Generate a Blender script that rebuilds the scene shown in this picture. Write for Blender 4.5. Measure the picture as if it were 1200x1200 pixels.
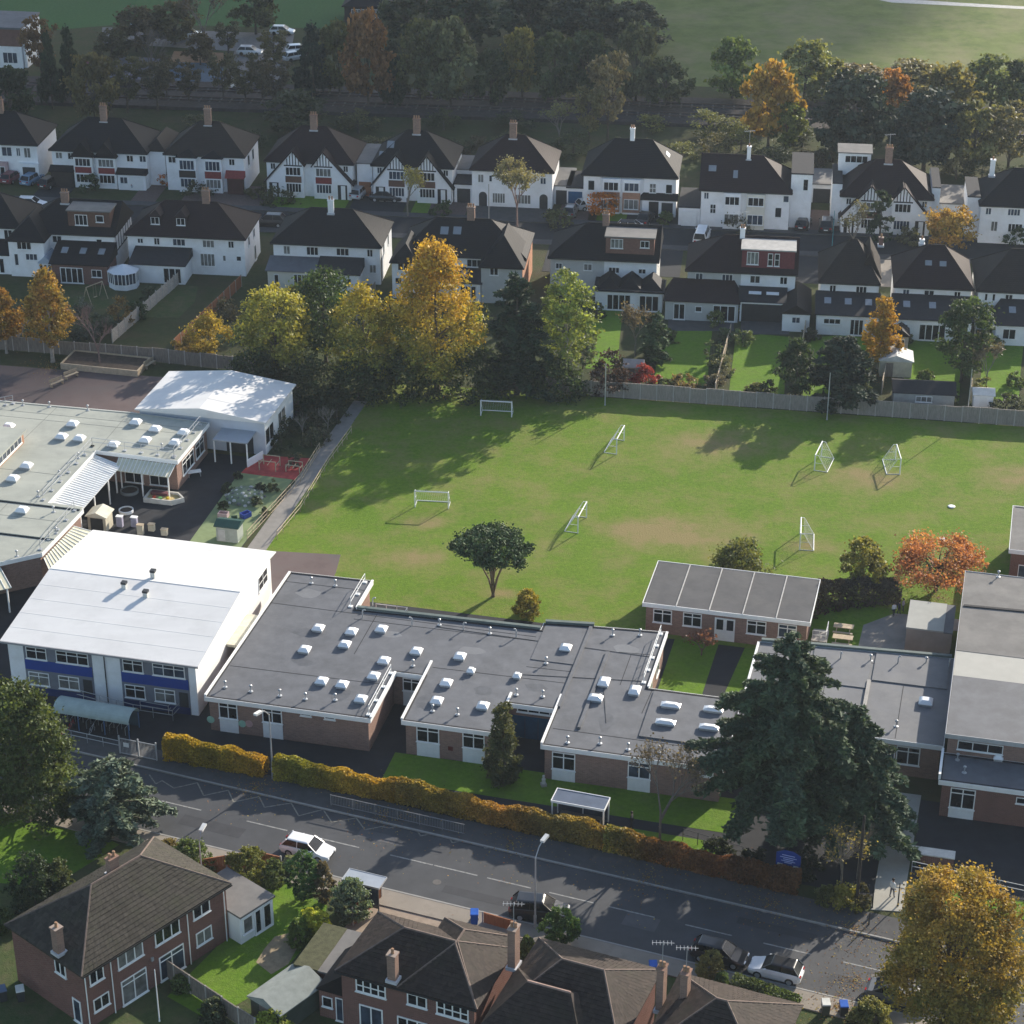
import bpy, math, random
import numpy as np
from mathutils import Vector

for _o in list(bpy.data.objects):
    bpy.data.objects.remove(_o)
scene = bpy.context.scene
col = scene.collection
R = math.radians
random.seed(7)
rng = np.random.default_rng(11)

# ------------------------------------------------------------------ camera, sky, sun, exposure
CAM_F, CAM_PITCH, CAM_H = 2607.0, R(28.0), 105.0
cam = bpy.data.cameras.new('camera')
cam.sensor_width = 36.0
cam.lens = 36.0 * CAM_F / 1200.0
cam.clip_start = 1.0
cam.clip_end = 12000.0
cam_ob = bpy.data.objects.new('camera', cam)
cam_ob.location = (0, 0, CAM_H)
cam_ob.rotation_euler = (R(90) - CAM_PITCH, 0, 0)
col.objects.link(cam_ob)
scene.camera = cam_ob

SUN_EL, SUN_AZ = R(21.5), R(38.5)          # azimuth measured from +Y (view direction) towards +X
sun_dir = Vector((math.sin(SUN_AZ) * math.cos(SUN_EL), math.cos(SUN_AZ) * math.cos(SUN_EL), math.sin(SUN_EL)))
world = bpy.data.worlds.new('World')
scene.world = world
world.use_nodes = True
wn = world.node_tree
bg = wn.nodes['Background']
sky = wn.nodes.new('ShaderNodeTexSky')
sky.sky_type = 'NISHITA'
sky.sun_disc = False
sky.sun_elevation = SUN_EL
sky.sun_rotation = SUN_AZ
sky.air_density = 1.0
sky.dust_density = 1.0
wn.links.new(sky.outputs[0], bg.inputs[0])
bg.inputs[1].default_value = 0.115
sun = bpy.data.lights.new('sun', 'SUN')
sun.energy = 4.7
sun.angle = R(0.55)
sun.color = (1.0, 0.91, 0.78)
sun_ob = bpy.data.objects.new('sun', sun)
sun_ob.rotation_euler = (-sun_dir).to_track_quat('-Z', 'Y').to_euler()
sun_ob.location = (150, 150, 200)
col.objects.link(sun_ob)
scene.view_settings.view_transform = 'Standard'
scene.view_settings.look = 'None'
scene.view_settings.exposure = 0.92
scene.view_settings.gamma = 1.0
scene.view_settings.use_curve_mapping = False
scene.cycles.max_bounces = 6
scene.cycles.transparent_max_bounces = 12
scene.cycles.use_denoising = True

# ------------------------------------------------------------------ survey: photo sightings to ground positions
def G(px, py, z=0.0):
    u = (px - 600) / CAM_F
    v = (py - 600) / CAM_F
    dy = math.cos(CAM_PITCH) - v * math.sin(CAM_PITCH)
    dz = -math.sin(CAM_PITCH) - v * math.cos(CAM_PITCH)
    t = (z - CAM_H) / dz
    return u * t, dy * t

def ray(px, py):
    u = (px - 600) / CAM_F
    v = (py - 600) / CAM_F
    return (u, math.cos(CAM_PITCH) - v * math.sin(CAM_PITCH), -math.sin(CAM_PITCH) - v * math.cos(CAM_PITCH))

def height_at(D, py):
    r = ray(600, py)
    return CAM_H + D / r[1] * r[2]

def scale_at(D, z=0.0):
    return CAM_F / (D * math.cos(CAM_PITCH) - (z - CAM_H) * math.sin(CAM_PITCH))

class Frame:
    """A site grid: origin on the ground and a turn about Z."""
    def __init__(s, ox, oy, deg):
        s.o = (ox, oy); s.a = R(deg); s.c = math.cos(s.a); s.s = math.sin(s.a)
    def w(s, x, y, z=0.0):
        return (s.o[0] + s.c * x - s.s * y, s.o[1] + s.s * x + s.c * y, z)
    def l(s, X, Y):
        X -= s.o[0]; Y -= s.o[1]
        return s.c * X + s.s * Y, -s.s * X + s.c * Y
    def at(s, px, py, z=0.0):
        return s.l(*G(px, py, z))
    def face(s, px, py, y0):            # sighting on the vertical plane local y = y0 -> (x, z)
        r = ray(px, py)
        cx, cy = s.l(0, 0); dx, dy = s.c * r[0] + s.s * r[1], -s.s * r[0] + s.c * r[1]
        t = (y0 - cy) / dy
        return cx + t * dx, CAM_H + t * r[2]
    def side(s, px, py, x0):            # sighting on the plane local x = x0 -> (y, z)
        r = ray(px, py)
        cx, cy = s.l(0, 0); dx, dy = s.c * r[0] + s.s * r[1], -s.s * r[0] + s.c * r[1]
        t = (x0 - cx) / dx
        return cy + t * dy, CAM_H + t * r[2]

# ------------------------------------------------------------------ materials
MATS = {}
def nodes_of(name):
    m = bpy.data.materials.new(name); m.use_nodes = True
    nt = m.node_tree
    return m, nt, nt.nodes['Principled BSDF']

def N(nt, kind, **kw):
    n = nt.nodes.new(kind)
    for k, v in kw.items():
        setattr(n, k, v)
    return n

def pos_of(nt, scale=(1, 1, 1)):
    g = N(nt, 'ShaderNodeNewGeometry')
    mp = N(nt, 'ShaderNodeMapping')
    mp.inputs['Scale'].default_value = scale
    nt.links.new(g.outputs['Position'], mp.inputs['Vector'])
    return mp.outputs[0]

def noise(nt, scale, detail=4, rough=.6, vec=None):
    n = N(nt, 'ShaderNodeTexNoise')
    n.inputs['Scale'].default_value = scale
    n.inputs['Detail'].default_value = detail
    n.inputs['Roughness'].default_value = rough
    nt.links.new(vec if vec is not None else pos_of(nt), n.inputs['Vector'])
    return n.outputs['Fac']

def ramp(nt, fac, stops):
    r = N(nt, 'ShaderNodeValToRGB')
    el = r.color_ramp.elements
    while len(el) < len(stops):
        el.new(.5)
    for e, (p, c) in zip(el, stops):
        e.position = p; e.color = (*c, 1)
    nt.links.new(fac, r.inputs[0])
    return r.outputs[0]

def mix(nt, fac, a, b, mode='MIX'):
    m = N(nt, 'ShaderNodeMix', data_type='RGBA', blend_type=mode)
    if isinstance(fac, (int, float)): m.inputs[0].default_value = fac
    else: nt.links.new(fac, m.inputs[0])
    for v, i in ((a, 6), (b, 7)):
        if isinstance(v, (tuple, list)): m.inputs[i].default_value = (*v, 1)
        else: nt.links.new(v, m.inputs[i])
    return m.outputs[2]

def bump(nt, bsdf, height, strength=.3, dist=.05):
    b = N(nt, 'ShaderNodeBump')
    b.inputs['Strength'].default_value = strength
    b.inputs['Distance'].default_value = dist
    nt.links.new(height, b.inputs['Height'])
    nt.links.new(b.outputs[0], bsdf.inputs['Normal'])

def sc(c, k):
    return tuple(min(1.0, v * k) for v in c)

def M(name, c, rough=.8, var=.18, scale=1.5, spec=.25, metal=0.0, bmp=0.0, bscale=12.0, stretch=(1, 1, 1), dirt=None, dscale=.35):
    if name in MATS:
        return MATS[name]
    m, nt, b = nodes_of(name)
    f = noise(nt, scale, 5, .62, pos_of(nt, stretch))
    cc = ramp(nt, f, [(.28, sc(c, 1 - var)), (.72, sc(c, 1 + var))])
    if dirt:
        d = ramp(nt, noise(nt, dscale, 6, .7), [(.48, (0, 0, 0)), (.72, (1, 1, 1))])
        cc = mix(nt, d, cc, dirt)
    nt.links.new(cc, b.inputs['Base Color'])
    b.inputs['Roughness'].default_value = rough
    b.inputs['Specular IOR Level'].default_value = spec
    b.inputs['Metallic'].default_value = metal
    if bmp:
        bump(nt, b, noise(nt, bscale, 3), bmp)
    MATS[name] = m
    return m

def brick_mat(name, c, mortar=(.36, .33, .29), var=.25):
    m, nt, b = nodes_of(name)
    g = N(nt, 'ShaderNodeNewGeometry')
    sx = N(nt, 'ShaderNodeSeparateXYZ'); nt.links.new(g.outputs['Position'], sx.inputs[0])
    cr_ = N(nt, 'ShaderNodeVectorMath', operation='CROSS_PRODUCT'); nt.links.new(g.outputs['Normal'], cr_.inputs[0]); cr_.inputs[1].default_value = (0, 0, 1)
    ad = N(nt, 'ShaderNodeVectorMath', operation='DOT_PRODUCT'); nt.links.new(cr_.outputs[0], ad.inputs[0]); nt.links.new(g.outputs['Position'], ad.inputs[1])
    cb = N(nt, 'ShaderNodeCombineXYZ'); nt.links.new(ad.outputs['Value'], cb.inputs[0]); nt.links.new(sx.outputs[2], cb.inputs[1])
    t = N(nt, 'ShaderNodeTexBrick')
    nt.links.new(cb.outputs[0], t.inputs['Vector'])
    t.inputs['Scale'].default_value = 1.0
    t.inputs['Brick Width'].default_value = .30
    t.inputs['Row Height'].default_value = .09
    t.inputs['Mortar Size'].default_value = .008
    t.inputs['Color1'].default_value = (*sc(c, 1 - var), 1)
    t.inputs['Color2'].default_value = (*sc(c, 1 + var), 1)
    t.inputs['Mortar'].default_value = (*mortar, 1)
    f = noise(nt, .8, 5, .65)
    cc = mix(nt, .45, t.outputs['Color'], ramp(nt, f, [(.3, sc(c, .75)), (.7, sc(c, 1.2))]))
    nt.links.new(cc, b.inputs['Base Color'])
    b.inputs['Roughness'].default_value = .9
    b.inputs['Specular IOR Level'].default_value = .15
    bump(nt, b, t.outputs['Fac'], .2, -.01)
    MATS[name] = m
    return m

def tile_mat(name, c, moss=None, bands=True, var=.3):
    m, nt, b = nodes_of(name)
    f = noise(nt, 1.1, 6, .7)
    cc = ramp(nt, f, [(.25, sc(c, 1 - var)), (.75, sc(c, 1 + var))])
    f2 = noise(nt, 9.0, 2)
    cc = mix(nt, .35, cc, ramp(nt, f2, [(.35, sc(c, .6)), (.65, sc(c, 1.45))]))
    if not bands:
        vo = N(nt, 'ShaderNodeTexVoronoi'); vo.inputs['Scale'].default_value = 3.1; nt.links.new(pos_of(nt), vo.inputs['Vector'])
        sv = N(nt, 'ShaderNodeSeparateColor'); nt.links.new(vo.outputs['Color'], sv.inputs[0])
        cc = mix(nt, .5, cc, ramp(nt, sv.outputs[0], [(.0, sc(c, .45)), (.5, c), (1.0, sc(c, 1.7))]))
    if moss:
        d = ramp(nt, noise(nt, .5, 7, .75), [(.5, (0, 0, 0)), (.75, (1, 1, 1))])
        cc = mix(nt, d, cc, moss)
    nt.links.new(cc, b.inputs['Base Color'])
    b.inputs['Roughness'].default_value = .7
    b.inputs['Specular IOR Level'].default_value = .16
    if bands:
        g = N(nt, 'ShaderNodeNewGeometry')
        sx = N(nt, 'ShaderNodeSeparateXYZ'); nt.links.new(g.outputs['Position'], sx.inputs[0])
        mu = N(nt, 'ShaderNodeMath', operation='MULTIPLY'); mu.inputs[1].default_value = 6.0; nt.links.new(sx.outputs[2], mu.inputs[0])
        fr = N(nt, 'ShaderNodeMath', operation='FRACT'); nt.links.new(mu.outputs[0], fr.inputs[0])
        bump(nt, b, fr.outputs[0], .5, .05)
    MATS[name] = m
    return m

def leaf_mat(name='leaf', rough=.6, trans=.35):
    m = bpy.data.materials.new(name); m.use_nodes = True
    nt = m.node_tree; nt.nodes.clear()
    out = N(nt, 'ShaderNodeOutputMaterial')
    at = N(nt, 'ShaderNodeAttribute', attribute_name='tint')
    oi = N(nt, 'ShaderNodeObjectInfo')
    c = mix(nt, 1.0, at.outputs['Color'], oi.outputs['Color'], 'MULTIPLY')
    p = N(nt, 'ShaderNodeBsdfPrincipled')
    p.inputs['Roughness'].default_value = rough
    p.inputs['Specular IOR Level'].default_value = .25
    nt.links.new(c, p.inputs['Base Color'])
    t = N(nt, 'ShaderNodeBsdfTranslucent')
    tc = mix(nt, 1.0, c, (1.25, 1.15, .55), 'MULTIPLY')
    nt.links.new(tc, t.inputs['Color'])
    ms = N(nt, 'ShaderNodeMixShader'); ms.inputs[0].default_value = trans
    nt.links.new(p.outputs[0], ms.inputs[1]); nt.links.new(t.outputs[0], ms.inputs[2])
    nt.links.new(ms.outputs[0], out.inputs['Surface'])
    MATS[name] = m
    return m

def glass_mat(name, c=(.02, .024, .03), rough=.12):
    m, nt, b = nodes_of(name)
    f = noise(nt, .9, 3)
    nt.links.new(ramp(nt, f, [(.35, sc(c, .6)), (.7, sc(c, 1.6))]), b.inputs['Base Color'])
    b.inputs['Roughness'].default_value = rough
    b.inputs['Specular IOR Level'].default_value = .35
    MATS[name] = m
    return m

leaf_mat('leaf'); leaf_mat('needle', .7, .12)
glass_mat('glass', (.012, .014, .018)); glass_mat('glass_curtain', (.16, .16, .15), .2); glass_mat('glass_sky_tint', (.04, .055, .08), .08)  # the blue panes carry reflected sky as a tint in their base colour
WHITE = M('white_paint', (.80, .80, .78), .55, .06, 2)
RENDER = M('white_render', (.86, .86, .86), .9, .05, .9, dirt=(.74, .73, .71))
RENDER2 = M('cream_render', (.66, .63, .54), .9, .08, .9)
PEBBLE = M('pebbledash', (.60, .59, .57), .95, .1, 6, bmp=.3)
TIMBER = M('dark_timber', (.035, .030, .028), .8)
REDTILE = M('red_hung_tile', (.22, .035, .035), .8, .25, 5)
BROWNTILE = M('brown_hung_tile', (.13, .07, .05), .85, .25, 5)
BRICK = brick_mat('school_brick', (.25, .150, .118))
BRICK2 = brick_mat('red_brick', (.155, .066, .052))
BRICK3 = brick_mat('orange_brick', (.40, .20, .12))
ROOF1 = tile_mat('slate_brown_tiles', (.0105, .010, .0125))
ROOF2 = tile_mat('plum_tiles', (.022, .0125, .014))
ROOF3 = tile_mat('brown_tiles', (.026, .020, .018))
ROOFN = tile_mat('mossy_concrete_tiles', (.046, .040, .032), (.046, .048, .027), bands=False, var=.4)
ROOFN2 = tile_mat('clay_tiles', (.040, .029, .024), (.038, .034, .022), bands=False, var=.4)
FELT = M('roof_felt', (.118, .123, .136), .75, .16, .9, spec=.35, dirt=(.083, .087, .096), dscale=.33, bmp=.1)
FELT_D = M('dark_felt', (.024, .024, .028), .8, .2, 2)
FELT_G = M('weathered_felt', (.165, .158, .15), .85, .16, .8, dirt=(.22, .21, .195), dscale=.3)
FELT_PALE = M('pale_roof_membrane', (.37, .38, .33), .7, .12, .5, dirt=(.29, .30, .265), dscale=.3, stretch=(.3, 1, 1))
MEMBRANE = M('white_membrane', (.71, .70, .68), .55, .06, .35, dirt=(.63, .62, .60), dscale=.3, stretch=(.25, 1.6, 1))
ACRYLIC = M('white_acrylic', (.82, .83, .84), .25, .03, 2, spec=.5)
STEEL = M('galvanised_steel', (.45, .46, .47), .45, .12, 6, metal=.4)
DARKMETAL = M('dark_metal', (.04, .042, .045), .5)
BLUEPANEL = M('blue_panel', (.015, .055, .27), .45, .1, 2)
GREYPANEL = M('grey_panel', (.17, .18, .21), .6, .1, 2)
WOOD = M('weathered_wood', (.19, .165, .14), .9, .3, 3, bmp=.3, stretch=(3, 3, .5))
WOOD2 = M('orange_fence_wood', (.30, .125, .06), .85, .25, 3, stretch=(3, 3, .5))
WOOD3 = M('pale_timber', (.45, .36, .25), .85, .2, 3)
CONC = M('concrete', (.36, .34, .31), .9, .15, 1.2, bmp=.2)
BARK = M('bark', (.085, .07, .055), .95, .35, 5, bmp=.5)
PALEBARK = M('pale_bark', (.30, .27, .23), .95, .3, 4, bmp=.4)
STACK = brick_mat('stack_brick', (.26, .16, .12))
TERRA = M('terracotta', (.34, .20, .12), .85)
PLASTIC_BLUE = M('blue_plastic', (.02, .10, .42), .4)
PLASTIC_GREEN = M('green_plastic', (.02, .06, .05), .45)
YELLOW = M('yellow_paint', (.65, .45, .05), .5)
RUBBER = M('tyre_rubber', (.02, .02, .021), .85)

# ------------------------------------------------------------------ mesh building
class MB:
    def __init__(s):
        s.v = []; s.f = []
    def add(s, vs, fs):
        n = len(s.v); s.v += [tuple(p) for p in vs]; s.f += [tuple(i + n for i in f) for f in fs]; return s
    def box(s, x0, y0, z0, x1, y1, z1):
        return s.add([(x0, y0, z0), (x1, y0, z0), (x1, y1, z0), (x0, y1, z0), (x0, y0, z1), (x1, y0, z1), (x1, y1, z1), (x0, y1, z1)],
                     [(0, 3, 2, 1), (4, 5, 6, 7), (0, 1, 5, 4), (1, 2, 6, 5), (2, 3, 7, 6), (3, 0, 4, 7)])
    def prism(s, poly, z0, z1):
        n = len(poly)
        z0s = z0 if isinstance(z0, (list, tuple)) else [z0] * n
        z1s = z1 if isinstance(z1, (list, tuple)) else [z1] * n
        vs = [(p[0], p[1], z0s[i]) for i, p in enumerate(poly)] + [(p[0], p[1], z1s[i]) for i, p in enumerate(poly)]
        return s.add(vs, [tuple(range(n - 1, -1, -1)), tuple(range(n, 2 * n))] + [(i, (i + 1) % n, n + (i + 1) % n, n + i) for i in range(n)])
    def tube(s, p, q, r0, r1=None, n=6, cap=True):
        r1 = r0 if r1 is None else r1
        p, q = Vector(p), Vector(q); d = (q - p)
        if d.length < 1e-6: return s
        d.normalize()
        a = d.orthogonal().normalized(); b = d.cross(a)
        vs = [p + (a * math.cos(t) + b * math.sin(t)) * r0 for t in [2 * math.pi * i / n for i in range(n)]]
        vs += [q + (a * math.cos(t) + b * math.sin(t)) * r1 for t in [2 * math.pi * i / n for i in range(n)]]
        fs = [(i, (i + 1) % n, n + (i + 1) % n, n + i) for i in range(n)]
        if cap: fs += [tuple(range(n - 1, -1, -1)), tuple(range(n, 2 * n))]
        return s.add(vs, fs)
    def path(s, pts, r, n=6):
        for a, b in zip(pts[:-1], pts[1:]):
            s.tube(a, b, r, r, n)
        return s
    def lathe(s, prof, n=12, c=(0, 0, 0)):
        vs = []; fs = []
        for (r, z) in prof:
            vs += [(c[0] + r * math.cos(2 * math.pi * i / n), c[1] + r * math.sin(2 * math.pi * i / n), c[2] + z) for i in range(n)]
        for k in range(len(prof) - 1):
            fs += [(k * n + i, k * n + (i + 1) % n, (k + 1) * n + (i + 1) % n, (k + 1) * n + i) for i in range(n)]
        fs += [tuple(range(n - 1, -1, -1)), tuple(range((len(prof) - 1) * n, len(prof) * n))]
        return s.add(vs, fs)
    def mesh(s, name, mat):
        me = bpy.data.meshes.new(name)
        me.from_pydata(s.v, [], s.f); me.update()
        if mat: me.materials.append(mat)
        return me
    def build(s, name, mat, parent=None, loc=(0, 0, 0), rz=0.0, smooth=False):
        me = s.mesh(name, mat)
        if smooth:
            me.polygons.foreach_set('use_smooth', [True] * len(me.polygons))
        return obj(name, me, parent, loc, rz)

def obj(name, me, parent=None, loc=(0, 0, 0), rz=0.0):
    o = bpy.data.objects.new(name, me); col.objects.link(o)
    o.location = loc; o.rotation_euler = (0, 0, rz)
    if parent is not None: o.parent = parent
    return o

def thing(name, label, cat, loc=(0, 0, 0), rz=0.0, group=None):
    return tag(obj(name, None, None, loc, rz), label, cat, group)

def tag(o, label, cat, group=None):
    o['label'] = label; o['category'] = cat
    if group: o['group'] = group
    return o

def struct(o):
    o['kind'] = 'structure'; return o

def children_of(o):
    return list(o.children)

def copy_tree(o, parent=None):
    c = o.copy(); col.objects.link(c); c.parent = parent
    for ch in children_of(o):
        copy_tree(ch, c)
    return c

def mesh_np(name, V, F, mat, tint=None):
    """V (n,3), F (m,4) quads; tint (n,3) per vertex colour"""
    me = bpy.data.meshes.new(name)
    n, m = len(V), len(F)
    me.vertices.add(n); me.vertices.foreach_set('co', np.asarray(V, np.float32).ravel())
    k = F.shape[1]
    me.loops.add(m * k); me.loops.foreach_set('vertex_index', np.asarray(F, np.int32).ravel())
    me.polygons.add(m)
    me.polygons.foreach_set('loop_start', np.arange(0, m * k, k, dtype=np.int32))
    me.update(calc_edges=True)
    if tint is not None:
        a = me.attributes.new('tint', 'FLOAT_COLOR', 'POINT')
        a.data.foreach_set('color', np.hstack([tint, np.ones((n, 1))]).astype(np.float32).ravel())
    if mat: me.materials.append(mat)
    return me

def sheet(name, poly, z, mat, parent=None, kind=True):
    """flat ground sheet, thick enough to be solid"""
    o = MB().prism(poly, z - .6, z).build(name, mat, parent)
    if kind: struct(o)
    return o

# ------------------------------------------------------------------ windows
_wcache = {}
def window(par, plane, a0, z0, a1, z1, nx=2, nz=1, mat=None, name='window', glass=None, bar=.07, transom=None, sub=True, sill=True):
    if a1 < a0: a0, a1 = a1, a0
    if z1 < z0: z0, z1 = z1, z0
    w, h = round(a1 - a0, 2), round(z1 - z0, 2)
    mat = mat or WHITE
    key = (w, h, nx, nz, mat.name, bar, transom, sill)
    if key not in _wcache:
        b = MB()
        b.box(0, -.06, 0, w, .02, bar); b.box(0, -.06, h - bar, w, .02, h)
        b.box(0, -.06, bar, bar, .02, h - bar); b.box(w - bar, -.06, bar, w, .02, h - bar)
        for i in range(1, nx):
            x = w * i / nx; b.box(x - bar / 2, -.055, bar, x + bar / 2, .02, h - bar)
        for k in range(1, nz):
            z = h * k / nz; b.box(bar, -.05, z - bar / 2, w - bar, .018, z + bar / 2)
        if transom:
            z = h * transom; b.box(bar, -.05, z - bar / 2, w - bar, .018, z + bar / 2)
        if sill: b.box(-.06, -.13, -.06, w + .06, .02, -.002)
        p = MB().box(bar * .5, -.03, bar * .5, w - bar * .5, .01, h - bar * .5)
        _wcache[key] = (b.mesh(name, mat), p.mesh('pane', MATS['glass']), p.mesh('pane', MATS['glass_curtain']), p.mesh('pane', MATS['glass_sky_tint']))
    ms = _wcache[key]
    k, c = plane[0], plane[1]
    loc, rz = {'f': ((a0, c, z0), 0), 'b': ((a1, c, z0), math.pi), 'r': ((c, a0, z0), math.pi / 2), 'l': ((c, a1, z0), -math.pi / 2)}[k]
    o = obj(name, ms[0], par, loc, rz)
    g = glass if glass is not None else random.choices([1, 2, 3], [6, 2, 2])[0]
    obj('pane', ms[g], o)
    return o

def panel(par, plane, a0, z0, a1, z1, t, mat, name):
    if a1 < a0: a0, a1 = a1, a0
    if z1 < z0: z0, z1 = z1, z0
    k, c = plane
    loc, rz = {'f': ((a0, c, z0), 0), 'b': ((a1, c, z0), math.pi), 'r': ((c, a0, z0), math.pi / 2), 'l': ((c, a1, z0), -math.pi / 2)}[k]
    return MB().box(0, -t, 0, a1 - a0, .02, z1 - z0).build(name, mat, par, loc, rz)

def hip(b, x0, x1, y0, y1, ze, zr, hl, hr, over=.3, t=.14, axis='x'):
    """hip or gable roof (hl/hr = inset of the ridge ends, 0 = gable) as a closed solid"""
    if axis == 'y':
        c = MB(); hip(c, y0, y1, -x1, -x0, ze, zr, hl, hr, over, t)
        b.add([(-p[1], p[0], p[2]) for p in c.v], c.f); return b
    X0, X1, Y0, Y1 = x0 - over, x1 + over, y0 - over, y1 + over
    ym = (y0 + y1) / 2
    rl = X0 if hl == 0 else x0 + hl
    rr = X1 if hr == 0 else x1 - hr
    zb, zt = ze - t, ze
    vs = [(X0, Y0, zb), (X1, Y0, zb), (X1, Y1, zb), (X0, Y1, zb), (X0, Y0, zt), (X1, Y0, zt), (X1, Y1, zt), (X0, Y1, zt), (rl, ym, zr), (rr, ym, zr)]
    fs = [(0, 3, 2, 1), (0, 1, 5, 4), (1, 2, 6, 5), (2, 3, 7, 6), (3, 0, 4, 7), (4, 5, 9, 8), (6, 7, 8, 9), (5, 6, 9), (7, 4, 8)]
    return b.add(vs, fs)

def chimney(par, x, y, z0, z1, w=.9, d=.55, pots=3, mat=None, white=False):
    b = MB().box(x - w / 2, y - d / 2, z0, x + w / 2, y + d / 2, z1).box(x - w / 2 - .06, y - d / 2 - .06, z1, x + w / 2 + .06, y + d / 2 + .06, z1 + .14)
    c = b.build('chimney', mat or STACK, par)
    for i in range(pots):
        px = x - w / 2 + w * (i + .5) / pots
        MB().lathe([(.13, z1 + .14), (.10, z1 + .3), (.12, z1 + .5), (.09, z1 + .55)], 8, (px, y, 0)).build('chimney_pot', TERRA, c)
    MB().box(x - w / 2 - .12, y - d / 2 - .12, z0 - .02, x + w / 2 + .12, y + d / 2 + .12, z0 + .22).build('flashing', M('lead', (.5, .5, .52), .6), c)
    return c
# ------------------------------------------------------------------ site grids
S = Frame(-25.839, 157.905, -13.5)          # school
RD = Frame(*S.w(0, -7.5)[:2], -13.5 - 7.45)  # main road (far kerb at y = 0.6, near kerb at y = -7.0)
ST = Frame(0.0, 276.7, -6.9)                # residential street
RL = Frame(0.0, 329.0, -6.1)                # railway

def SP(*pts): return [S.w(*p)[:2] for p in pts]
def RP(*pts): return [RD.w(*p)[:2] for p in pts]
def STP(*pts): return [ST.w(*p)[:2] for p in pts]
def RLP(*pts): return [RL.w(*p)[:2] for p in pts]
def rect(x0, y0, x1, y1): return [(x0, y0), (x1, y0), (x1, y1), (x0, y1)]

def grass_mat(name, a, b, dry, dry_amt=.5, patches=(), scale=.12, fine=2.2, stripes=0.0):
    m, nt, bs = nodes_of(name)
    f1 = noise(nt, scale, 6, .65)
    f2 = noise(nt, fine, 5, .7)
    c = ramp(nt, f1, [(.3, a), (.7, b)])
    c = mix(nt, .5, c, ramp(nt, f2, [(.3, sc(a, .7)), (.7, sc(b, 1.25))]))
    d = noise(nt, scale * 1.9, 7, .72)
    msk = ramp(nt, d, [(.44, (0, 0, 0)), (.70, (dry_amt,) * 3)])
    for (x, y, r) in patches:
        g = N(nt, 'ShaderNodeNewGeometry')
        mp = N(nt, 'ShaderNodeMapping'); mp.vector_type = 'POINT'
        mp.inputs['Location'].default_value = (-x / r, -y / r, 0)
        mp.inputs['Scale'].default_value = (.7 / r, 1.15 / r, 1)
        mp.inputs['Location'].default_value = (-.7 * x / r, -1.15 * y / r, 0)
        nt.links.new(g.outputs['Position'], mp.inputs[0])
        gr = N(nt, 'ShaderNodeTexGradient', gradient_type='SPHERICAL'); nt.links.new(mp.outputs[0], gr.inputs[0])
        mu = N(nt, 'ShaderNodeMath', operation='MULTIPLY'); nt.links.new(gr.outputs['Fac'], mu.inputs[0]); nt.links.new(noise(nt, .55, 8, .8), mu.inputs[1])
        msk = mix(nt, 1.0, msk, ramp(nt, mu.outputs[0], [(.14, (0, 0, 0)), (.48, (.8, .8, .8))]), 'ADD')
    c = mix(nt, msk, c, dry)
    nt.links.new(c, bs.inputs['Base Color'])
    bs.inputs['Roughness'].default_value = .95
    bs.inputs['Specular IOR Level'].default_value = .1
    bump(nt, bs, noise(nt, 5.0, 4, .8), .6, .12)
    MATS[name] = m
    return m

worn = [G(835, 522) + (7.5,), G(812, 628) + (8,), G(755, 622) + (6,), G(948, 640) + (3,), G(1195, 560) + (6,), G(503, 613) + (3,), G(478, 652) + (4.5,), G(1010, 560) + (7,), G(586, 695) + (2.2,)]
FIELD = grass_mat('field_grass', (.088, .165, .014), (.140, .215, .022), (.24, .195, .085), .68, worn)
LAWN = grass_mat('lawn_grass', (.085, .175, .014), (.135, .23, .022), (.16, .16, .07), .3, scale=.3)
LAWN_D = grass_mat('rough_shaded_grass', (.045, .075, .025), (.075, .095, .035), (.12, .10, .06), .8, scale=.2)  # rough grass, also the shade-darkened colour of the left garden lawns
MEADOW = grass_mat('meadow_grass', (.095, .135, .035), (.165, .195, .060), (.22, .20, .11), .9, scale=.035, fine=.28)
ASPHALT = M('asphalt', (.060, .062, .067), .7, .16, .5, dirt=(.048, .050, .055), dscale=.18, bmp=.15, bscale=30)
ASPHALT2 = M('dark_asphalt', (.028, .029, .033), .9, .2, .7, bmp=.15, bscale=30)
REDMAC = M('reddish_tarmac', (.135, .100, .095), .9, .18, .4, dirt=(.10, .088, .085), dscale=.2)
PAVE = M('pavement', (.27, .235, .195), .9, .15, 1.4, dirt=(.20, .18, .15), bmp=.2)
PAVE_G = M('grey_paving', (.075, .074, .074), .9, .18, 1.2)
KERB = M('kerb_stone', (.30, .29, .27), .9, .12, 2)
DRIVE = M('brick_drive', (.12, .085, .075), .9, .25, 2.5)
ROADPAINT = M('road_paint', (.26, .26, .25), .8, .45, 4)
YPAINT = M('worn_zigzag_paint', (.21, .20, .17), .8, .5, 4)
SOIL = M('soil', (.075, .055, .042), .95, .35, 2, bmp=.5)
GROUNDM = grass_mat('ground_cover', (.038, .056, .020), (.060, .070, .028), (.080, .066, .040), .9, scale=.09, fine=1.2)

g0 = MB().box(-1500, -100, -1.0, 1500, 2600, 0).build('ground', GROUNDM); struct(g0)

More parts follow.
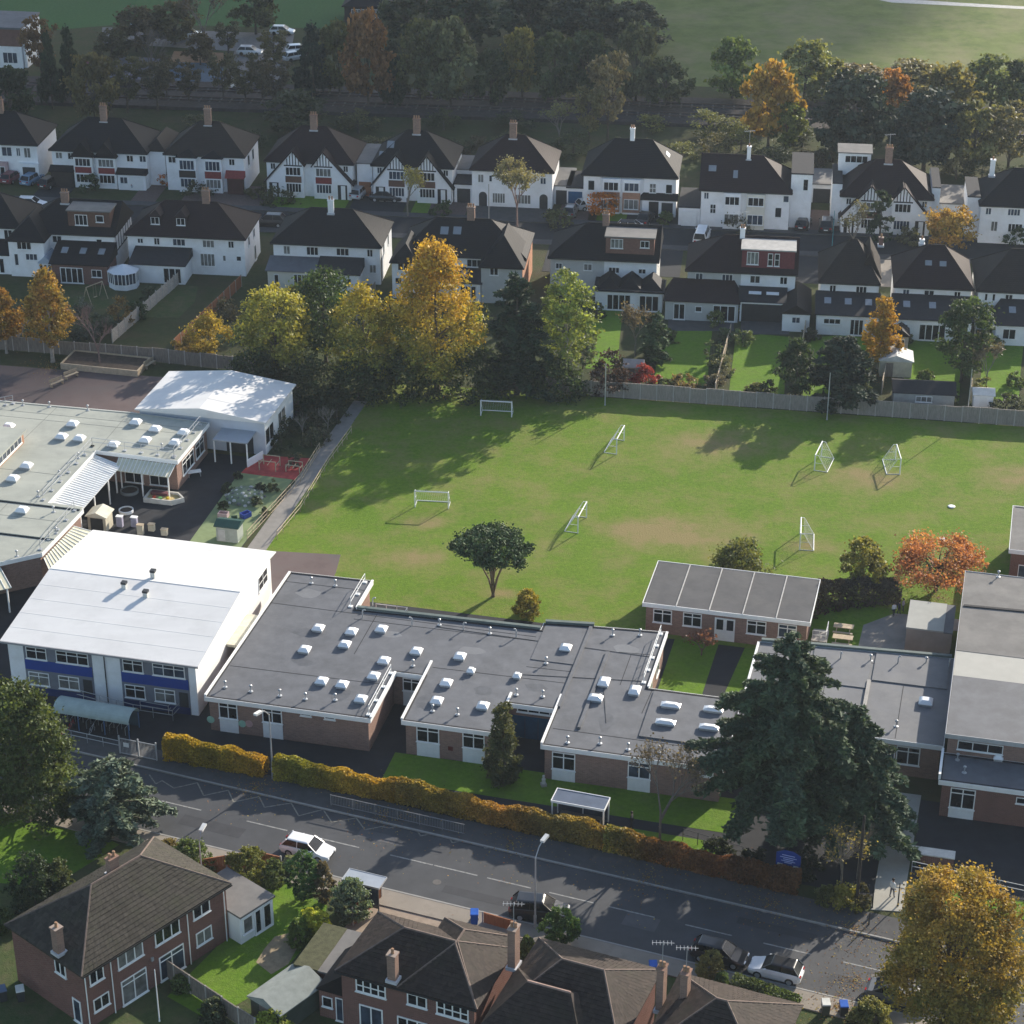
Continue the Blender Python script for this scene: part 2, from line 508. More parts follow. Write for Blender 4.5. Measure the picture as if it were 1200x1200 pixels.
# school grounds
sheet('school_field', SP((-5.6, 24), (95, 24), (95, 78.6), (-6.2, 71.5)), .012, FIELD)
sheet('school_forecourt', SP((-30, -4.3), (57, -9.6), (57, 2), (60, 24), (-30, 24)), .02, ASPHALT2)
sheet('nursery_playground', SP((-32, 15), (-8, 15), (-8, 50), (-32, 50)), .026, ASPHALT2)
sheet('rear_playground', SP((-75, 46), (-26, 50), (-12, 60), (-14, 68), (-75, 64)), .016, REDMAC)
sheet('artificial_turf', SP((-13.4, 31), (-8.1, 31), (-7.8, 46.3), (-13.7, 46.3)), .032, M('artificial_turf', (.20, .25, .12), .95, .12, 1.5))
sheet('red_play_surface', SP((-13.5, 46.3), (-7.6, 46.1), (-7.5, 51.2), (-13.2, 50.6)), .036, M('red_rubber', (.36, .055, .05), .85, .2, 1.5))
sheet('field_path', SP((-7.5, 26), (-5.5, 26), (-5.8, 66), (-7.3, 66)), .04, M('grey_path', (.24, .225, .205), .9, .15, 1))
sheet('tarmac_apron', SP((-4.5, 22), (2.8, 22), (2.4, 28.5), (1.8, 32), (-4.5, 31.2)), .03, REDMAC)
sheet('front_lawn', SP((16.4, -3.4), (46, -4.2), (46, .6), (16.4, .6)), .034, LAWN)
sheet('hedge_lawn', SP((35.5, -7.6), (45, -8.6), (45, -5.6), (35.5, -5.2)), .036, LAWN)
sheet('courtyard_lawn', SP((36, 9.8), (44, 9.8), (44, 24), (36, 24)), .034, LAWN)
sheet('courtyard_path', SP((39.9, 15.5), (41.6, 14), (42.4, 24), (40.0, 24)), .04, ASPHALT2)
sheet('hut_lawn', SP((44, 20.3), (54, 20.3), (54.5, 34), (44, 34)), .034, LAWN)
sheet('side_path', SP((52.2, 20.3), (56.6, 20.3), (56.6, 29), (58.5, 31), (61, 31.5), (61, 33.6), (55, 33.3), (52.4, 30.5)), .04, M('grey_path', (.24, .225, .205)))
sheet('entrance_path', SP((57.0, -11.2), (59.3, -10.9), (59.6, 4.6), (57.2, 4.6)), .055, M('pale_concrete_path', (.36, .345, .30), .9, .1, .8))
sheet('car_park', SP((59.6, -7.0), (100, -8.5), (100, 4), (59.6, 4)), .03, ASPHALT2)
sheet('verge', SP((60.4, -8.9), (100, -13), (100, -9.4), (60.4, -7.2)), .05, LAWN)

# main road, pavements, kerbs, markings
road = sheet('road', RP((-90, -7.0), (130, -7.0), (130, .6), (-90, .6)), .012, ASPHALT)
fp = sheet('far_pavement', RP((-90, .75), (130, .75), (130, 3.3), (-90, 3.3)), .12, PAVE_G)
npv = sheet('near_pavement', RP((-90, -9.0), (130, -9.0), (130, -7.15), (-90, -7.15)), .12, PAVE)
def kerb_row(par, y0, y1):
    me = None
    n = 0
    for i in range(-60, 100):
        if me is None:
            me = MB().box(0, 0, -.3, .905, y1 - y0, .135).mesh('kerb_stone', KERB)
        o = obj('kerb_stone', me, par, RD.w(i * .92, y0, 0), RD.a)
kerb_row(fp, .6, .748)
kerb_row(npv, -7.148, -7.0)
def mark(name, x0, y0, x1, y1, w, mat, z=.018):
    d = math.hypot(x1 - x0, y1 - y0); a = math.atan2(y1 - y0, x1 - x0)
    X, Y, _ = RD.w(x0, y0)
    return MB().box(0, -w / 2, 0, d, w / 2, .004).build(name, mat, road, (X, Y, z), RD.a + a)
for px, py in [(190, 938), (290, 961), (375, 978), (463, 994), (515, 1005), (577, 1019), (650, 1035)]:
    x, y = RD.at(px, py)
    mark('centre_line_dash', x, -2.95, x + 3.6, -2.95, .13, ROADPAINT)
for x in (-14, -8.5, 38.5, 44.5, 50.5, 56.5, 62.5, 68.5):
    mark('centre_line_dash', x, -2.95, x + 3.6, -2.95, .13, ROADPAINT)
zz = [RD.at(150 + X / 4, 820 + Y / 4) for X, Y in [(100, 352), (130, 395), (160, 380), (215, 415), (325, 390), (355, 450), (470, 425), (495, 480), (615, 455), (640, 505), (765, 485), (800, 545), (915, 515), (955, 575), (1070, 555), (1110, 610), (1190, 595)]]
zz += [(p[0] + zz[-1][0] - zz[3][0] + .6, p[1] + zz[-1][1] - zz[3][1]) for p in zz[3:]]
zz += [(p[0] + 4.6 * k, p[1] - .02 * k) for k in range(1, 6) for p in zz[-2:]]
for a, b in zip(zz[:-1], zz[1:]):
    if b[0] > a[0] + .05: mark('zigzag_line', *a, *b, .11, YPAINT)
# iron covers and a long repair trench in the carriageway
for px, py in [(430, 1035), (512, 1034), (1026, 1145)]:
    X, Y = G(px, py)
    MB().lathe([(.34, 0), (.34, .006), (.3, .007)], 14).build('manhole_cover', M('cast_iron', (.12, .11, .10), .6), road, (X, Y, .014))

for (x, y, w, d, m) in [(3, -5.2, 5.5, 1.3, 'a'), (17, -1.6, 3.2, 1.0, 'b'), (26, -5.8, 7.5, .9, 'a'), (40, -4.6, 2.6, 1.6, 'b'), (48, -1.4, 6.0, .8, 'a'), (-6, -4.2, 3.4, 1.1, 'b'), (56, -5.6, 4.2, 1.2, 'a')]:
    X, Y, _ = RD.w(x, y)
    MB().box(0, 0, 0, w, d, .003).build('road_patch', M('dark_patch', (.045, .046, .051), .75, .2, 1) if m == 'a' else M('pale_patch', (.088, .088, .092), .75, .2, 1), road, (X, Y, .0135), RD.a + random.uniform(-.02, .02))
# near gardens
sheet('near_garden_ground', RP((-60, -40), (70, -40), (70, -9.0), (-60, -9.0)), .016, LAWN_D)
sheet('back_lawn', [G(196, 1168), G(245, 1196), G(300, 1165), G(335, 1135), G(372, 1092), G(384, 1062), G(335, 1036), G(262, 1056), G(252, 1112)], .026, LAWN)
sheet('bare_patch', [G(300, 1128), G(318, 1142), G(338, 1130), G(350, 1108), G(345, 1092), G(322, 1098), G(310, 1112)], .034, M('dry_earth', (.30, .235, .15), .95, .25, 2))
sheet('corner_lawn', [G(0, 960), G(90, 965), G(140, 990), G(60, 1040), G(0, 1035), G(-120, 1000)], .024, LAWN)
X0 = RD.at(440, 1060)[0]
sheet('house_driveway', RP((X0 - 1.0, -15.5), (X0 + 9.5, -15.5), (X0 + 9.5, -9.0), (X0 - 1.0, -9.0)), .05, M('block_drive', (.30, .235, .18), .9, .18, 2))

# residential street and its front gardens
rs = sheet('residential_road', STP((-160, -3.0), (160, -3.0), (160, 3.0), (-160, 3.0)), .012, ASPHALT2)
sheet('residential_pavement', STP((-160, 3.1), (160, 3.1), (160, 4.7), (-160, 4.7)), .10, PAVE_G)
sheet('residential_pavement', STP((-160, -4.7), (160, -4.7), (160, -3.1), (-160, -3.1)), .10, PAVE_G)

# railway
bal = MB().prism(RLP((-300, -6.5), (300, -6.5), (300, 6.5), (-300, 6.5)), -.5, .5).build('railway_ballast', M('ballast', (.055, .047, .045), .95, .3, 1.5, bmp=.6)); struct(bal)
for y in (-3.1, -1.66, 1.66, 3.1):
    MB().box(-300, y - .04, .5, 300, y + .04, .72).build('rail', M('rusty_rail', (.10, .075, .065), .5), bal, RL.w(0, 0), RL.a)
sl = MB().box(0, -1.3, .48, .26, 1.3, .56).mesh('sleeper', M('sleeper', (.12, .11, .10), .9))
for i in range(-60, 60):
    for yc in (-2.38, 2.38):
        obj('sleeper', sl, bal, RL.w(i * 1.6, yc, 0), RL.a)

# land beyond the railway
sheet('meadow', RLP((22, 14), (420, 6), (420, 330), (0, 330), (8, 60)), .010, MEADOW)
mp_ = sheet('meadow_path', [G(1030, 0), G(1045, 3), G(1205, 11), G(1260, 14), G(1260, 11), G(1205, 8), G(1120, 3), G(1045, -2)], .02, M('chalk_path', (.52, .50, .46), .9))
sheet('sports_ground', [G(-60, 46), G(-60, -60), G(420, -60), G(400, 34), G(150, 28)], .010, grass_mat('sports_grass', (.045, .11, .035), (.055, .13, .04), (.07, .12, .05), .2, scale=.03))
sheet('tennis_court', [G(72, 106), G(112, 66), G(190, 68), G(172, 108)], .02, M('court_grey', (.14, .14, .17), .9))
sheet('tennis_court', [G(66, 104), G(72, 106), G(112, 66), G(106, 64)], .03, M('court_red', (.20, .05, .06), .9))
sheet('tennis_court', [G(185, 106), G(200, 72), G(262, 74), G(260, 108)], .02, M('court_blue', (.085, .125, .17), .9))
sheet('tennis_court', [G(198, 73), G(204, 60), G(262, 62), G(262, 74)], .024, M('court_orange', (.26, .16, .09), .9))
sheet('far_car_park', [G(255, 110), G(330, 112), G(345, 40), G(120, 32), G(118, 50), G(275, 60)], .016, M('car_park_grey', (.17, .165, .165), .9))
# ------------------------------------------------------------------ school helpers
def offset(poly, d):
    """mitred inward offset of a counter-clockwise polygon"""
    n = len(poly); out = []
    for i in range(n):
        p, a, b = Vector(poly[i]), Vector(poly[i - 1]), Vector(poly[(i + 1) % n])
        u = (p - a).normalized(); v = (b - p).normalized()
        nu, nv = Vector((-u.y, u.x)), Vector((-v.y, v.x))
        k = (nu + nv); k = k / max(.2, k.dot(nu)) if k.length > 1e-6 else nu
        out.append(tuple(p + k * d))
    return out

def ring(poly, d0, d1, z0, z1):
    a, b = offset(poly, d0), offset(poly, d1); n = len(poly)
    vs = [(*p, z0) for p in a] + [(*p, z1) for p in a] + [(*p, z0) for p in b] + [(*p, z1) for p in b]
    fs = []
    for i in range(n):
        j = (i + 1) % n
        fs += [(i, j, n + j, n + i), (2 * n + j, 2 * n + i, 3 * n + i, 3 * n + j), (n + i, n + j, 3 * n + j, 3 * n + i), (j, i, 2 * n + i, 2 * n + j)]
    return MB().add(vs, fs)

def flat_block(par, poly, zr, wall_mat, roof_mat, over=.25, fas=.38, fmat=None, rname='roof'):
    MB().prism(offset(poly, over), -.15, zr - .16).build('wall', wall_mat, par)
    r = MB().prism(poly, zr - .14, zr).build(rname, roof_mat, par)
    ring(poly, -.05, .0, zr - fas, zr + .05).build('fascia', fmat or WHITE, par)
    ring(poly, .003, .2, zr + .001, zr + .055).build('roof_edge', FELT_D if roof_mat is FELT else roof_mat, par)
    return r

_sky = {}
def skylight(par, x, y, z, w=1.0, d=1.0, h=.42):
    k = (w, d, h)
    if k not in _sky:
        t = .16
        b = MB().add([(-w / 2, -d / 2, .2), (w / 2, -d / 2, .2), (w / 2, d / 2, .2), (-w / 2, d / 2, .2), (-w / 2, -d / 2, .26), (w / 2, -d / 2, .26), (w / 2, d / 2, .26), (-w / 2, d / 2, .26),
                      (-w / 2 + t, -d / 2 + t, h), (w / 2 - t, -d / 2 + t, h), (w / 2 - t, d / 2 - t, h), (-w / 2 + t, d / 2 - t, h),
                      (-w / 4, -d / 4, h + .09), (w / 4, -d / 4, h + .09), (w / 4, d / 4, h + .09), (-w / 4, d / 4, h + .09)],
                     [(3, 2, 1, 0)] + [(a + i, a + (i + 1) % 4, a + 4 + (i + 1) % 4, a + 4 + i) for a in (0, 4, 8) for i in range(4)] + [(12, 13, 14, 15)])
        c = MB().box(-w / 2 + .06, -d / 2 + .06, 0, w / 2 - .06, d / 2 - .06, .21)
        _sky[k] = (b.mesh('skylight', ACRYLIC), c.mesh('kerb', STEEL))
    o = obj('skylight', _sky[k][0], par, (x, y, z))
    obj('kerb', _sky[k][1], o)
    return o

_vp = {}
def vent_pipe(par, x, y, z, h=.75):
    if 'a' not in _vp:
        b = MB().tube((0, 0, 0), (0, 0, .62), .06, n=8).path([(0, 0, .62), (.06, 0, .74), (.18, 0, .78), (.27, 0, .70)], .06, 8)
        _vp['a'] = b.mesh('vent_pipe', STEEL)
        _vp['b'] = MB().lathe([(.2, 0), (.2, .04), (.05, .08), (.05, .5), (.13, .5), (.13, .62), (.04, .68)], 10).mesh('vent_cowl', STEEL)
    return obj('vent_pipe' if h > .7 else 'vent_cowl', _vp['a' if h > .7 else 'b'], par, (x, y, z), random.uniform(0, 6.3))

def rail_mesh(pts, h=1.05, rails=2, step=1.9, r=.03, foot=True):
    b = MB()
    for a, c in zip(pts[:-1], pts[1:]):
        a, c = Vector(a), Vector(c); L = (c - a).length
        for k in range(rails):
            z = h * (1 - k * .45)
            b.tube(a + Vector((0, 0, z)), c + Vector((0, 0, z)), r, n=5)
        n = max(1, round(L / step))
        for i in range(n + 1):
            p = a.lerp(c, i / n)
            b.tube(p - Vector((0, 0, .05)), p + Vector((0, 0, h + .001)), r, n=5)
            if foot:
                b.box(p.x - .18, p.y - .18, p.z, p.x + .18, p.y + .18, p.z + .09)
    return b

def canopy(par, A, B, C, D, name='canopy', rib=.42, mat=None, posts=(), rr=.035):
    """A-B is the high edge, D-C the low edge; ribs run from high to low"""
    A, B, C, D = map(Vector, (A, B, C, D))
    dn = Vector((0, 0, -.05))
    b = MB().add([A, B, C, D, A + dn, B + dn, C + dn, D + dn], [(0, 3, 2, 1), (4, 5, 6, 7), (0, 1, 5, 4), (1, 2, 6, 5), (2, 3, 7, 6), (3, 0, 4, 7)])
    o = b.build(name, mat, par)
    n = max(2, round((B - A).length / rib)); rb = MB()
    for i in range(n + 1):
        rb.tube(A.lerp(B, i / n) + Vector((0, 0, .03)), D.lerp(C, i / n) + Vector((0, 0, .03)), rr, n=4)
    x = rb.build('glazing_bars', WHITE, o); x['kind'] = 'stuff'
    for f in posts:
        p = D.lerp(C, f)
        MB().box(p.x - .06, p.y - .06, -.05, p.x + .06, p.y + .06, p.z - .06).build('post', WHITE, par)
    return o

def seam(par, x0, y0, x1, y1, z, w=.07, h=.025, mat=None, name='felt_seam'):
    d = math.hypot(x1 - x0, y1 - y0)
    return MB().box(0, -w / 2, 0, d, w / 2, h).build(name, mat or FELT_D, par, (x0, y0, z), math.atan2(y1 - y0, x1 - x0))

SORG = (S.o[0], S.o[1], 0)
# ------------------------------------------------------------------ long flat-roofed classroom building
sb = thing('classroom_building', 'long low brick school building with dark grey flat roof and many white skylights', 'school', SORG, S.a)
P1 = [(0, 0), (14.5, 0), (14.5, 7.5), (17.1, 7.5), (17.1, .4), (24.9, .4), (24.9, 5), (29.1, 5), (29.1, -.4), (44, -.4), (44, 10), (36, 10), (36, 19.4), (29.6, 18.9), (25.1, 18.4), (25.1, 17.2), (8.1, 16.8), (8.1, 22.1), (.2, 21.9)]
ZR = 3.42
flat_block(sb, P1, ZR, BRICK, FELT)
P2 = [(44.03, 6.9), (60.9, 6.9), (60.9, 20.7), (44.03, 19.6)]
FELT_B = M('pale_roof_felt', (.138, .142, .152), .75, .13, .7, spec=.35, dirt=(.175, .175, .175), dscale=.3)
flat_block(sb, P2, ZR + .05, BRICK, FELT_B)
for px, py in [(373, 735), (357, 760), (412, 739), (404, 754), (447, 736), (377, 797), (401, 801), (423, 818), (438, 791), (450, 773), (488, 762), (539, 768), (523, 799), (512, 820), (566, 826), (663, 758)]:
    x, y = S.at(px, py, ZR + .3); skylight(sb, x, y, ZR)
for px, py in [(708, 798), (744, 808)]:
    x, y = S.at(px, py, ZR + .3); skylight(sb, x, y, ZR, .95, 1.35)
for px, py in [(698, 817)]:
    x, y = S.at(px, py, ZR + .3); skylight(sb, x, y, ZR, 1.25, .9)
for px, py in [(552, 785), (606, 791)]:
    x, y = S.at(px, py, ZR + .3); skylight(sb, x, y, ZR, .7, .7)
for px, py in [(786, 826), (780, 846), (836, 831), (831, 852)]:
    x, y = S.at(px, py, ZR + .35); skylight(sb, x, y, ZR + .12, 1.65, .7, .36)
for px, py in [(978, 827), (1085, 821)]:
    x, y = S.at(px, py, ZR + .35); skylight(sb, x, y, ZR + .05, 1.15, 1.15)
for px, py in [(483, 733), (543, 739), (605, 747), (425, 724), (437, 710), (940, 769), (985, 773), (1052, 779), (1112, 783), (870, 668)][:9]:
    x, y = S.at(px, py, ZR); vent_pipe(sb, x, y, ZR + .05)
for px, py in [(515, 733), (574, 743), (484, 781), (507, 834), (536, 838), (264, 806), (294, 811), (328, 816), (358, 820), (393, 821), (605, 815), (636, 817), (665, 871), (703, 872), (736, 879), (772, 882), (640, 778), (393, 687), (365, 684), (718, 745), (750, 745), (1050, 852), (1020, 775), (1085, 778)]:
    x, y = S.at(px, py, ZR); vent_pipe(sb, x, y, ZR + .05, .5)
# raised roof sections, upstands and felt seams
pt = MB().prism([(36.6, 2.6), (43.6, 2.6), (43.6, 9.6), (36.6, 9.6)], ZR - .03, ZR + .12).build('raised_roof_section', FELT, sb)
MB().prism([(25.3, 12.2), (29.2, 12.2), (29.2, 18.3), (25.3, 18.1)], ZR - .03, ZR + .06).build('raised_roof_section', FELT, sb)
MB().prism([(49.0, 14.2), (54.0, 14.2), (54.0, 20.1), (49.0, 19.8)], ZR, ZR + .13).build('raised_roof_section', FELT_B, sb)
MB().prism([(54.3, 15.6), (60.6, 15.6), (60.6, 20.5), (54.3, 20.15)], ZR, ZR + .15).build('raised_roof_section', FELT_B, sb)
for a in [(31.6, 2.6, 31.6, 14.8), (29.3, 5.3, 29.3, 18.6)]:
    seam(sb, *a, ZR - .01, .28, .2, FELT, 'roof_upstand')
seam(sb, 54.1, 7.3, 54.1, 15.4, ZR + .04, .3, .22, CONC, 'roof_upstand')
for a in [(8.2, 17.0, 25.0, 17.35), (25.2, 18.55, 29.5, 19.05)]:
    seam(sb, *a, ZR + .056, .35, .22, M('verdigris_coping', (.12, .15, .14), .7), 'parapet')
seam(sb, 44.3, 19.85, 60.7, 20.9, ZR + .1, .35, .22, MATS['verdigris_coping'], 'parapet')
for a in [(0.3, 20.2, 7.9, 20.3), (.3, 16.2, 24.9, 16.0), (8.4, 15.2, 25, 15.3), (10.2, 9.5, 10.2, 16.4), (.4, 5.2, 14.2, 5.4), (25.2, 11, 29.2, 11.1), (17.4, 9.0, 29, 9.2), (32.5, 15.2, 35.6, 15.4), (33.6, 10, 33.6, 15), (29.5, 2.2, 44, 2.1), (36.2, 6.1, 36.4, 9.9), (40.2, -.2, 40.2, 2.4)]:
    seam(sb, *a, ZR, .06, .012)
for a in [(44.3, 17.9, 60.6, 18.8), (44.3, 16.4, 49, 16.5), (50.5, 7.2, 50.5, 14.1), (57, 7.2, 57, 15.4)]:
    seam(sb, *a, ZR + .05, .06, .012)
for pts in ([(14.2, .6, ZR), (14.2, 7.2, ZR)], [(7.5, 17.2, ZR), (7.5, 21.7, ZR)], [(35.5, 10.8, ZR), (35.5, 19.0, ZR)]):
    rail_mesh(pts, .95, 2, 2.2).build('guard_rail', WHITE, sb)
for a in [(8.12, 17, 8.12, 22.05), (36.02, 10.1, 36.02, 19.3), (14.52, .1, 14.52, 7.4), (17.08, .5, 17.08, 9.8), (29.12, -.3, 29.12, 7.2), (24.95, .6, 24.95, 6.5), (44.1, 10.2, 44.1, 19.4), (.0, .1, .2, 21.8)]:
    seam(sb, *a, ZR + .056, .2, .13, WHITE, 'coping')
# front windows with white spandrel panels
def bay(px0, py0, px1, py1, pyb, y0, nx=2, tr=.72):
    x0, zt = S.face(px0, py0, y0); x1, zb = S.face(px1, py1, y0)
    zb = S.face((px0 + px1) / 2, py1, y0)[1]; zt = S.face((px0 + px1) / 2, py0, y0)[1]
    zt = min(zt, ZR - .42)
    window(sb, ('f', y0), x0, zb, x1, zt, nx, 1, transom=tr, bar=.09)
    if pyb: panel(sb, ('f', y0), x0, .0, x1, zb - .07, .04, WHITE, 'spandrel_panel')
bay(256, 823, 279, 842, 857, .25); bay(307, 830, 331, 847, 862, .25)
bay(352, 833, 365, 839, 0, .25, 1, None); bay(380, 837, 393, 843, 0, .25, 1, None)
bay(488, 851, 515, 870, 880, .65); bay(542, 857, 568, 877, 887, .65)
bay(647, 882, 674, 902, 913, -.15); bay(736, 893, 762, 912, 924, -.15); bay(820, 902, 836, 910, 0, -.15, 2, None)
bay(472, 795, 493, 810, 820, 7.75); bay(1033, 873, 1048, 893, 0, 7.15, 2); bay(1051, 875, 1077, 896, 0, 7.15, 2)
bay(606, 829, 645, 836, 0, 5.25, 3, None)
panel(sb, ('f', 5.25), 25.3, 0, 28.7, 2.2, .05, M('teal_door_paint', (.01, .07, .14), .5), 'door')
for k in (1, 2): panel(sb, ('f', 5.2), 25.3 + k * 1.13, .05, 25.33 + k * 1.13, 2.15, .03, DARKMETAL, 'door_joint')
window(sb, ('r', 35.75), 12, 1.0, 13.6, 2.4); window(sb, ('r', 35.75), 15.5, 1.0, 17, 2.4)
# coloured discs and a red vent plate on the front wall
for px, py, c in [(247, 843, 'mint'), (284, 848, 'mint'), (292, 848, 'pink')]:
    x, z = S.face(px, py, .25)
    m = M('painted_disc_' + c, (.30, .50, .38) if c == 'mint' else (.5, .3, .28), .6)
    o = MB().lathe([(.34, 0), (.34, .04)], 14).build('wall_disc', m, sb, (x, .24, z)); o.rotation_euler = (R(90), 0, 0)
x, z = S.face(528, 877, .65)
panel(sb, ('f', .65), x - .2, z - .2, x + .2, z + .2, .05, M('red_plate', (.12, .02, .02), .6), 'vent_plate')
# ponding marks, patches and cables on the felt
rp_ = random.Random(12)
for i, (x, y, w, d) in enumerate([(33, 15.8, 2.6, 1.6), (5, 12, 3.2, 1.4), (11, 3, 1.8, 2.2), (20, 12.5, 3.0, 1.2), (26.8, 8, 2, 1.4), (38, .6, 3, 1.2), (3, 18.6, 2.4, 1.6), (18.2, 3.6, 1.6, 2.6), (33.6, 4.2, 1.4, 3), (12.4, 13.4, 2.2, 1.2), (22.6, 6.4, 1.8, 1.6), (6.4, 7.2, 2.4, 1.1)]):
    n = 11; pl = [(x + w / 2 * math.cos(2 * math.pi * k / n) * rp_.uniform(.7, 1.15), y + d / 2 * math.sin(2 * math.pi * k / n) * rp_.uniform(.7, 1.15)) for k in range(n)]
    MB().prism(pl, ZR - .01, ZR + .003).build('ponding_mark' if i % 3 else 'felt_patch', M('damp_felt', (.098, .102, .112), .6, .2, 1.5) if i % 3 else M('new_felt', (.17, .175, .185), .7, .1, 1), sb)
for a in [(16, 15.6, 36, 15.0), (24.8, 9.6, 35.4, 11.0), (31.9, 11.0, 33.6, 4.0)]:
    seam(sb, *a, ZR + .012, .035, .03, DARKMETAL, 'roof_cable')
# terrace behind the west wing
deck = thing('timber_terrace', 'weathered timber terrace with white railings behind the dark flat roof', 'terrace', S.w(8.4, 17.3, 0), S.a)
MB().box(0, .1, 0, 3.2, 4.4, .35).build('deck', WOOD, deck)
rail_mesh([(.1, 4.3, .35), (3.1, 4.3, .35)], 1.0, 2, 1.0, .035, False).build('railing', WHITE, deck)
rail_mesh([(3.1, 4.3, .35), (3.1, .4, .35)], 1.0, 2, 1.0, .035, False).build('railing', WHITE, deck)
MB().box(.1, 2.6, .35, 1.4, 4.0, .75).build('bench_box', BRICK3, deck)

# ------------------------------------------------------------------ white two-storey hall
hl = thing('white_hall', 'white two-storey school hall with blue window bands and broad pale roof', 'school', S.w(-18.7, 2.0), S.a)
W, D = 17.2, 19.4
rd_ = 10.3
gz = [(0, 5.35), (rd_, 6.55), (D, 5.55)]
wl = MB()
poly = [(0, -.1), (0, 5.3), (rd_, 6.45), (D, 5.45), (D, -.1)]
n_ = 5
wl.add([(0.0, p[0], p[1]) for p in poly] + [(W, p[0], p[1]) for p in poly], [tuple(range(5)), tuple(range(9, 4, -1))] + [(i, 5 + i, 5 + (i + 1) % 5, (i + 1) % 5) for i in range(5)])
wl.build('wall', RENDER, hl)
rf = MB(); o_ = .45
pr = [(-o_, 5.33), (rd_, 6.56), (D + o_, 5.48)]
bt = [(p[0], p[1] - .12 + (0.0)) for p in pr]
vs = [(-o_, p[0], p[1]) for p in pr] + [(W + o_, p[0], p[1]) for p in pr] + [(-o_, p[0], p[1] - .1) for p in pr] + [(W + o_, p[0], p[1] - .1) for p in pr]
rf.add(vs, [(0, 3, 4, 1), (1, 4, 5, 2), (6, 7, 10, 9), (7, 8, 11, 10), (0, 1, 7, 6), (1, 2, 8, 7), (4, 3, 9, 10), (5, 4, 10, 11), (3, 0, 6, 9), (2, 5, 11, 8)])
rf.build('roof', MEMBRANE, hl)
MB().box(-o_ - .02, -o_ - .12, 5.16, W + o_ + .02, -o_ - .003, 5.34).build('gutter', M('grey_gutter', (.30, .30, .31), .5), hl)
seam(hl, -o_, rd_, W + o_, rd_, 6.54, .1, .05, MEMBRANE, 'ridge_capping')
Hf = Frame(*S.w(-18.7, 2.0)[:2], -13.5)
for y in (1.6, 3.7, 5.8, 7.9, 12.3, 14.4, 16.5, 18.4):
    z = 5.33 + (y + o_) / (rd_ + o_) * 1.23 if y < rd_ else 6.56 - (y - rd_) / (D + o_ - rd_) * 1.08
    MB().box(-o_ + .02, y - .03, z - .01, W + o_ - .02, y + .03, z + .008).build('sheet_lap', MEMBRANE, hl)
def hx(px, py): return Hf.face(px, py, 0)
for (a, b) in ((85, 325), (420, 660)):
    x0 = hx(a / 3, 620 + 450 / 3)[0]; x1 = hx(b / 3, 620 + 480 / 3)[0]
    panel(hl, ('f', 0), x0, .0, x1, 5.05, .03, GREYPANEL, 'grey_cladding')
    panel(hl, ('f', -.032), x0 + .05, 2.55, x1 - .05, 3.55, .05, BLUEPANEL, 'blue_band')
    panel(hl, ('f', -.032), x0 + .05, .05, x1 - .05, .75, .05, M('navy_panel', (.012, .03, .11), .5), 'lower_band')
    ww = x1 - x0
    window(hl, ('f', -.03), x0 + .25, 3.65, x0 + ww * .34, 4.85, 2, 1, transom=.68)
    window(hl, ('f', -.03), x0 + ww * .48, 3.65, x0 + ww * .95, 4.85, 3, 1, transom=.68)
    window(hl, ('f', -.03), x0 + .25, 1.0, x0 + ww * .34, 2.3, 2, 1, transom=.68)
    window(hl, ('f', -.03), x0 + ww * .48, 1.0, x0 + ww * .78, 2.3, 2, 1, transom=.68)
    panel(hl, ('f', -.034), x0 + ww * .84, .0, x0 + ww * .97, 2.2, .03, DARKMETAL, 'door')
x = hx(372 / 3, 620 + 170)[0]
MB().tube((x, -.08, 0), (x, -.08, 5.1), .05, n=6).build('downpipe', DARKMETAL, hl)
y0 = Hf.side(303, 690, W)[0]; y1 = Hf.side(313, 676, W)[0]
window(hl, ('r', W), min(y0, y1), 3.2, max(y0, y1), 4.7, 2, 2, glass=1)
for px, py in [(146, 690), (180, 679), (171, 699)]:
    x, y = Hf.at(px, py, 6.3)
    z = 5.35 + (y / rd_) * 1.2
    v = MB().box(x - .2, y - .2, z - .1, x + .2, y + .2, z + .45).build('roof_vent', M('pale_vent', (.55, .55, .52), .6), hl)
    MB().box(x - .24, y - .24, z + .452, x + .24, y + .24, z + .66).build('vent_cap', DARKMETAL, v)
lk = MB().box(W + .05, 7.2, 2.7, W + 1.55, 12.6, 2.95).build('link_roof', M('cream_felt', (.60, .57, .46), .8), hl)
MB().box(W + .05, 9.6, 0, W + 1.5, 12.4, 2.698).build('link_wall', DARKMETAL, hl)

# ramp railings in front of the hall
def railing(name, label, pts, h=1.05, rails=2, step=1.8, mat=None, r=.03, group=None, cat='railing'):
    c = pts[0]
    o = rail_mesh([(p[0] - c[0], p[1] - c[1], 0) for p in pts], h, rails, step, r, False).build(name, mat or STEEL, None, (c[0], c[1], .02))
    return tag(o, label, cat, group)
railing('ramp_railing', 'grey metal ramp railing at the corner of the white hall', [G(60, 812), G(157, 838), G(203, 845), G(233, 812), G(258, 775)])
railing('ramp_railing', 'low inner ramp railing beside the white hall entrance', [G(165, 832), G(198, 838), G(226, 808)], .9)

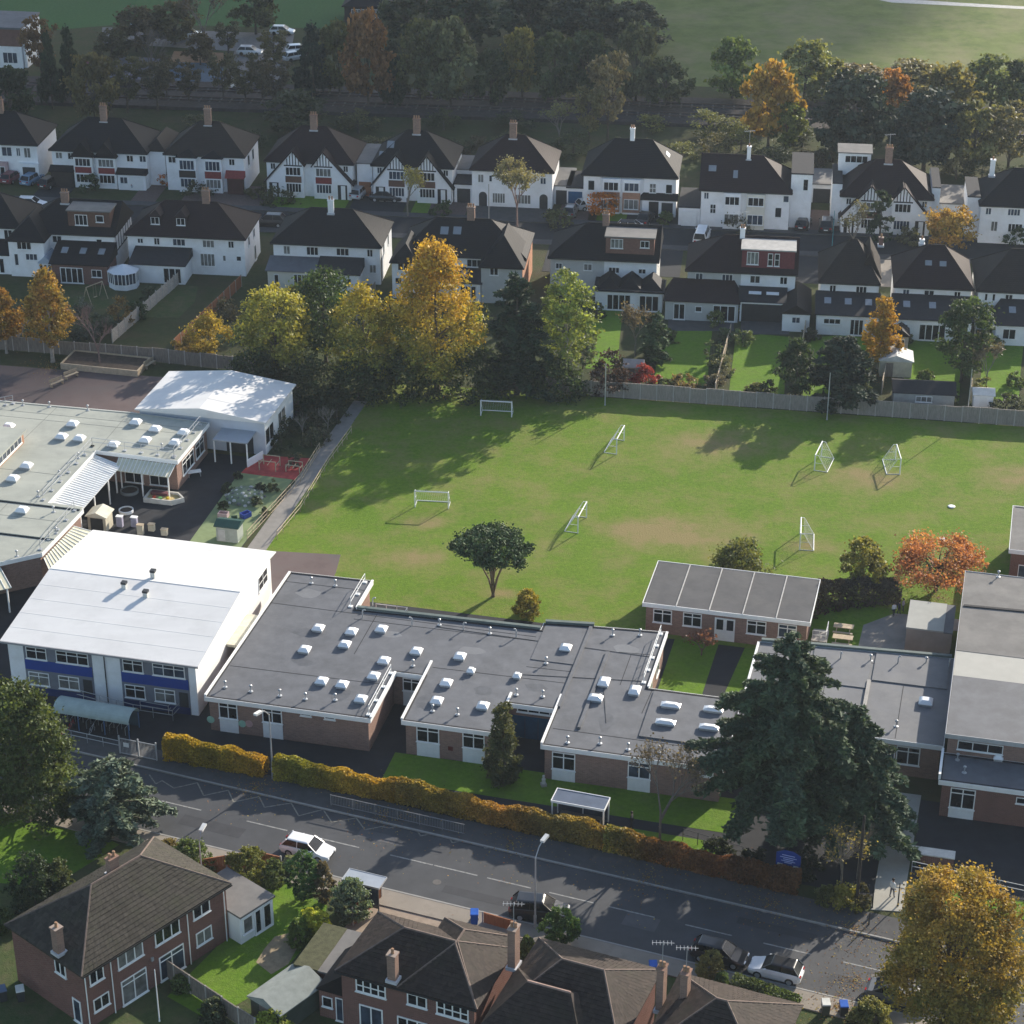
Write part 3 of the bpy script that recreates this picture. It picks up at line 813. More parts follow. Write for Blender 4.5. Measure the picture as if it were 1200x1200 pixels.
# ------------------------------------------------------------------ nursery with pale green-grey roof
nb = thing('nursery_building', 'sprawling nursery building with pale grey-green flat roof and ribbed canopies', 'school', SORG, S.a)
P3 = [(-62, -11), (-26.7, 17.2), (-23.6, 19.8), (-23.3, 28.8), (-27.2, 29.2), (-27.2, 41.2), (-18.2, 40.9), (-18.2, 50), (-27.3, 50.5), (-62, 49.2)]
ZN = 3.5
flat_block(nb, P3, ZN, BRICK, FELT_PALE)
for a in [(-62, 28.9, -23.5, 28.9), (-62, 22.7, -23.5, 22.7)]:
    seam(nb, *a, ZN - .02, .5, .16, FELT_PALE, 'roof_step')
    seam(nb, a[0], a[1] - .33, a[2], a[3] - .33, ZN + .002, .18, .05, FELT_D, 'step_gutter')
for a in [(-35.5, 41, -35.3, 50.2), (-27.1, 41.5, -27.3, 50), (-62, 47.6, -18.6, 48.4), (-62, 46.2, -18.6, 47), (-62, 35, -28, 35.2), (-62, 25.9, -24, 26), (-31, 23, -31, 28.5)]:
    seam(nb, *a, ZN, .05, .012, M('seam_grey', (.20, .21, .19), .8))
for px, py in [(85, 496), (72, 511), (93, 513), (31, 545), (15, 560), (10, 499), (26, 597), (159, 494), (182, 502), (170, 515), (215, 506), (205, 518), (133, 520)]:
    x, y = S.at(px, py, ZN + .3); skylight(nb, x, y, ZN, 1.15, 1.0, .5)
for px, py in [(27, 475), (58, 477), (103, 481), (92, 537), (70, 558), (45, 582), (190, 526), (63, 600), (66, 625), (20, 652)]:
    x, y = S.at(px, py, ZN); vent_pipe(nb, x, y, ZN, .5)
rail_mesh([(-27.9, 29.8, ZN), (-27.9, 42, ZN), (-18.8, 41.6, ZN)], 1.0, 2, 2).build('guard_rail', STEEL, nb)
rail_mesh([(-18.9, 41.8, ZN), (-18.9, 49.4, ZN)], 1.0, 2, 2).build('guard_rail', STEEL, nb)
rail_mesh([(-24.0, 20.4, ZN), (-24.0, 28.4, ZN)], 1.0, 2, 2).build('guard_rail', STEEL, nb)
rail_mesh([(-27.6, 17.4, ZN), (-36, 10.6, ZN)], 1.0, 2, 2).build('guard_rail', STEEL, nb)
rail_mesh([(-41.5, 48.6, ZN), (-40.2, 49.6, ZN)], 1.0, 2, 1).build('guard_rail', STEEL, nb)
cl = MB().box(-62, 31, ZN - .1, -35.1, 41.2, ZN + 1.25).build('clerestory_wall', BRICK3, nb)
MB().box(-62, 30.7, ZN + 1.26, -34.8, 41.5, ZN + 1.45).build('clerestory_roof', FELT_PALE, nb)
window(nb, ('r', -35.1), 31.6, ZN + .3, 40.6, ZN + 1.1, 10, 1)
CAN = M('white_ribbed_sheet', (.66, .67, .66), .5, .08, 2)
CANC = M('cream_ribbed_sheet', (.62, .59, .44), .5, .1, 2)
canopy(nb, (-27.1, 29.3, 3.15), (-27.1, 40.8, 3.15), (-24.0, 40.0, 2.75), (-24.0, 29.3, 2.75), mat=CAN, posts=(.02, .35, .68, .98))
canopy(nb, (-24.6, 41.0, 3.1), (-18.4, 40.8, 3.1), (-18.4, 38.9, 2.6), (-24.4, 39.1, 2.6), mat=CANC, posts=(.02, .5, .98))
canopy(nb, (-23.4, 19.7, 3.05), (-23.2, 26.2, 3.05), (-20.9, 26.2, 2.65), (-20.9, 16.4, 2.65), mat=CANC, posts=(.95,))
canopy(nb, (-42, 5.0, 3.0), (-26.6, 17.1, 3.0), (-24.4, 14.6, 2.55), (-40.0, 2.3, 2.55), mat=CANC, posts=(.4, .7, .98), rib=.55)
for y in (30.2, 32.6, 35.0, 37.4):
    window(nb, ('r', -27.45), y, .5, y + 1.9, 2.5, 2, 1, transom=.75)
for x in (-24.2, -21.5):
    window(nb, ('f', 41.2), x, .3, x + 2, 2.4, 2, 1, transom=.75)
window(nb, ('r', -18.45), 42.6, .9, 45.8, 2.6, 3, 1, transom=.7); window(nb, ('r', -18.45), 46.4, .9, 48.8, 2.6, 2, 1, transom=.7)

# ------------------------------------------------------------------ white pitched hall behind the nursery
wh = thing('white_gabled_hall', 'small white hall with shallow pitched white roof behind the nursery', 'school', S.w(-26.3, 50.9), S.a)
W, D = 13.9, 9.2
b = MB(); b.add([(0, 0, -.1), (W, 0, -.1), (W, 0, 3.9), (W / 2, 0, 4.65), (0, 0, 3.9)] + [(0, D, -.1), (W, D, -.1), (W, D, 3.9), (W / 2, D, 4.65), (0, D, 3.9)], [(0, 1, 2, 3, 4), (9, 8, 7, 6, 5)] + [(i, 5 + i, 5 + (i + 1) % 5, (i + 1) % 5) for i in range(5)])
b.build('wall', M('shaded_white_render', (.52, .56, .62), .85, .06, 1), wh)  # white walls coloured blue-grey, their shade put into the render
b = MB(); hip(b, 0, W, 0, D, 4.05, 4.85, 0, 0, .4, .16, 'x')
b = MB(); hip(b, 0, W, 0, D, 3.98, 4.85, 0, 0, .38, .14, 'y'); b.build('roof', MEMBRANE, wh)
panel(wh, ('r', W), .05, -.1, D - .05, 3.75, .06, RENDER, 'side_wall')  # the sunlit side is overlaid with plain white render
for y in (2.2, 4.6, 7.0):
    for s_ in (-1, 1):
        q = MB().box(0, -.03, 0, 7.25, .03, .018).build('sheet_lap', MEMBRANE, wh, (W / 2, y, 4.848), 0); q.rotation_euler = (0, math.atan2(.87, 7.33) if s_ > 0 else math.pi - math.atan2(.87, 7.33), 0)

Wf = Frame(*S.w(-26.3, 50.9)[:2], -13.5)
for a, c in (((310, 510), (319, 488)), ((325, 495), (333, 475))):
    y0, z0 = Wf.side(*a, W); y1, z1 = Wf.side(*c, W)
    window(wh, ('r', W + .06), y0, 1.0, y1, 2.9, 2, 1, bar=.1)
MB().box(9.2, -2.9, 2.55, 13.0, -.02, 2.68).build('porch_roof', M('grey_polycarbonate', (.33, .36, .40), .3, .1, 1, spec=.6), wh)
for x, y in ((9.3, -2.8), (12.9, -2.8), (11.1, -2.8)):
    MB().box(x - .06, y - .06, 0, x + .06, y + .06, 2.549).build('porch_post', WHITE, wh)
panel(wh, ('f', 0), 9.6, 0, 12.6, 2.3, .05, DARKMETAL, 'doorway')

# ------------------------------------------------------------------ brick classroom hut
ht = thing('classroom_hut', 'detached brick classroom hut with ribbed dark grey roof beside the field', 'hut', S.w(32.9, 24.5), S.a)
W, D = 15.1, 7.9
MB().box(.25, .25, -.1, W - .25, D - .25, 3.0).build('wall', BRICK, ht)
ring([(0, 0), (W, 0), (W, D), (0, D)], -.06, 0, 2.78, 3.2).build('fascia', WHITE, ht)
pm = None
HUTF = M('hut_felt', (.085, .084, .087), .85, .16, .7, dirt=(.11, .107, .105), dscale=.4)
for i in range(5):
    x0, x1 = W * i / 5 + .06, W * (i + 1) / 5 - .06
    MB().box(x0, .02, 2.95, x1, D - .02, 3.17 + (0.004 * (i % 2))).build('roof_panel', HUTF, ht)
MB().box(.02, .02, 2.9, W - .02, D - .02, 3.1).build('roof_deck', FELT_D, ht)
for i in range(1, 5):
    MB().box(W * i / 5 - .05, .02, 3.1, W * i / 5 + .05, D - .02, 3.24).build('roof_batten', M('pale_batten', (.42, .41, .39), .7), ht)
hf = Frame(*S.w(32.9, 24.5)[:2], -13.5)
def hw(px0, px1, **k):
    x0 = hf.face(px0, 735, .25)[0]; x1 = hf.face(px1, 735, .25)[0]
    window(ht, ('f', .25), x0, 1.15, x1, 2.55, 2, 1, transom=.7, bar=.09, **k)
hw(765, 787); hw(800, 822); hw(875, 898); hw(912, 934)
x0 = hf.face(837, 740, .25)[0]; x1 = hf.face(861, 740, .25)[0]
dd = panel(ht, ('f', .25), x0, .05, x1, 2.4, .05, WHITE, 'double_door')
for k in (0, 1):
    w_ = (x1 - x0) / 2
    MB().box(.18 + k * w_, -.07, 1.15, w_ - .14 + k * w_, -.05, 2.2).build('door_pane', MATS['glass'], dd)
st = MB().box(W + .1, 1.5, 0, W + 1.5, 3.6, .45).build('steps', CONC, ht)
rail_mesh([(W + .2, 1.6, .45), (W + 1.4, 1.6, .45), (W + 1.4, 3.5, .45)], 1.0, 2, .7, .03, False).build('step_railing', WHITE, ht)

# ------------------------------------------------------------------ tall hall and neighbours on the right
th = thing('assembly_hall', 'tall flat-roofed assembly hall with weathered grey roof and cream roof strip', 'school', SORG, S.a)
MB().box(61.2, 5.9, -.1, 82, 32.6, 5.2).build('wall', BRICK, th)
ring([(61.0, 5.7), (82.2, 5.7), (82.2, 32.9), (61.0, 32.9)], -.05, 0, 5.15, 5.56).build('fascia', M('grey_fascia', (.42, .42, .42), .7), th)
for y0, y1, m in ((18.9, 32.88, FELT_G), (5.72, 14.8, FELT)):
    MB().box(61.02, y0, 5.1, 82.18, y1, 5.5).build('roof', m, th)
MB().box(61.02, 14.82, 5.1, 82.18, 18.88, 5.47).build('roof_strip', M('cream_roof', (.40, .39, .35), .8, .06, .8), th)
for a in [(61.2, 26.6, 68, 26.9), (68.2, 26.2, 82, 26.8)]: seam(th, *a, 5.5, .3, .1, FELT_D, 'roof_gutter')
seam(th, 68.1, 19, 68.1, 32.6, 5.5, .2, .06, FELT_G, 'felt_seam'); seam(th, 68.3, 6, 68.3, 14.6, 5.5, .2, .03, FELT_D, 'felt_seam')
window(th, ('f', 5.9), 62.0, 4.1, 65.6, 4.95, 3, 1, glass=1)
flat_block(th, [(60.9, 1.9), (82, 1.9), (82, 5.85), (60.9, 5.85)], 3.55, BRICK2, FELT, rname='lower_roof')
Pf = S
x0 = S.face(1113, 935, 2.15)[0]; x1 = S.face(1143, 935, 2.15)[0]
window(th, ('f', 2.15), x0, 1.0, x1, 2.9, 2, 1, transom=.75, bar=.09); panel(th, ('f', 2.15), x0, .05, x1, .92, .04, WHITE, 'spandrel_panel')
x0 = S.face(1191, 935, 2.15)[0]; window(th, ('f', 2.15), x0, 2.2, x0 + 1.6, 2.8, 2, 1)
x, y = S.at(1170, 888, 3.7); skylight(th, x, y, 3.55, .8, .8)
x, y = S.at(1122, 890, 3.6); vent_pipe(th, x, y, 3.55, .5); x, y = S.at(1130, 905, 3.6); vent_pipe(th, x, y, 3.55, .5)
seam(th, 60.9, 2.0, 60.9, 5.8, 3.6, .2, .5, WHITE, 'parapet_end')
x, y = S.at(1170, 675, 5.6); vent_pipe(th, x, y, 5.5, .5)
bx_ = thing('store_building', 'small brick store with pale flat roof beside the tall hall', 'store', S.w(56.4, 25.9), S.a)
MB().box(.05, .05, -.1, 4.05, 4.95, 2.9).build('wall', M('pinkish_render', (.28, .24, .21), .9, .15, 1), bx_)
MB().box(0, 0, 2.902, 3.3, 5.0, 3.05).build('roof', M('pale_grey_felt', (.34, .34, .31), .8, .08, 1), bx_)
MB().box(3.302, 0, 2.86, 4.1, 5.0, 2.98).build('roof', FELT, bx_)
rb_ = thing('brick_wing', 'brick school wing with grey flat roof at the right edge beside the field', 'school', S.w(*S.at(1180, 690, 0)), S.a)
flat_block(rb_, [(-.2, 0), (14, 0), (14, 9), (-.2, 9)], 4.2, BRICK2, FELT_G)
window(rb_, ('f', .25), .8, 1.0, 2.6, 2.6); window(rb_, ('f', .25), 3.6, 1.0, 5.4, 2.6)
# ------------------------------------------------------------------ house kit
class House:
    def __init__(s, name, label, px, py, W, D, rot, eave=5.0, ridge=8.1, hl=4.0, hr=4.0, wall=None, roof=None, over=.32, group=None, base=None):
        X, Y = base if base else G(px, py, eave)
        s.f = Frame(X, Y, rot); s.W, s.D, s.e, s.r = W, D, eave, ridge
        s.wall, s.roof = wall or RENDER, roof or ROOF1
        s.o = thing(name, label, 'house', (X, Y, 0), R(rot), group)
        b = MB().box(0, 0, -.15, W, D, eave)
        for k, h in ((0, hl), (W, hr)):
            if h == 0:
                x0, x1 = (0, .2) if k == 0 else (W - .2, W)
                b.add([(x0, .05, eave), (x1, .05, eave), (x1, D - .05, eave), (x0, D - .05, eave), (x0, D / 2, ridge - .18), (x1, D / 2, ridge - .18)], [(0, 1, 5, 4), (2, 3, 4, 5), (1, 2, 5), (3, 0, 4), (3, 2, 1, 0)])
        b.build('wall', s.wall, s.o)
        rb = MB(); hip(rb, 0, W, 0, D, eave + .05, ridge, hl, hr, over); s.rf = rb.build('roof', s.roof, s.o)
        # ridge and hip capping, gutters
        c = MB(); rl, rr = (hl if hl else -over), (W - hr if hr else W + over)
        c.tube((rl, D / 2, ridge), (rr, D / 2, ridge), .09, n=5)
        for h, xe, xo in ((hl, rl, -over), (hr, rr, W + over)):
            if h:
                c.tube((xe, D / 2, ridge), (xo, -over, eave + .05), .08, n=5); c.tube((xe, D / 2, ridge), (xo, D + over, eave + .05), .08, n=5)
        c.build('ridge_tiles', M('ridge_tile', (.16, .12, .10), .85, .25, 3) if s.roof in (ROOFN, ROOFN2) else s.roof, s.rf)
        MB().box(-over, -over - .1, eave - .12, W + over, -over - .003, eave - .01).build('gutter', M('black_gutter', (.03, .03, .03), .5) if s.wall is not RENDER2 else WHITE, s.rf)
    def win(s, px0, py0, px1, py1, nx=2, nz=1, y0=0.0, tr=None, glass=None, zs=0.0, mat=None, bar=.07):
        pm = (px0 + px1) / 2
        x0, x1 = s.f.face(px0, (py0 + py1) / 2, y0)[0], s.f.face(px1, (py0 + py1) / 2, y0)[0]
        zt, zb = s.f.face(pm, py0, y0)[1], s.f.face(pm, py1, y0)[1]
        if zt > s.e - .35:
            zb -= zt - (s.e - .35); zt = s.e - .35; zb = min(zb, zt - .95)
        return window(s.o, ('f', y0), x0, max(.1, zb + zs), x1, zt + zs, nx, nz, transom=tr, glass=glass, mat=mat, bar=bar)
    def pan(s, px0, py0, px1, py1, y0, mat, name, t=.04):
        pm = (px0 + px1) / 2
        x0, x1 = s.f.face(px0, (py0 + py1) / 2, y0)[0], s.f.face(px1, (py0 + py1) / 2, y0)[0]
        return panel(s.o, ('f', y0), x0, max(0, s.f.face(pm, py1, y0)[1]), x1, s.f.face(pm, py0, y0)[1], t, mat, name)
    def X(s, px, py=None, y0=0.0, z=5.0):
        return s.f.face(px, py if py else 300, y0)[0]
    def ext(s, x0, x1, d, zw, zr, wall=None, roof=None, flat=False, hipped=False, lights=0):
        """single-storey rear extension in front of the y = 0 wall"""
        MB().box(x0, -d, -.15, x1, -.003, zw).build('extension_wall', wall or RENDER, s.o)
        o = .25
        if flat:
            r = MB().box(x0 - o, -d - o, zw + .003, x1 + o, -.004, zw + .2).build('extension_roof', roof or FELT_D, s.o)
        else:
            h = .9 if hipped else 0
            b = MB().add([(x0 - o, -d - o, zw - .06), (x1 + o, -d - o, zw - .06), (x1 + o, -.004, zw - .06), (x0 - o, -.004, zw - .06), (x0 - o, -d - o, zw + .05), (x1 + o, -d - o, zw + .05), (x1 + o - h, -.004, zr), (x0 - o + h, -.004, zr)],
                         [(3, 2, 1, 0), (0, 1, 5, 4), (1, 2, 6, 5), (2, 3, 7, 6), (3, 0, 4, 7), (4, 5, 6, 7)])
            r = b.build('extension_roof', roof or s.roof, s.o)
            for i in range(lights):
                t = (i + .5) / lights; xc = x0 + (x1 - x0) * t
                k = .45; y = -d * k; z = zw + .05 + (zr - zw - .05) * (1 - k) + .03
                q = MB().box(-.4, -.55, 0, .4, .55, .09).build('rooflight', M('grey_glass', (.22, .24, .26), .15, .1, 2, spec=.7), r, (xc, y, z)); q.rotation_euler = (math.atan2(zr - zw, d), 0, 0)
        return r
    def box_dormer(s, x0, x1, y0, y1, z0, z1, face=None, top=None, wins=()):
        d = MB().box(x0, y0, z0, x1, y1, z1).build('dormer', face or BROWNTILE, s.o)
        MB().box(x0 - .15, y0 - .2, z1 + .003, x1 + .15, y1 + .1, z1 + .16).build('dormer_roof', top or FELT_G, d)
        return d
    def small_dormer(s, x, y0, z0, w=1.3, h=1.15, d=2.0):
        q = MB().box(x - w / 2, y0, z0, x + w / 2, y0 + d, z0 + h).build('dormer', s.roof, s.o)
        b = MB(); hip(b, x - w / 2, x + w / 2, y0, y0 + d + .8, z0 + h + .04, z0 + h + .75, .5, 0, .15, .1, 'y'); b.build('dormer_roof', s.roof, q)
        window(s.o, ('f', y0), x - w / 2 + .1, z0 + .12, x + w / 2 - .1, z0 + h - .06, 2, 1, name='dormer_window')
        return q
    def gable(s, x0, x1, y0, zw, zr, roof=None, timber=True, depth=3.0, wall=True, over=.25, zb=None, wmat=None):
        """projecting front gable: wall with pitched roof running back"""
        xm = (x0 + x1) / 2
        MB().add([(x0, y0, zb if zb is not None else -.1), (x1, y0, zb if zb is not None else -.1), (x1, y0, zw), (xm, y0, zr), (x0, y0, zw)] + [(x0, .2, zb if zb is not None else -.1), (x1, .2, zb if zb is not None else -.1), (x1, .2, zw), (xm, .2, zr), (x0, .2, zw)],
                 [(0, 1, 2, 3, 4), (9, 8, 7, 6, 5)] + [(i, 5 + i, 5 + (i + 1) % 5, (i + 1) % 5) for i in range(5)]).build('gable_wall', wmat or s.wall, s.o)
        b = MB(); hip(b, x0, x1, y0, y0 + depth, zw + .05, zr + .12, 0, 0, over, .1, 'y'); b.build('gable_roof', roof or s.roof, s.o)
        if timber:
            t = MB(); y = y0 - .03
            h = zr - zw
            for k in (-.66, -.33, 0, .33, .66):
                x = xm + k * (x1 - x0) / 2; zt = zr - abs(k) * h - .1
                if zt - zw > .25: t.box(x - .06, y, zw + .06, x + .06, y0 + .01, zt)
            t.box(x0, y - .003, zw - .1, x1, y0 + .01, zw + .06)
            t.build('timber_studs', TIMBER, s.o)
    def catslide(s, x0, x1, xt, y0, zlow, zw, zr, roof=None):
        """steep gable face whose outer slope sweeps down to the ground floor"""
        pass
    def stack(s, x, y=None, zt=9.4, z0=None, w=.95, **k):
        return chimney(s.o, x, y if y is not None else s.D / 2, z0 if z0 is not None else s.r - .6, zt, w, **k)
    def rooflight(s, px, py, w=.8, h=1.0, k=None):
        """rooflight lying in the camera-side roof slope"""
        sl = (s.r - s.e) / (s.D / 2)
        r = ray(px, py); cx, cy = s.f.l(0, 0); dx, dy = s.f.c * r[0] + s.f.s * r[1], -s.f.s * r[0] + s.f.c * r[1]
        # e + sl*y = CAM_H + t*rz ; y = cy + t*dy
        t = (s.e + sl * cy - CAM_H) / (r[2] - sl * dy)
        x, y = cx + t * dx, cy + t * dy
        q = MB().box(-w / 2, -h / 2, .02, w / 2, h / 2, .12).build('rooflight', M('grey_glass', (.22, .24, .26), .15, .1, 2, spec=.7), s.rf, (x, y, s.e + .05 + sl * y)); q.rotation_euler = (math.atan(sl), 0, 0)
        return q
    def aerial(s, x, y, z):
        m = MB().tube((0, 0, 0), (0, 0, 2.2), .03, n=5).tube((-.75, 0, 2.1), (.75, 0, 2.1), .02, n=4)
        for k in (-.7, -.45, -.2, .05, .3, .55): m.tube((k, -.25, 2.1), (k, .25, 2.1), .014, n=4)
        return m.build('aerial', STEEL, s.o, (x, y, z), R(20))

def french(h, x0, x1, y, z0=.1, z1=2.15, n=3):
    return window(h.o, ('f', y), x0, z0, x1, z1, n, 1, name='french_window', glass=1, bar=.1)

# ------------------------------------------------------------------ nearer terrace row: rear elevations face the camera
FR = -6.8
# left-edge house, partly seen
h = House('semi_detached_house', 'white semi-detached house cut off at the left edge of the nearer row', -60, 263, 9.2, 8, FR, hl=4, hr=3.6, roof=ROOF1, group='houses in the nearer row')
h.ext(5.0, 9.0, 3.4, 2.6, 3.4); h.win(4, 262, 14, 274); french(h, 6, 8, -3.4)
# house with big brown box dormer
h = House('semi_detached_house', 'white semi with wide brown box dormer and half-timbered gable end', 22, 271, 12.2, 8, FR, hl=4.2, hr=0, roof=ROOF1, group='houses in the nearer row')
b = MB().box(-.6, -2.6, -.1, 3.9, .1, 4.75); b.build('wing_wall', RENDER, h.o)
b = MB(); hip(b, -.6, 3.9, -2.6, 3.6, 4.8, 7.2, 2.4, 0, .3, .12, 'y'); b.build('wing_roof', ROOF1, h.o)
h.win(19, 277, 36, 286, 3, 1, -2.6); h.win(17, 297, 22, 311, 1, 1, -2.6); h.win(30, 297, 44, 305, 3, 1, -2.6)
h.win(61, 272, 72, 279, 2); h.win(113, 280, 120, 290, 1)
d = h.box_dormer(6.3, 11.7, .7, 4.2, 5.3, 7.75); window(h.o, ('f', .7), 7.2, 5.9, 8.8, 7.3, 3, 1, name='dormer_window'); window(h.o, ('f', .7), 9.9, 6.4, 10.9, 7.3, 1, 1, name='dormer_window', glass=1)
h.ext(5.2, 12.3, 4.2, 2.6, 4.1, BRICK2, ROOF1, lights=3); french(h, 6.3, 9.2, -4.2, n=4); window(h.o, ('f', -4.2), 10.3, 1.0, 11.6, 2.0)
h.stack(5.2, 3.6, 9.0)
cv = MB().box(3.2, -3.0, 0, 4.9, -.01, 2.1).build('conservatory', M('pale_conservatory', (.50, .54, .60), .3, .08, 2), h.o)
b = MB(); hip(b, 3.2, 4.9, -3.0, -.1, 2.13, 3.0, 0, 0, .1, .06, 'y'); b.build('conservatory_roof', M('conservatory_glass', (.40, .46, .54), .2, .1, 1, spec=.7), cv)
for k in range(3): window(h.o, ('f', -3.0), 3.28 + k * .53, .6, 3.75 + k * .53, 1.95, 1, 1, name='conservatory_window')
t = MB()
for y in (.8, 1.9, 3.0, 4.1, 5.2, 6.3, 7.3): t.box(12.2, y - .06, 2.7, 12.24, y + .06, min(5.0 + (3.1 / 4) * min(y, 8 - y), 7.8) - .3)
t.box(12.195, 0.1, 2.55, 12.245, 7.9, 2.7); t.build('timber_studs', TIMBER, h.o)
# house with two small dormers
h = House('semi_detached_house', 'white hip-roofed pair with two small dormers and octagonal conservatory', 149, 274, 14.9, 8.4, FR, hl=4.0, hr=4.2, roof=ROOF2, wall=RENDER, group='houses in the nearer row')
for px in (182, 212): h.small_dormer(h.X(px, 255, 1.3), 1.1, 5.9)
for q in [(161, 279, 168, 285), (180, 275, 187, 282), (202, 276, 217, 283), (237, 277, 251, 286), (267, 278, 274, 286)]: h.win(*q, 2 if q[2] - q[0] < 10 else 3)
h.win(235, 297, 252, 312, 4, 1); h.win(261, 299, 265, 306, 1); h.win(277, 300, 283, 306, 1)
h.ext(1.2, 8.0, 3.6, 2.5, 3.5, RENDER, FELT_D); french(h, 5.3, 7.6, -3.6)
window(h.o, ('r', 14.9), 2.0, 3.2, 2.8, 4.4, 1); window(h.o, ('r', 14.9), 5.0, .1, 5.9, 2.1, 1, name='door'); window(h.o, ('r', 14.9), 4.8, 3.2, 5.8, 4.4)
h.stack(9.3, 4.2, 9.5, white=True)
oc = [(0.6 + 1.9 * math.cos(R(a)), -4.9 + 1.7 * math.sin(R(a))) for a in range(22, 382, 45)]
cv = MB().prism(oc, 0, .7).build('conservatory', RENDER, h.o)
MB().prism(offset(oc, .04), .7, 2.1).build('conservatory_glazing', MATS['glass_sky_tint'], cv)
b = MB()
for p in oc: b.tube((*p, .7), (*p, 2.2), .07, n=5)
for i in range(8):
    p, q = oc[i], oc[(i + 1) % 8]
    for k in (.33, .67): b.tube((p[0] + (q[0] - p[0]) * k, p[1] + (q[1] - p[1]) * k, .7), (p[0] + (q[0] - p[0]) * k, p[1] + (q[1] - p[1]) * k, 2.15), .05, n=4)
b.build('conservatory_frame', WHITE, cv)
MB().add([(*p, 2.12) for p in offset(oc, -.12)] + [(.6, -4.9, 2.95)], [tuple(range(7, -1, -1))] + [(i, (i + 1) % 8, 8) for i in range(8)]).build('conservatory_roof', M('conservatory_white', (.60, .63, .66), .3, .06, 1, spec=.6), cv)
# white hipped pair with lean-to
h = House('semi_detached_house', 'plain white hip-roofed pair with long lean-to extension and tall chimney', 320, 284, 13.4, 8.6, FR, hl=4.1, hr=4.1, ridge=8.2, roof=ROOF1, group='houses in the nearer row')
for q in [(332, 284, 340, 294), (359, 286, 373, 296), (394, 288, 409, 297), (430, 290, 437, 299), (433, 310, 441, 320)]: h.win(*q, 2 if q[2] - q[0] < 10 else 3)
h.ext(-.2, 5.9, 3.0, 2.5, 3.3, RENDER2, FELT); h.ext(6.1, 11.2, 3.0, 2.4, 3.5, RENDER, FELT_D)
window(h.o, ('f', -3.0), .6, .1, 1.2, 2.0, 1, name='door'); french(h, 3.0, 5.2, -3.0, n=4); french(h, 7.2, 8.3, -3.0, n=1); window(h.o, ('f', -3.0), 9.2, 1.0, 10.3, 1.9)
window(h.o, ('r', 13.4), 2.2, 3.2, 3.0, 4.4, 1); window(h.o, ('r', 13.4), 5.6, 3.0, 6.3, 4.4, 1)
MB().tube((13.5, .3, 0), (13.5, .3, 4.9), .06, n=6).build('downpipe', DARKMETAL, h.o)
h.stack(6.7, 3.8, 9.4, w=.7, pots=2, mat=RENDER)
# wide pair with projecting rear wings
h = House('semi_detached_house', 'wide dark-roofed pair with sunlit brown hip and orange brick side wall', 470, 297, 15.2, 8.6, FR, hl=3.8, hr=4.6, ridge=8.3, roof=ROOF1, wall=RENDER, group='houses in the nearer row')
MB().box(-.8, -2.2, -.1, 2.2, .1, 4.7).build('wing_wall', RENDER, h.o); b = MB(); hip(b, -.8, 2.2, -2.2, 3.6, 4.75, 6.6, 1.6, 0, .3, .12, 'y'); b.build('wing_roof', ROOF1, h.o)
MB().box(10.2, -2.4, -.1, 15.2, .1, 4.7).build('wing_wall', M('grey_render', (.52, .52, .50), .9, .08, 1), h.o); b = MB(); hip(b, 10.2, 15.2, -2.4, 4.2, 4.75, 7.9, 2.6, 0, .3, .12, 'y'); b.build('wing_roof', ROOF1, h.o)
panel(h.o, ('r', 15.2), -2.35, -.1, 8.55, 4.85, .05, BRICK3, 'side_wall')
h.win(466, 303, 479, 312, 2, 1, -2.2); h.win(463, 325, 471, 333, 1, 1, -2.2); h.win(474, 325, 481, 336, 1, 1, -2.2)
h.win(574, 309, 584, 318, 2, 1, -2.4); h.win(518, 297, 524, 307, 1); h.win(547, 300, 565, 309, 3)
h.ext(5.8, 10.1, 2.4, 2.5, 3.6, RENDER, FELT_D, lights=1); french(h, 7.6, 9.6, -2.4)
h.rooflight(521, 271, 1, 1.1); h.rooflight(536, 271, 1, 1.1); h.stack(8.1, 4.3, 9.7)
for k in (4.3, 5.4):
    q = MB().box(-.3, -.6, 0, .3, .6, .1).build('rooflight', ACRYLIC, h.rf, (12.9 + (k - 4.3) * .0, k - 1.2, 6.95)); q.rotation_euler = (0, R(37), 0)
# pair with brown-tiled box dormer
h = House('semi_detached_house', 'grey-white pair with brown tile-hung box dormer and three small hipped extension roofs', 645, 301, 13.0, 8.2, FR, hl=4.2, hr=0, roof=ROOF1, wall=M('grey_render', (.52, .52, .50), .9, .08, 1), group='houses in the nearer row')
h.box_dormer(6.7, 12.6, .5, 4.2, 5.35, 7.7, M('brown_tile_face', (.20, .105, .08), .85, .2, 4), FELT_G)
window(h.o, ('f', .5), 7.3, 6.3, 8.8, 7.5, 3, name='dormer_window', glass=2); window(h.o, ('f', .5), 10.9, 6.5, 12.0, 7.4, 2, name='dormer_window')
panel(h.o, ('f', 0), 6.6, 0, 13.0, 4.85, .05, RENDER, 'render_bay')
for q in [(651, 308, 659, 315), (684, 309, 694, 317)]: h.win(*q, 2)
for q in [(713, 313, 726, 320), (748, 315, 757, 321)]: h.win(*q, 3 if q[0] < 720 else 2, 1, -.05)
h.ext(5.9, 14.0, 4.0, 2.5, 2.9, RENDER, FELT_D, flat=True)
for k in range(3):
    b = MB(); hip(b, 6.2 + k * 2.6, 8.7 + k * 2.6, -3.7, -.4, 2.75, 3.8, 1.2, 0, .1, .1, 'y'); b.build('hipped_roof', ROOF1, h.o)
french(h, 7.3, 10.2, -4.0, n=4); french(h, 11.2, 13.6, -4.0, n=3)
h.stack(6.4, 4.0, 9.2, w=.8); h.aerial(6.5, 4.0, 9.2); window(h.o, ('r', 13.0), 3, 3.2, 4, 4.3)
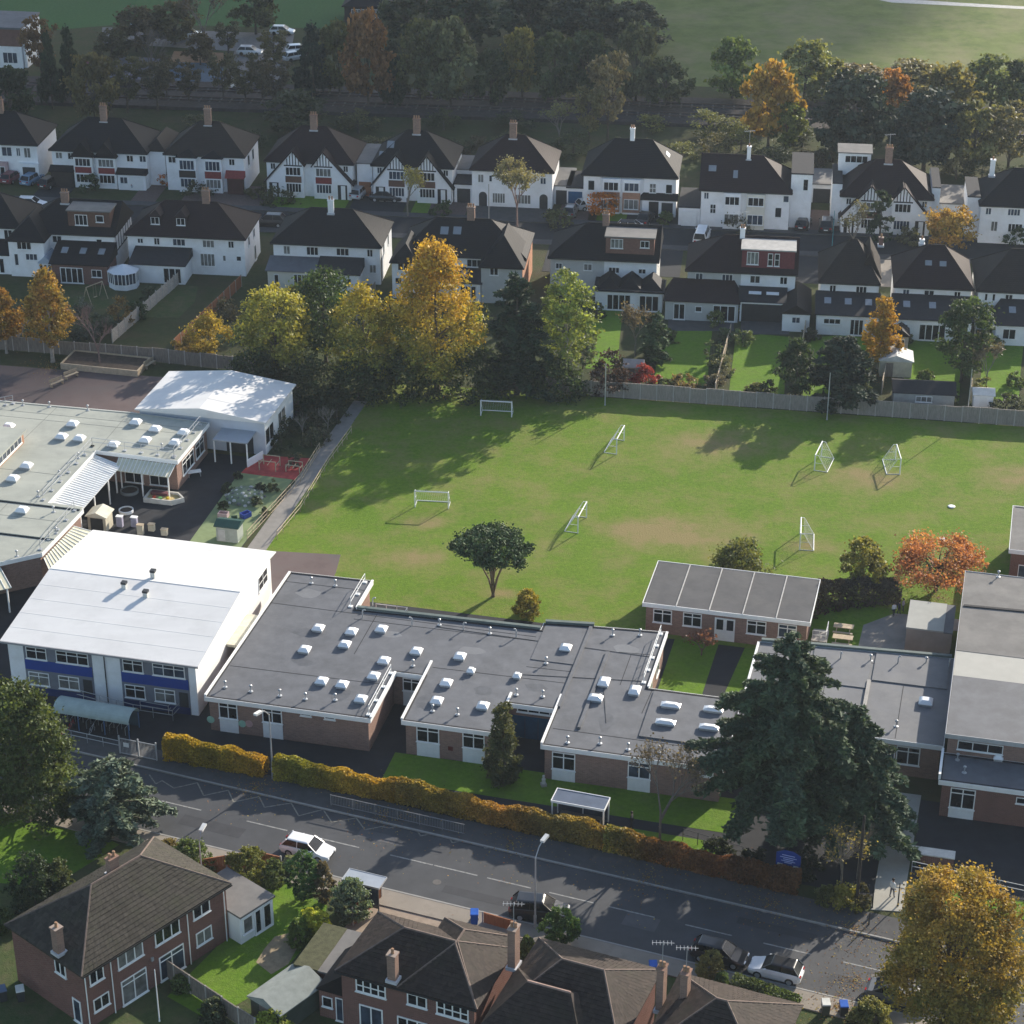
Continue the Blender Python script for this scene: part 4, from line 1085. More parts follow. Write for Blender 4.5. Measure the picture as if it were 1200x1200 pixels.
# pair with maroon dormer
h = House('semi_detached_house', 'grey-white pair with maroon tile-hung dormer and dark extension roofs', 806, 316, 12.9, 8.2, FR, hl=4.2, hr=0, roof=ROOF2, wall=M('grey_render', (.52, .52, .50), .9, .08, 1), group='houses in the nearer row')
h.box_dormer(6.4, 12.7, .35, 4.2, 5.1, 7.75, M('maroon_tile_face', (.16, .04, .045), .85, .2, 4), M('pale_dormer_felt', (.38, .37, .35), .8))
window(h.o, ('f', .35), 7.0, 5.9, 8.4, 7.5, 3, name='dormer_window', glass=2); window(h.o, ('f', .35), 9.5, 5.8, 10.1, 7.4, 1, 2, name='dormer_window'); window(h.o, ('f', .35), 10.3, 5.8, 10.9, 7.4, 1, 2, name='dormer_window')
panel(h.o, ('f', 0), 6.4, 0, 12.9, 4.85, .05, RENDER, 'render_bay')
for q in [(815, 319, 824, 325), (846, 320, 859, 326)]: h.win(*q, 2 if q[0] < 840 else 3)
for q in [(879, 320, 891, 329), (914, 321, 923, 330)]: h.win(*q, 2, 1, -.05)
h.ext(-2.4, 6.3, 3.8, 2.5, 3.9, M('grey_render', (.52, .52, .50)), ROOF2, hipped=True); french(h, -1.4, .0, -3.8, n=2); window(h.o, ('f', -3.8), 1.2, 1.2, 2.0, 1.9, 1); french(h, 3.3, 6.0, -3.8, n=3)
h.ext(6.5, 11.8, 3.2, 2.6, 3.3, M('void_shade', (.03, .03, .032), .8), FELT_D); panel(h.o, ('f', -3.25), 6.4, 2.3, 11.9, 2.62, .05, WHITE, 'beam')  # shade of an open bay coloured onto a solid near-black wall
for x in (6.5, 11.75): panel(h.o, ('f', -3.25), x, 0, x + .2, 2.3, .05, WHITE, 'pier')
for k in (8.2, 10.3): MB().box(k - .75, -2.1, 3.06, k + .75, -1.3, 3.14).build('rooflight', ACRYLIC, h.o)
h.stack(6.3, 4.0, 9.0, w=.6, mat=RENDER, pots=2); h.aerial(6.3, 4.0, 9.0)
# detached house with steep pyramid roof
h = House('detached_house', 'narrow detached house with steep brown pyramid roof and sunlit side slope', 962, 330, 6.7, 9.0, FR, hl=3.3, hr=2.6, ridge=8.8, roof=ROOF3, group='houses in the nearer row')
h.win(972, 333, 980, 340, 2); h.win(1003, 333, 1016, 341, 3)
h.ext(-.3, 6.9, 4.2, 2.6, 3.9, RENDER, FELT_D, lights=3); french(h, 3.6, 5.2, -4.2, n=3); window(h.o, ('f', -4.2), .5, 1.4, 2.5, 2.1, 3)
b = MB(); hip(b, 4.4, 7.0, 2.0, 8.6, 5.0, 8.3, 0, 1.5, .2, .12, 'y'); b.build('side_roof', ROOF3, h.o)
MB().box(6.55, 3, -.1, 7.05, 8.6, 5.0).build('side_wall', RENDER, h.o); h.stack(6.9, 4.2, 9.2, w=.5, pots=1, mat=BRICK2)
# detached house with pale-lit hip
h = House('detached_house', 'detached house with plum hipped roof whose right slope gleams in the sun', 1050, 335, 8.8, 9.2, FR, hl=3.6, hr=3.2, ridge=8.6, roof=ROOF2, group='houses in the nearer row')
for q in [(1058, 337, 1066, 343), (1083, 338, 1095, 344), (1118, 340, 1126, 347)]: h.win(*q, 2)
h.ext(-.2, 8.8, 4.4, 2.7, 4.1, RENDER, FELT_D, lights=3); french(h, 2.8, 5.9, -4.4, n=4); window(h.o, ('f', -4.4), .4, .9, 1.5, 2.0, 2)
h.rooflight(1088, 309, .8, .7); h.rooflight(1105, 310, .8, .7); h.stack(3.0, 6.0, 8.6, w=.5, pots=1, mat=RENDER)
# right-edge house
h = House('detached_house', 'white house with brown hipped roof at the right end of the nearer row', 1147, 340, 9.6, 9.2, FR, hl=3.8, hr=3.6, ridge=8.6, roof=ROOF3, group='houses in the nearer row')
for q in [(1154, 341, 1158, 348), (1163, 341, 1167, 348), (1178, 343, 1187, 350), (1153, 357, 1165, 366)]: h.win(*q, 1 if q[2] - q[0] < 6 else 2)
h.ext(2.0, 9.6, 4.4, 2.6, 4.1, RENDER, FELT_D, hipped=True, lights=2); window(h.o, ('f', -4.4), 2.8, .8, 4.3, 2.1, 2); french(h, 5.6, 8.0, -4.4)

# ------------------------------------------------------------------ farther row: street fronts face the camera
BR = -7.2
GRPB = 'houses in the farther row'
def tudor_bay(h, x0, x1, y, red=REDTILE, zg=4.5, zr=6.5, roof=None):
    h.gable(x0, x1, y, zg, zr, depth=4.5, roof=roof)
    window(h.o, ('f', y), x0 + .25, 3.1, x1 - .25, 4.25, 4, 1)
    panel(h.o, ('f', y), x0 + .2, 2.15, x1 - .2, 3.0, .06, red, 'tile_hung_panel')
    window(h.o, ('f', y), x0 + .25, .75, x1 - .25, 2.0, 4, 1)
    for x in (x0 + .02, x1 - .16): panel(h.o, ('f', y), x, .0, x + .14, 4.3, .035, WHITE, 'corner_post')
h = House('semi_detached_house', 'white hip-roofed house at the far left of the farther row', -70, 165, 13.8, 8.6, BR, 5.2, 8.4, 4, 4, roof=ROOF1, group=GRPB)
for q in [(2, 172, 14, 183), (19, 173, 24, 183), (28, 173, 36, 185)]: h.win(*q, 2)
panel(h.o, ('f', 0), 6, 0, 9.5, 2.6, .5, M('pink_render', (.45, .32, .32), .9), 'bay'); window(h.o, ('f', -.5), 6.4, .6, 9.1, 2.0, 4)
h.stack(7.6, 4.2, 10); MB().box(11.2, -.6, 0, 14.0, -.01, 2.6).build('garage', RENDER, h.o); panel(h.o, ('f', -.62), 11.7, 0, 13.5, 2.1, .03, DARKMETAL, 'garage_door')
h = House('semi_detached_house', 'mock-Tudor pair with two half-timbered gables and bright red tile-hung bays', 60, 175, 13.4, 8.6, BR, 5.1, 8.5, 4.2, 4.4, roof=ROOF1, group=GRPB)
tudor_bay(h, 3.2, 5.9, -.7); tudor_bay(h, 6.5, 9.2, -.7)
for q in [(65, 177, 73, 184), (79, 176, 87, 184), (148, 178, 156, 186), (163, 179, 171, 186)]: h.win(*q, 2)
h.ext(-.1, 3.0, .9, 2.3, 2.9, TIMBER, ROOF1); h.ext(9.4, 13.3, .9, 2.3, 2.9, RENDER, ROOF1); panel(h.o, ('f', -.9), 11.0, 0, 13.0, 2.0, .03, WHITE, 'garage_door'); window(h.o, ('f', -.9), 9.7, .9, 10.8, 1.9)
h.stack(6.6, 4.0, 10.2); MB().box(13.41, 1.5, -.1, 15.6, 9.0, 5.0).build('side_wing', RENDER, h.o); b = MB(); hip(b, 13.0, 15.6, 1.5, 9.0, 5.05, 6.4, 1.2, 1.2, .2, .12, 'y'); b.build('wing_roof', ROOF3, h.o)
h = House('semi_detached_house', 'hip-roofed pair with white posts, red tile-hung bay and brick chimney on ridge', 194, 180, 10.9, 8.6, BR, 5.2, 8.6, 4.0, 4.2, roof=ROOF3, group=GRPB)
for x0, x1, m in ((1.8, 4.3, TIMBER), (5.4, 7.9, REDTILE)):
    MB().box(x0, -.6, -.1, x1, -.01, 4.95).build('bay', RENDER, h.o)
    window(h.o, ('f', -.6), x0 + .2, 3.2, x1 - .2, 4.6, 4); panel(h.o, ('f', -.6), x0 + .1, 2.1, x1 - .1, 3.1, .06, m, 'tile_hung_panel'); window(h.o, ('f', -.6), x0 + .2, .7, x1 - .2, 2.0, 4)
    b = MB(); hip(b, x0, x1, -.6, 3, 5.05, 5.9, .9, 0, .25, .1, 'y'); b.build('bay_roof', ROOF1, h.o)
h.win(197, 181, 206, 188); h.win(268, 184, 275, 190); h.ext(8.6, 10.8, .8, 2.4, 3.2, M('dark_porch', (.06, .02, .02), .8), REDTILE)
h.stack(5.2, 4.0, 10.4); window(h.o, ('r', 10.9), 2.2, 3.0, 3.2, 4.6, 1); window(h.o, ('r', 10.9), 4.8, 3.0, 5.8, 4.6, 1)
def tudor_pair(label, px, py, W, rm, m1, m2, dark=False, asym=False):
    h = House('semi_detached_house', label, px, py, W, 8.6, BR, 4.9, 8.6, 4.2, 4.2, roof=rm, group=GRPB)
    c = W / 2
    for s_, m in ((-1, m1), (1, m2)):
        xo, xi, xm = c + s_ * (W / 2 - .1), c + s_ * .7, c + s_ * 2.1
        # sweeping outer slope: a wall that follows the slope, with a dark bargeboard
        y = -.8
        poly = [(xi, -.1), (xo, -.1), (xo, 2.3), (xm + s_ * .0, 6.6), (xi, 4.7)]
        P = poly if s_ > 0 else poly[::-1]
        n = 5
        MB().add([(p[0], y, p[1]) for p in P] + [(p[0], .1, p[1]) for p in P], [tuple(range(n)), tuple(range(2 * n - 1, n - 1, -1))] + [(i, n + i, n + (i + 1) % n, (i + 1) % n) for i in range(n)]).build('gable_wall', RENDER, h.o)
        t = MB()
        def slab(a, b_, y0_, y1_, th=.14):
            d = Vector((b_[0] - a[0], 0, b_[1] - a[1])).normalized(); nrm = Vector((-d.z, 0, d.x)); nrm = nrm if nrm.z > 0 else -nrm
            A, B = Vector((a[0], y0_, a[1])), Vector((b_[0], y0_, b_[1])); up = nrm * th; bk = Vector((0, y1_ - y0_, 0))
            vs = [A, B, B + up, A + up, A + bk, B + bk, B + up + bk, A + up + bk]
            t.add(vs, [(0, 1, 2, 3), (7, 6, 5, 4), (0, 4, 5, 1), (1, 5, 6, 2), (2, 6, 7, 3), (3, 7, 4, 0)])
        slab((xm, 6.62), (xo + s_ * .35, 2.02), y - .25, .9); slab((xm, 6.62), (xi - s_ * .2, 4.5), y - .25, 2.2)
        t.build('gable_roof', rm, h.o)
        st = MB()
        for k in (-.8, -.4, 0, .4, .8):
            x = xm + k; zt = 6.62 - abs(k) * 1.15 - .15
            st.box(x - .06, y - .03, 4.7, x + .06, y + .01, zt)
        st.box(xm - 1.25, y - .034, 4.5, xm + 1.25, y + .01, 4.68); st.build('timber_studs', TIMBER, h.o)
        window(h.o, ('f', y), xm - 1.05, 3.2, xm + 1.05, 4.4, 4); panel(h.o, ('f', y), xm - 1.1, 2.2, xm + 1.1, 3.1, .08, m, 'tile_hung_panel'); window(h.o, ('f', y), xm - 1.05, .8, xm + 1.05, 2.1, 5)
        xd = c + s_ * (W / 2 - 1.2); panel(h.o, ('f', y), xd - .75, 0, xd + .55, 2.1, .02, TIMBER, 'porch_opening'); panel(h.o, ('f', y - .03), xd - .3, 0, xd + .3, 2.0, .03, WHITE, 'door')
        h.win(0, 0, 0, 0) if False else None
        xs = c + s_ * (W / 2 - .9); window(h.o, ('f', 0), xs - .35, 3.7, xs + .35, 4.6, 2)
    h.stack(c, 4.0, 10.2)
    return h
h = tudor_pair('mock-Tudor pair with sweeping gables, one brown and one red tile-hung bay', 312, 188, 11.9, ROOF2, BROWNTILE, REDTILE)
MB().box(12.3, 1.2, -.1, 14.4, 9.0, 4.6).build('side_wing', RENDER, h.o); MB().box(12.2, 1.0, 4.61, 14.5, 9.1, 4.8).build('wing_roof', FELT_G, h.o); panel(h.o, ('f', 1.2), 12.5, 0, 14.2, 2.0, .03, WOOD2, 'garage_door')
h = tudor_pair('mock-Tudor pair with sweeping gables and rooflights behind a bare street tree', 437, 193, 10.9, ROOF1, BROWNTILE, BROWNTILE); h.rooflight(458, 170, 1, 1.1); h.rooflight(448, 181, .8, .8)
window(h.o, ('r', 10.9), 2, .9, 3, 2.2); window(h.o, ('r', 10.9), 4.5, 3, 5.5, 4.2)
h = House('semi_detached_house', 'plain white pair with arched porches and red-brown hipped roof', 553, 198, 10.9, 8.6, BR, 5.2, 8.8, 4.2, 4.2, roof=ROOF2, group=GRPB)
h.win(560, 204, 567, 214); h.win(633, 208, 640, 216); h.win(573, 205, 577, 213, 1); h.win(600, 206, 618, 216, 4)
for px in (566, 637):
    x = h.X(px, 235); b = MB(); pts = [(x - .55, 0), (x + .55, 0), (x + .55, 1.5)] + [(x + .55 * math.cos(R(a)), 1.5 + .55 * math.sin(R(a))) for a in range(20, 180, 20)] + [(x - .55, 1.5)]
    n = len(pts); b.add([(p[0], -.03, p[1]) for p in pts] + [(p[0], .02, p[1]) for p in pts], [tuple(range(n)), tuple(range(2 * n - 1, n - 1, -1))] + [(i, n + i, n + (i + 1) % n, (i + 1) % n) for i in range(n)]); b.build('arched_porch', DARKMETAL, h.o)
h.win(577, 226, 592, 238, 5); h.win(603, 228, 622, 239, 5); h.stack(5.1, 4.0, 10.4)
MB().box(-2.6, 1.0, -.1, -.01, 8, 2.6).build('garage', RENDER, h.o); MB().box(-2.7, .8, 2.61, -.01, 8.1, 2.8).build('garage_roof', FELT_D, h.o); panel(h.o, ('f', 1.0), -2.2, 0, -.4, 2.0, .03, DARKMETAL, 'garage_door')
MB().box(10.95, 2.0, -.1, 13.2, 9, 2.6).build('garage', RENDER, h.o); MB().box(10.95, 1.8, 2.61, 13.3, 9.1, 2.8).build('garage_roof', FELT_G, h.o); panel(h.o, ('f', 2.0), 11.2, 0, 12.9, 2.0, .03, DARKMETAL, 'garage_door')
h = House('semi_detached_house', 'white pair with wide bow bays and terracotta brick ground floor', 684, 204, 12.4, 8.8, BR, 5.2, 8.9, 3.8, 3.6, roof=ROOF1, group=GRPB)
for px0, px1 in ((707, 726), (731, 750)):
    x0, x1 = h.X(px0, 220), h.X(px1, 220); MB().prism([(x0 - .5, 0), (x0, -.7), (x1, -.7), (x1 + .5, 0)], -.1, 4.9).build('bow_bay', RENDER, h.o)
    window(h.o, ('f', -.7), x0 + .1, 3.3, x1 - .1, 4.5, 3); panel(h.o, ('f', -.7), x0 - .1, .3, x1 + .1, 3.1, .05, BRICK3, 'brick_face'); window(h.o, ('f', -.75), x0 + .1, .8, x1 - .1, 2.2, 3)
h.win(689, 211, 697, 223, 1, glass=1); h.win(761, 215, 769, 226, 2, 2); h.win(780, 216, 788, 227, 1, glass=1)
h.ext(8.0, 12.5, 1.0, 2.4, 3.0, RENDER, ROOF1); panel(h.o, ('f', -1.0), 10.6, 0, 12.1, 2.0, .03, DARKMETAL, 'garage_door'); panel(h.o, ('f', -1.0), 8.9, 0, 10.2, 2.1, .03, TIMBER, 'porch_opening')
MB().box(-2.4, 1.6, -.1, -.01, 8, 2.6).build('garage', RENDER, h.o); MB().box(-2.5, 1.4, 2.61, -.01, 8.1, 2.8).build('garage_roof', FELT_D, h.o); panel(h.o, ('f', 1.6), -2.2, 0, -.3, 2.1, .03, M('blue_garage_door', (.02, .10, .22), .5), 'garage_door')
h.stack(6.1, 4.4, 10.3, w=.6, mat=RENDER, pots=2)
q = MB().box(-.35, -.7, 0, .35, .7, .1).build('rooflight', ACRYLIC, h.rf, (10.9, 4.4, 6.9)); q.rotation_euler = (0, R(46), 0)
h = House('semi_detached_house', 'grey-white pair with tall flat-topped white side extension', 822, 222, 11.6, 8.6, BR, 5.2, 8.7, 0, 3.8, roof=ROOF2, wall=RENDER, group=GRPB)
MB().box(11.65, 1.2, -.1, 14.4, 9.5, 7.4).build('side_tower', RENDER, h.o); MB().box(11.6, 1.1, 7.41, 14.5, 9.6, 7.6).build('tower_roof', FELT_D, h.o); window(h.o, ('f', 1.2), 13.2, 5.2, 13.9, 6.8, 1)
for x0, x1 in ((3.0, 5.2), (6.0, 8.4)):
    MB().box(x0, -.55, -.1, x1, -.01, 5.0).build('bay', RENDER if x0 < 5 else RENDER2, h.o); window(h.o, ('f', -.55), x0 + .15, 3.4, x1 - .15, 4.6, 3); window(h.o, ('f', -.55), x0 + .15, .8, x1 - .15, 2.2, 3)
h.win(825, 223, 831, 228, 2); h.win(832, 239, 839, 250, 2, 2); h.win(908, 243, 916, 255, 1); h.win(918, 224, 925, 232, 1)
h.rooflight(835, 198, 1.0, .9); h.rooflight(862, 205, .6, 1.2); h.stack(5.9, 4.0, 9.9, w=.5, mat=RENDER, pots=1); h.aerial(5.9, 4.0, 10)
MB().box(-2.9, .1, -.1, -.05, 7.5, 2.5).build('garage', RENDER, h.o); MB().box(-3.0, 0.05, 2.51, -.04, 7.6, 2.7).build('garage_roof', FELT_D, h.o); panel(h.o, ('f', -.1), -2.5, 0, -.5, 2.1, .03, WHITE, 'garage_door')
h = tudor_pair('mock-Tudor pair with sweeping gables and flat white rear dormer, behind a dark conifer', 987, 229, 11.6, ROOF2, BROWNTILE, RENDER)
for x0, x1 in ((-1.3, -.01), (11.61, 12.7)): MB().box(x0, 1.6, -.1, x1, 9.2, 5.9).build('side_tower', RENDER, h.o); MB().box(x0 - .05 if x0 < 0 else x0 + .005, 1.5, 5.91, x1 if x0 < 0 else x1 + .05, 9.3, 6.05).build('tower_roof', FELT_D, h.o)
d = MB().box(-.6, 6.5, 5.5, 3.6, 10, 8.5).build('dormer', RENDER, h.o); MB().box(-.8, 6.3, 8.51, 3.8, 10.1, 8.66).build('dormer_roof', FELT_G, d); window(h.o, ('f', 6.5), .2, 7.2, 3.2, 8.2, 4); h.aerial(5.8, 4.0, 10)
h = House('semi_detached_house', 'large white hip-roofed house at the right end of the farther row', 1150, 240, 13, 9, BR, 5.2, 8.8, 4.2, 4.2, roof=ROOF1, group=GRPB)
for q in [(1155, 243, 1162, 249), (1181, 243, 1196, 250), (1161, 259, 1169, 271), (1181, 262, 1198, 272)]: h.win(*q, 2 if q[2] - q[0] < 10 else 4)
MB().box(-1.6, 1.6, -.1, -.01, 9, 5.6).build('side_tower', RENDER, h.o); MB().box(-1.7, 1.5, 5.61, -.005, 9.1, 5.78).build('tower_roof', FELT_D, h.o); chimney(h.o, 1.5, 6, 7, 9.2, .6, pots=1, mat=RENDER)
# white garage blocks between the farther houses
for px, py, w, d, hh, lab in [(1105, 268, 6.0, 7, 2.9, 'long white flat-roofed garage between the two rightmost farther houses'), (968, 243, 4.2, 6, 2.6, 'brick-topped white garage beside the drive with two dark cars'), (543, 232, 2.6, 5.5, 3.4, 'white single-storey side building between Tudor pair and arched-porch pair')]:
    X, Y = G(px, py); gq = thing('garage', lab, 'garage', (X - w / 2, Y + 2, 0), R(BR))
    MB().box(0, 0, -.1, w, d, hh).build('wall', RENDER, gq); MB().box(-.15, -.15, hh + .002, w + .15, d + .15, hh + .18).build('roof', FELT_G, gq); panel(gq, ('f', 0), .5, 0, min(w - .5, 2.8), 2.0, .03, WHITE if w > 5 else DARKMETAL, 'garage_door')
# ------------------------------------------------------------------ near houses with laid tiles
def tiles(par, A, B, C, D, mat, course=.32, width=.34, lift=.035, name='roof_tiles'):
    """tile courses on the slope A-B (eave) to D-C (top); C may equal D"""
    A, B, C, D = map(Vector, (A, B, C, D))
    n = (B - A).cross(D - A).normalized()
    if n.z < 0: n = -n
    rows = max(2, round(((A + B) / 2 - (C + D) / 2).length / course))
    V = []; F = []
    for k in range(rows):
        t0, t1 = k / rows, (k + 1.12) / rows
        L0, R0 = A.lerp(D, t0), B.lerp(C, t0); L1, R1 = A.lerp(D, min(1, t1)), B.lerp(C, min(1, t1))
        w = (R0 - L0).length; m = max(1, int(w / width))
        off = .5 * (k % 2) / m
        for i in range(-1, m + 1):
            u0, u1 = max(0, i / m + off), min(1, (i + 1) / m + off)
            if u1 - u0 < .1 / m: continue
            g = .012 / max(w, .5)
            a, b = L0.lerp(R0, u0 + g), L0.lerp(R0, u1 - g); c, d = L1.lerp(R1, u1 - g), L1.lerp(R1, u0 + g)
            l = lift * random.uniform(.75, 1.35); j = len(V)
            V += [a + n * .01, b + n * .01, a + n * (l + .02), b + n * (l + .02), c + n * .015, d + n * .015]
            F += [(j, j + 1, j + 3, j + 2), (j + 2, j + 3, j + 4, j + 5)]
    me = bpy.data.meshes.new(name); me.from_pydata([tuple(v) for v in V], [], F); me.update(); me.materials.append(mat)
    o = obj(name, me, par); o['kind'] = 'stuff'
    return o

def tile_house(h, hl, hr, mat, over=.32):
    W, D, e, r = h.W, h.D, h.e + .05, h.r
    o = over
    rl, rr = hl, W - hr
    a, b, c, d = (-o, -o, e), (W + o, -o, e), (W + o, D + o, e), (-o, D + o, e)
    P, Q = (rl, D / 2, r), (rr, D / 2, r)
    tiles(h.rf, a, b, Q, P, mat); tiles(h.rf, c, d, P, Q, mat); tiles(h.rf, b, c, Q, Q, mat); tiles(h.rf, d, a, P, P, mat)

def chim(h, px, py, zt, zb, pots, w, d):
    x, y = h.f.at(px, py, zt); chimney(h.o, x, y, zb, zt, w, d, pots); return x, y
# left brick semi
h = House('brick_semi_detached_house', 'red brick pair with mossy hipped tile roof in the left foreground', 0, 0, 13.2, 7.95, 48.7, 5.0, 8.05, 4.35, 4.35, wall=BRICK2, roof=ROOFN, base=(-29.6, 120.4))
tile_house(h, 4.35, 4.35, ROOFN)
def cw(h, c, X0, Y0, X1, Y1, s, y0=0.0, **k):
    """window measured on an enlarged crop"""
    return h.win(c[0] + X0 / s, c[1] + Y0 / s, c[0] + X1 / s, c[1] + Y1 / s, y0=y0, **k)
def lw(x0, x1, z0, z1, nx=2, **k): return window(h.o, ('f', 0), x0, z0, x1, z1, nx, 1, bar=.09, **k)
lw(.5, 1.75, 3.55, 4.75); lw(3.0, 5.3, 3.4, 4.75, 3); lw(6.4, 8.7, 3.4, 4.75, 3); lw(10.0, 11.6, 3.6, 4.75)
lw(.6, 2.0, 1.1, 2.2); lw(3.1, 5.4, .1, 2.25, 2, transom=.78, name='patio_door'); lw(6.6, 8.9, .1, 2.25, 2, transom=.78, name='patio_door'); lw(10.1, 11.6, 1.1, 2.3)
window(h.o, ('l', 0), 1.9, 3.5, 3.1, 4.8, 2, bar=.1); window(h.o, ('l', 0), .6, .05, 1.5, 2.1, 1, name='side_door', bar=.12)
for x in (.08, 2.35, 9.4, 12.9): MB().tube((x, -.1, 0), (x, -.1, 4.85), .045, n=6).build('downpipe', WHITE, h.o)
chim(h, 66, 1088, 7.55, 5.4, 1, .6, .6); chim(h, 131, 1006, 8.75, 7.4, 2, .8, .5)
MB().box(5.9, -.12, 2.4, 6.1, .0, 2.7).build('wall_lamp', STEEL, h.o)
# flat-roofed sun room at its end
X, Y, _ = h.f.w(13.3, .4)
sr = thing('sun_room', 'white sun room with grey felt roof and glazed doors beside the brick pair', 'sun room', (X, Y, 0), R(48.7))
MB().box(0, -1.6, 0, 3.3, 3.4, 2.45).build('wall', RENDER, sr); MB().box(-.05, -1.75, 2.452, 3.45, 3.5, 2.62).build('roof', FELT_G, sr)
window(sr, ('f', -1.6), .25, .75, 1.25, 2.2, 1, bar=.1); window(sr, ('f', -1.6), 1.4, .1, 2.1, 2.25, 1, name='glazed_door', bar=.12); window(sr, ('f', -1.6), 2.25, .1, 3.1, 2.25, 1, name='glazed_door', bar=.12)

# middle house
MR = -22.4
NF = Frame(-11.8, 120.8, MR)
def tile_hip_y(par, x0, x1, y0, y1, ze, zr, hl, hr, mat, o=.32):
    """tile the slopes of a hip roof whose ridge runs along y"""
    xm = (x0 + x1) / 2; P, Q = (xm, y0 + hl, zr), (xm, y1 - hr, zr)
    a, b, c, d = (x0 - o, y0 - o, ze), (x1 + o, y0 - o, ze), (x1 + o, y1 + o, ze), (x0 - o, y1 + o, ze)
    tiles(par, a, b, P, P, mat); tiles(par, b, c, Q, P, mat); tiles(par, c, d, Q, Q, mat); tiles(par, d, a, P, Q, mat)
    r = MB().tube(P, Q, .09, n=5)
    for p, q in ((P, a), (P, b), (Q, c), (Q, d)): r.tube(p, q, .08, n=5)
    r.build('ridge_tiles', MATS['ridge_tile'], par)
h = House('brick_semi_detached_house', 'red brick house with brown clay tile roof, white grid windows and tall chimney', 0, 0, 10.0, 6.3, MR, 5.0, 7.35, 3.4, 2.6, wall=BRICK2, roof=ROOFN2, base=(-11.8, 120.8))
tile_house(h, 3.4, 2.6, ROOFN2)
b = MB(); hip(b, 4.7, 10.01, .01, 7.5, 5.06, 7.36, 2.9, 3.0, .32, .14, 'y'); wr = b.build('wing_roof', ROOFN2, h.o); tile_hip_y(wr, 4.7, 10.01, .01, 7.5, 5.06, 7.36, 2.9, 3.0, ROOFN2); MB().box(4.8, 6.2, -.1, 9.9, 7.4, 5.0).build('wing_wall', BRICK2, h.o)
def mw(x0, x1, z0, z1, nx=2, nz=1, **k): return window(h.o, ('f', 0), x0, z0, x1, z1, nx, nz, bar=.1, **k)
mw(1.1, 3.4, 3.5, 4.65, 4, 2); mw(5.0, 6.5, 3.6, 4.6, 2); mw(7.2, 9.6, 3.5, 4.65, 4, 2); mw(1.3, 3.1, .1, 2.4, 2, name='patio_door'); mw(4.2, 6.5, .3, 2.3, 3); mw(7.2, 9, .4, 2.2, 3)
chim(h, 460, 1119, 7.7, 5.5, 1, .6, .6); q = chim(h, 602, 1088, 8.3, 5.0, 2, .55, .9); h.aerial(q[0], q[1], 8.3)
MB().box(-2.0, .3, -.1, -.02, 4.6, 2.5).build('side_extension', BRICK2, h.o); b = MB().add([(-2.1, .1, 2.5), (-.02, .1, 2.5), (-.02, 4.7, 2.5), (-2.1, 4.7, 2.5), (-2.1, .1, 2.6), (-.02, .1, 4.3), (-.02, 4.7, 4.3), (-2.1, 4.7, 2.6)], [(3, 2, 1, 0), (0, 1, 5, 4), (1, 2, 6, 5), (2, 3, 7, 6), (3, 0, 4, 7), (4, 5, 6, 7)]); b.build('extension_roof', ROOF1, h.o)
window(h.o, ('f', .3), -1.75, 1.0, -.95, 1.9, 1); window(h.o, ('f', .3), -.7, .05, -.1, 2.1, 1, name='side_door')
X, Y = G(346, 1129, 2.4)
gg = thing('garage', 'mossy flat-roofed garage with grey side strip beside the middle brick house', 'garage', (X, Y, 0), R(-21))
MB().box(0, 0, -.1, 3.2, 4.8, 2.2).build('wall', BRICK2, gg); MB().box(-.1, -.1, 2.202, 1.8, 4.9, 2.4).build('roof', M('mossy_felt', (.085, .085, .045), .95, .35, 2.5, bmp=.5), gg); MB().box(1.805, -.1, 2.202, 3.3, 4.9, 2.35).build('roof', FELT_G, gg)
window(gg, ('f', 0), .3, 1.1, 1.6, 1.9, 4)
# right house of the pair, and a third
h = House('brick_semi_detached_house', 'brown-tiled house at the bottom edge with twin tall chimneys and aerials', 0, 0, 8.5, 8.0, MR, 5.0, 7.5, 3.1, 2.4, wall=BRICK2, roof=ROOFN2, base=NF.w(11.7, .0)[:2])
tile_house(h, 3.1, 2.4, ROOFN2)
b = MB(); hip(b, -.3, 6.4, -1.2, 4.6, 5.0, 6.85, 1.8, 1.8, .3, .14); wr = b.build('rear_roof', ROOFN2, h.o); MB().box(-.2, -1.1, -.1, 6.3, .1, 4.9).build('rear_wall', BRICK2, h.o)
tiles(wr, (-.6, -1.5, 5.0), (6.7, -1.5, 5.0), (4.6, 1.7, 6.85), (1.5, 1.7, 6.85), ROOFN2); MB().tube((1.5, 1.7, 6.87), (4.6, 1.7, 6.87), .1, n=5).build('ridge_tiles', M('pink_ridge', (.33, .22, .18), .85), wr)
window(h.o, ('f', -1.1), 1, 3.5, 3.2, 4.6, 4, 2, bar=.1)
q = chim(h, 776, 1134, 8.0, 4.4, 2, .5, .8); h.aerial(q[0], q[1], 8.0); q = chim(h, 804, 1140, 7.8, 4.4, 2, .5, .8); h.aerial(q[0], q[1], 7.8)
h = House('brick_semi_detached_house', 'brown-tiled roof rising at the bottom edge beside the white-and-black car', 0, 0, 8.1, 8.1, MR, 5.0, 7.5, 3.6, 3.8, wall=BRICK2, roof=ROOFN2, base=NF.w(22.1, .1)[:2])
tile_house(h, 3.6, 3.8, ROOFN2)
mw(1, 3.2, 3.5, 4.6, 4, 2)

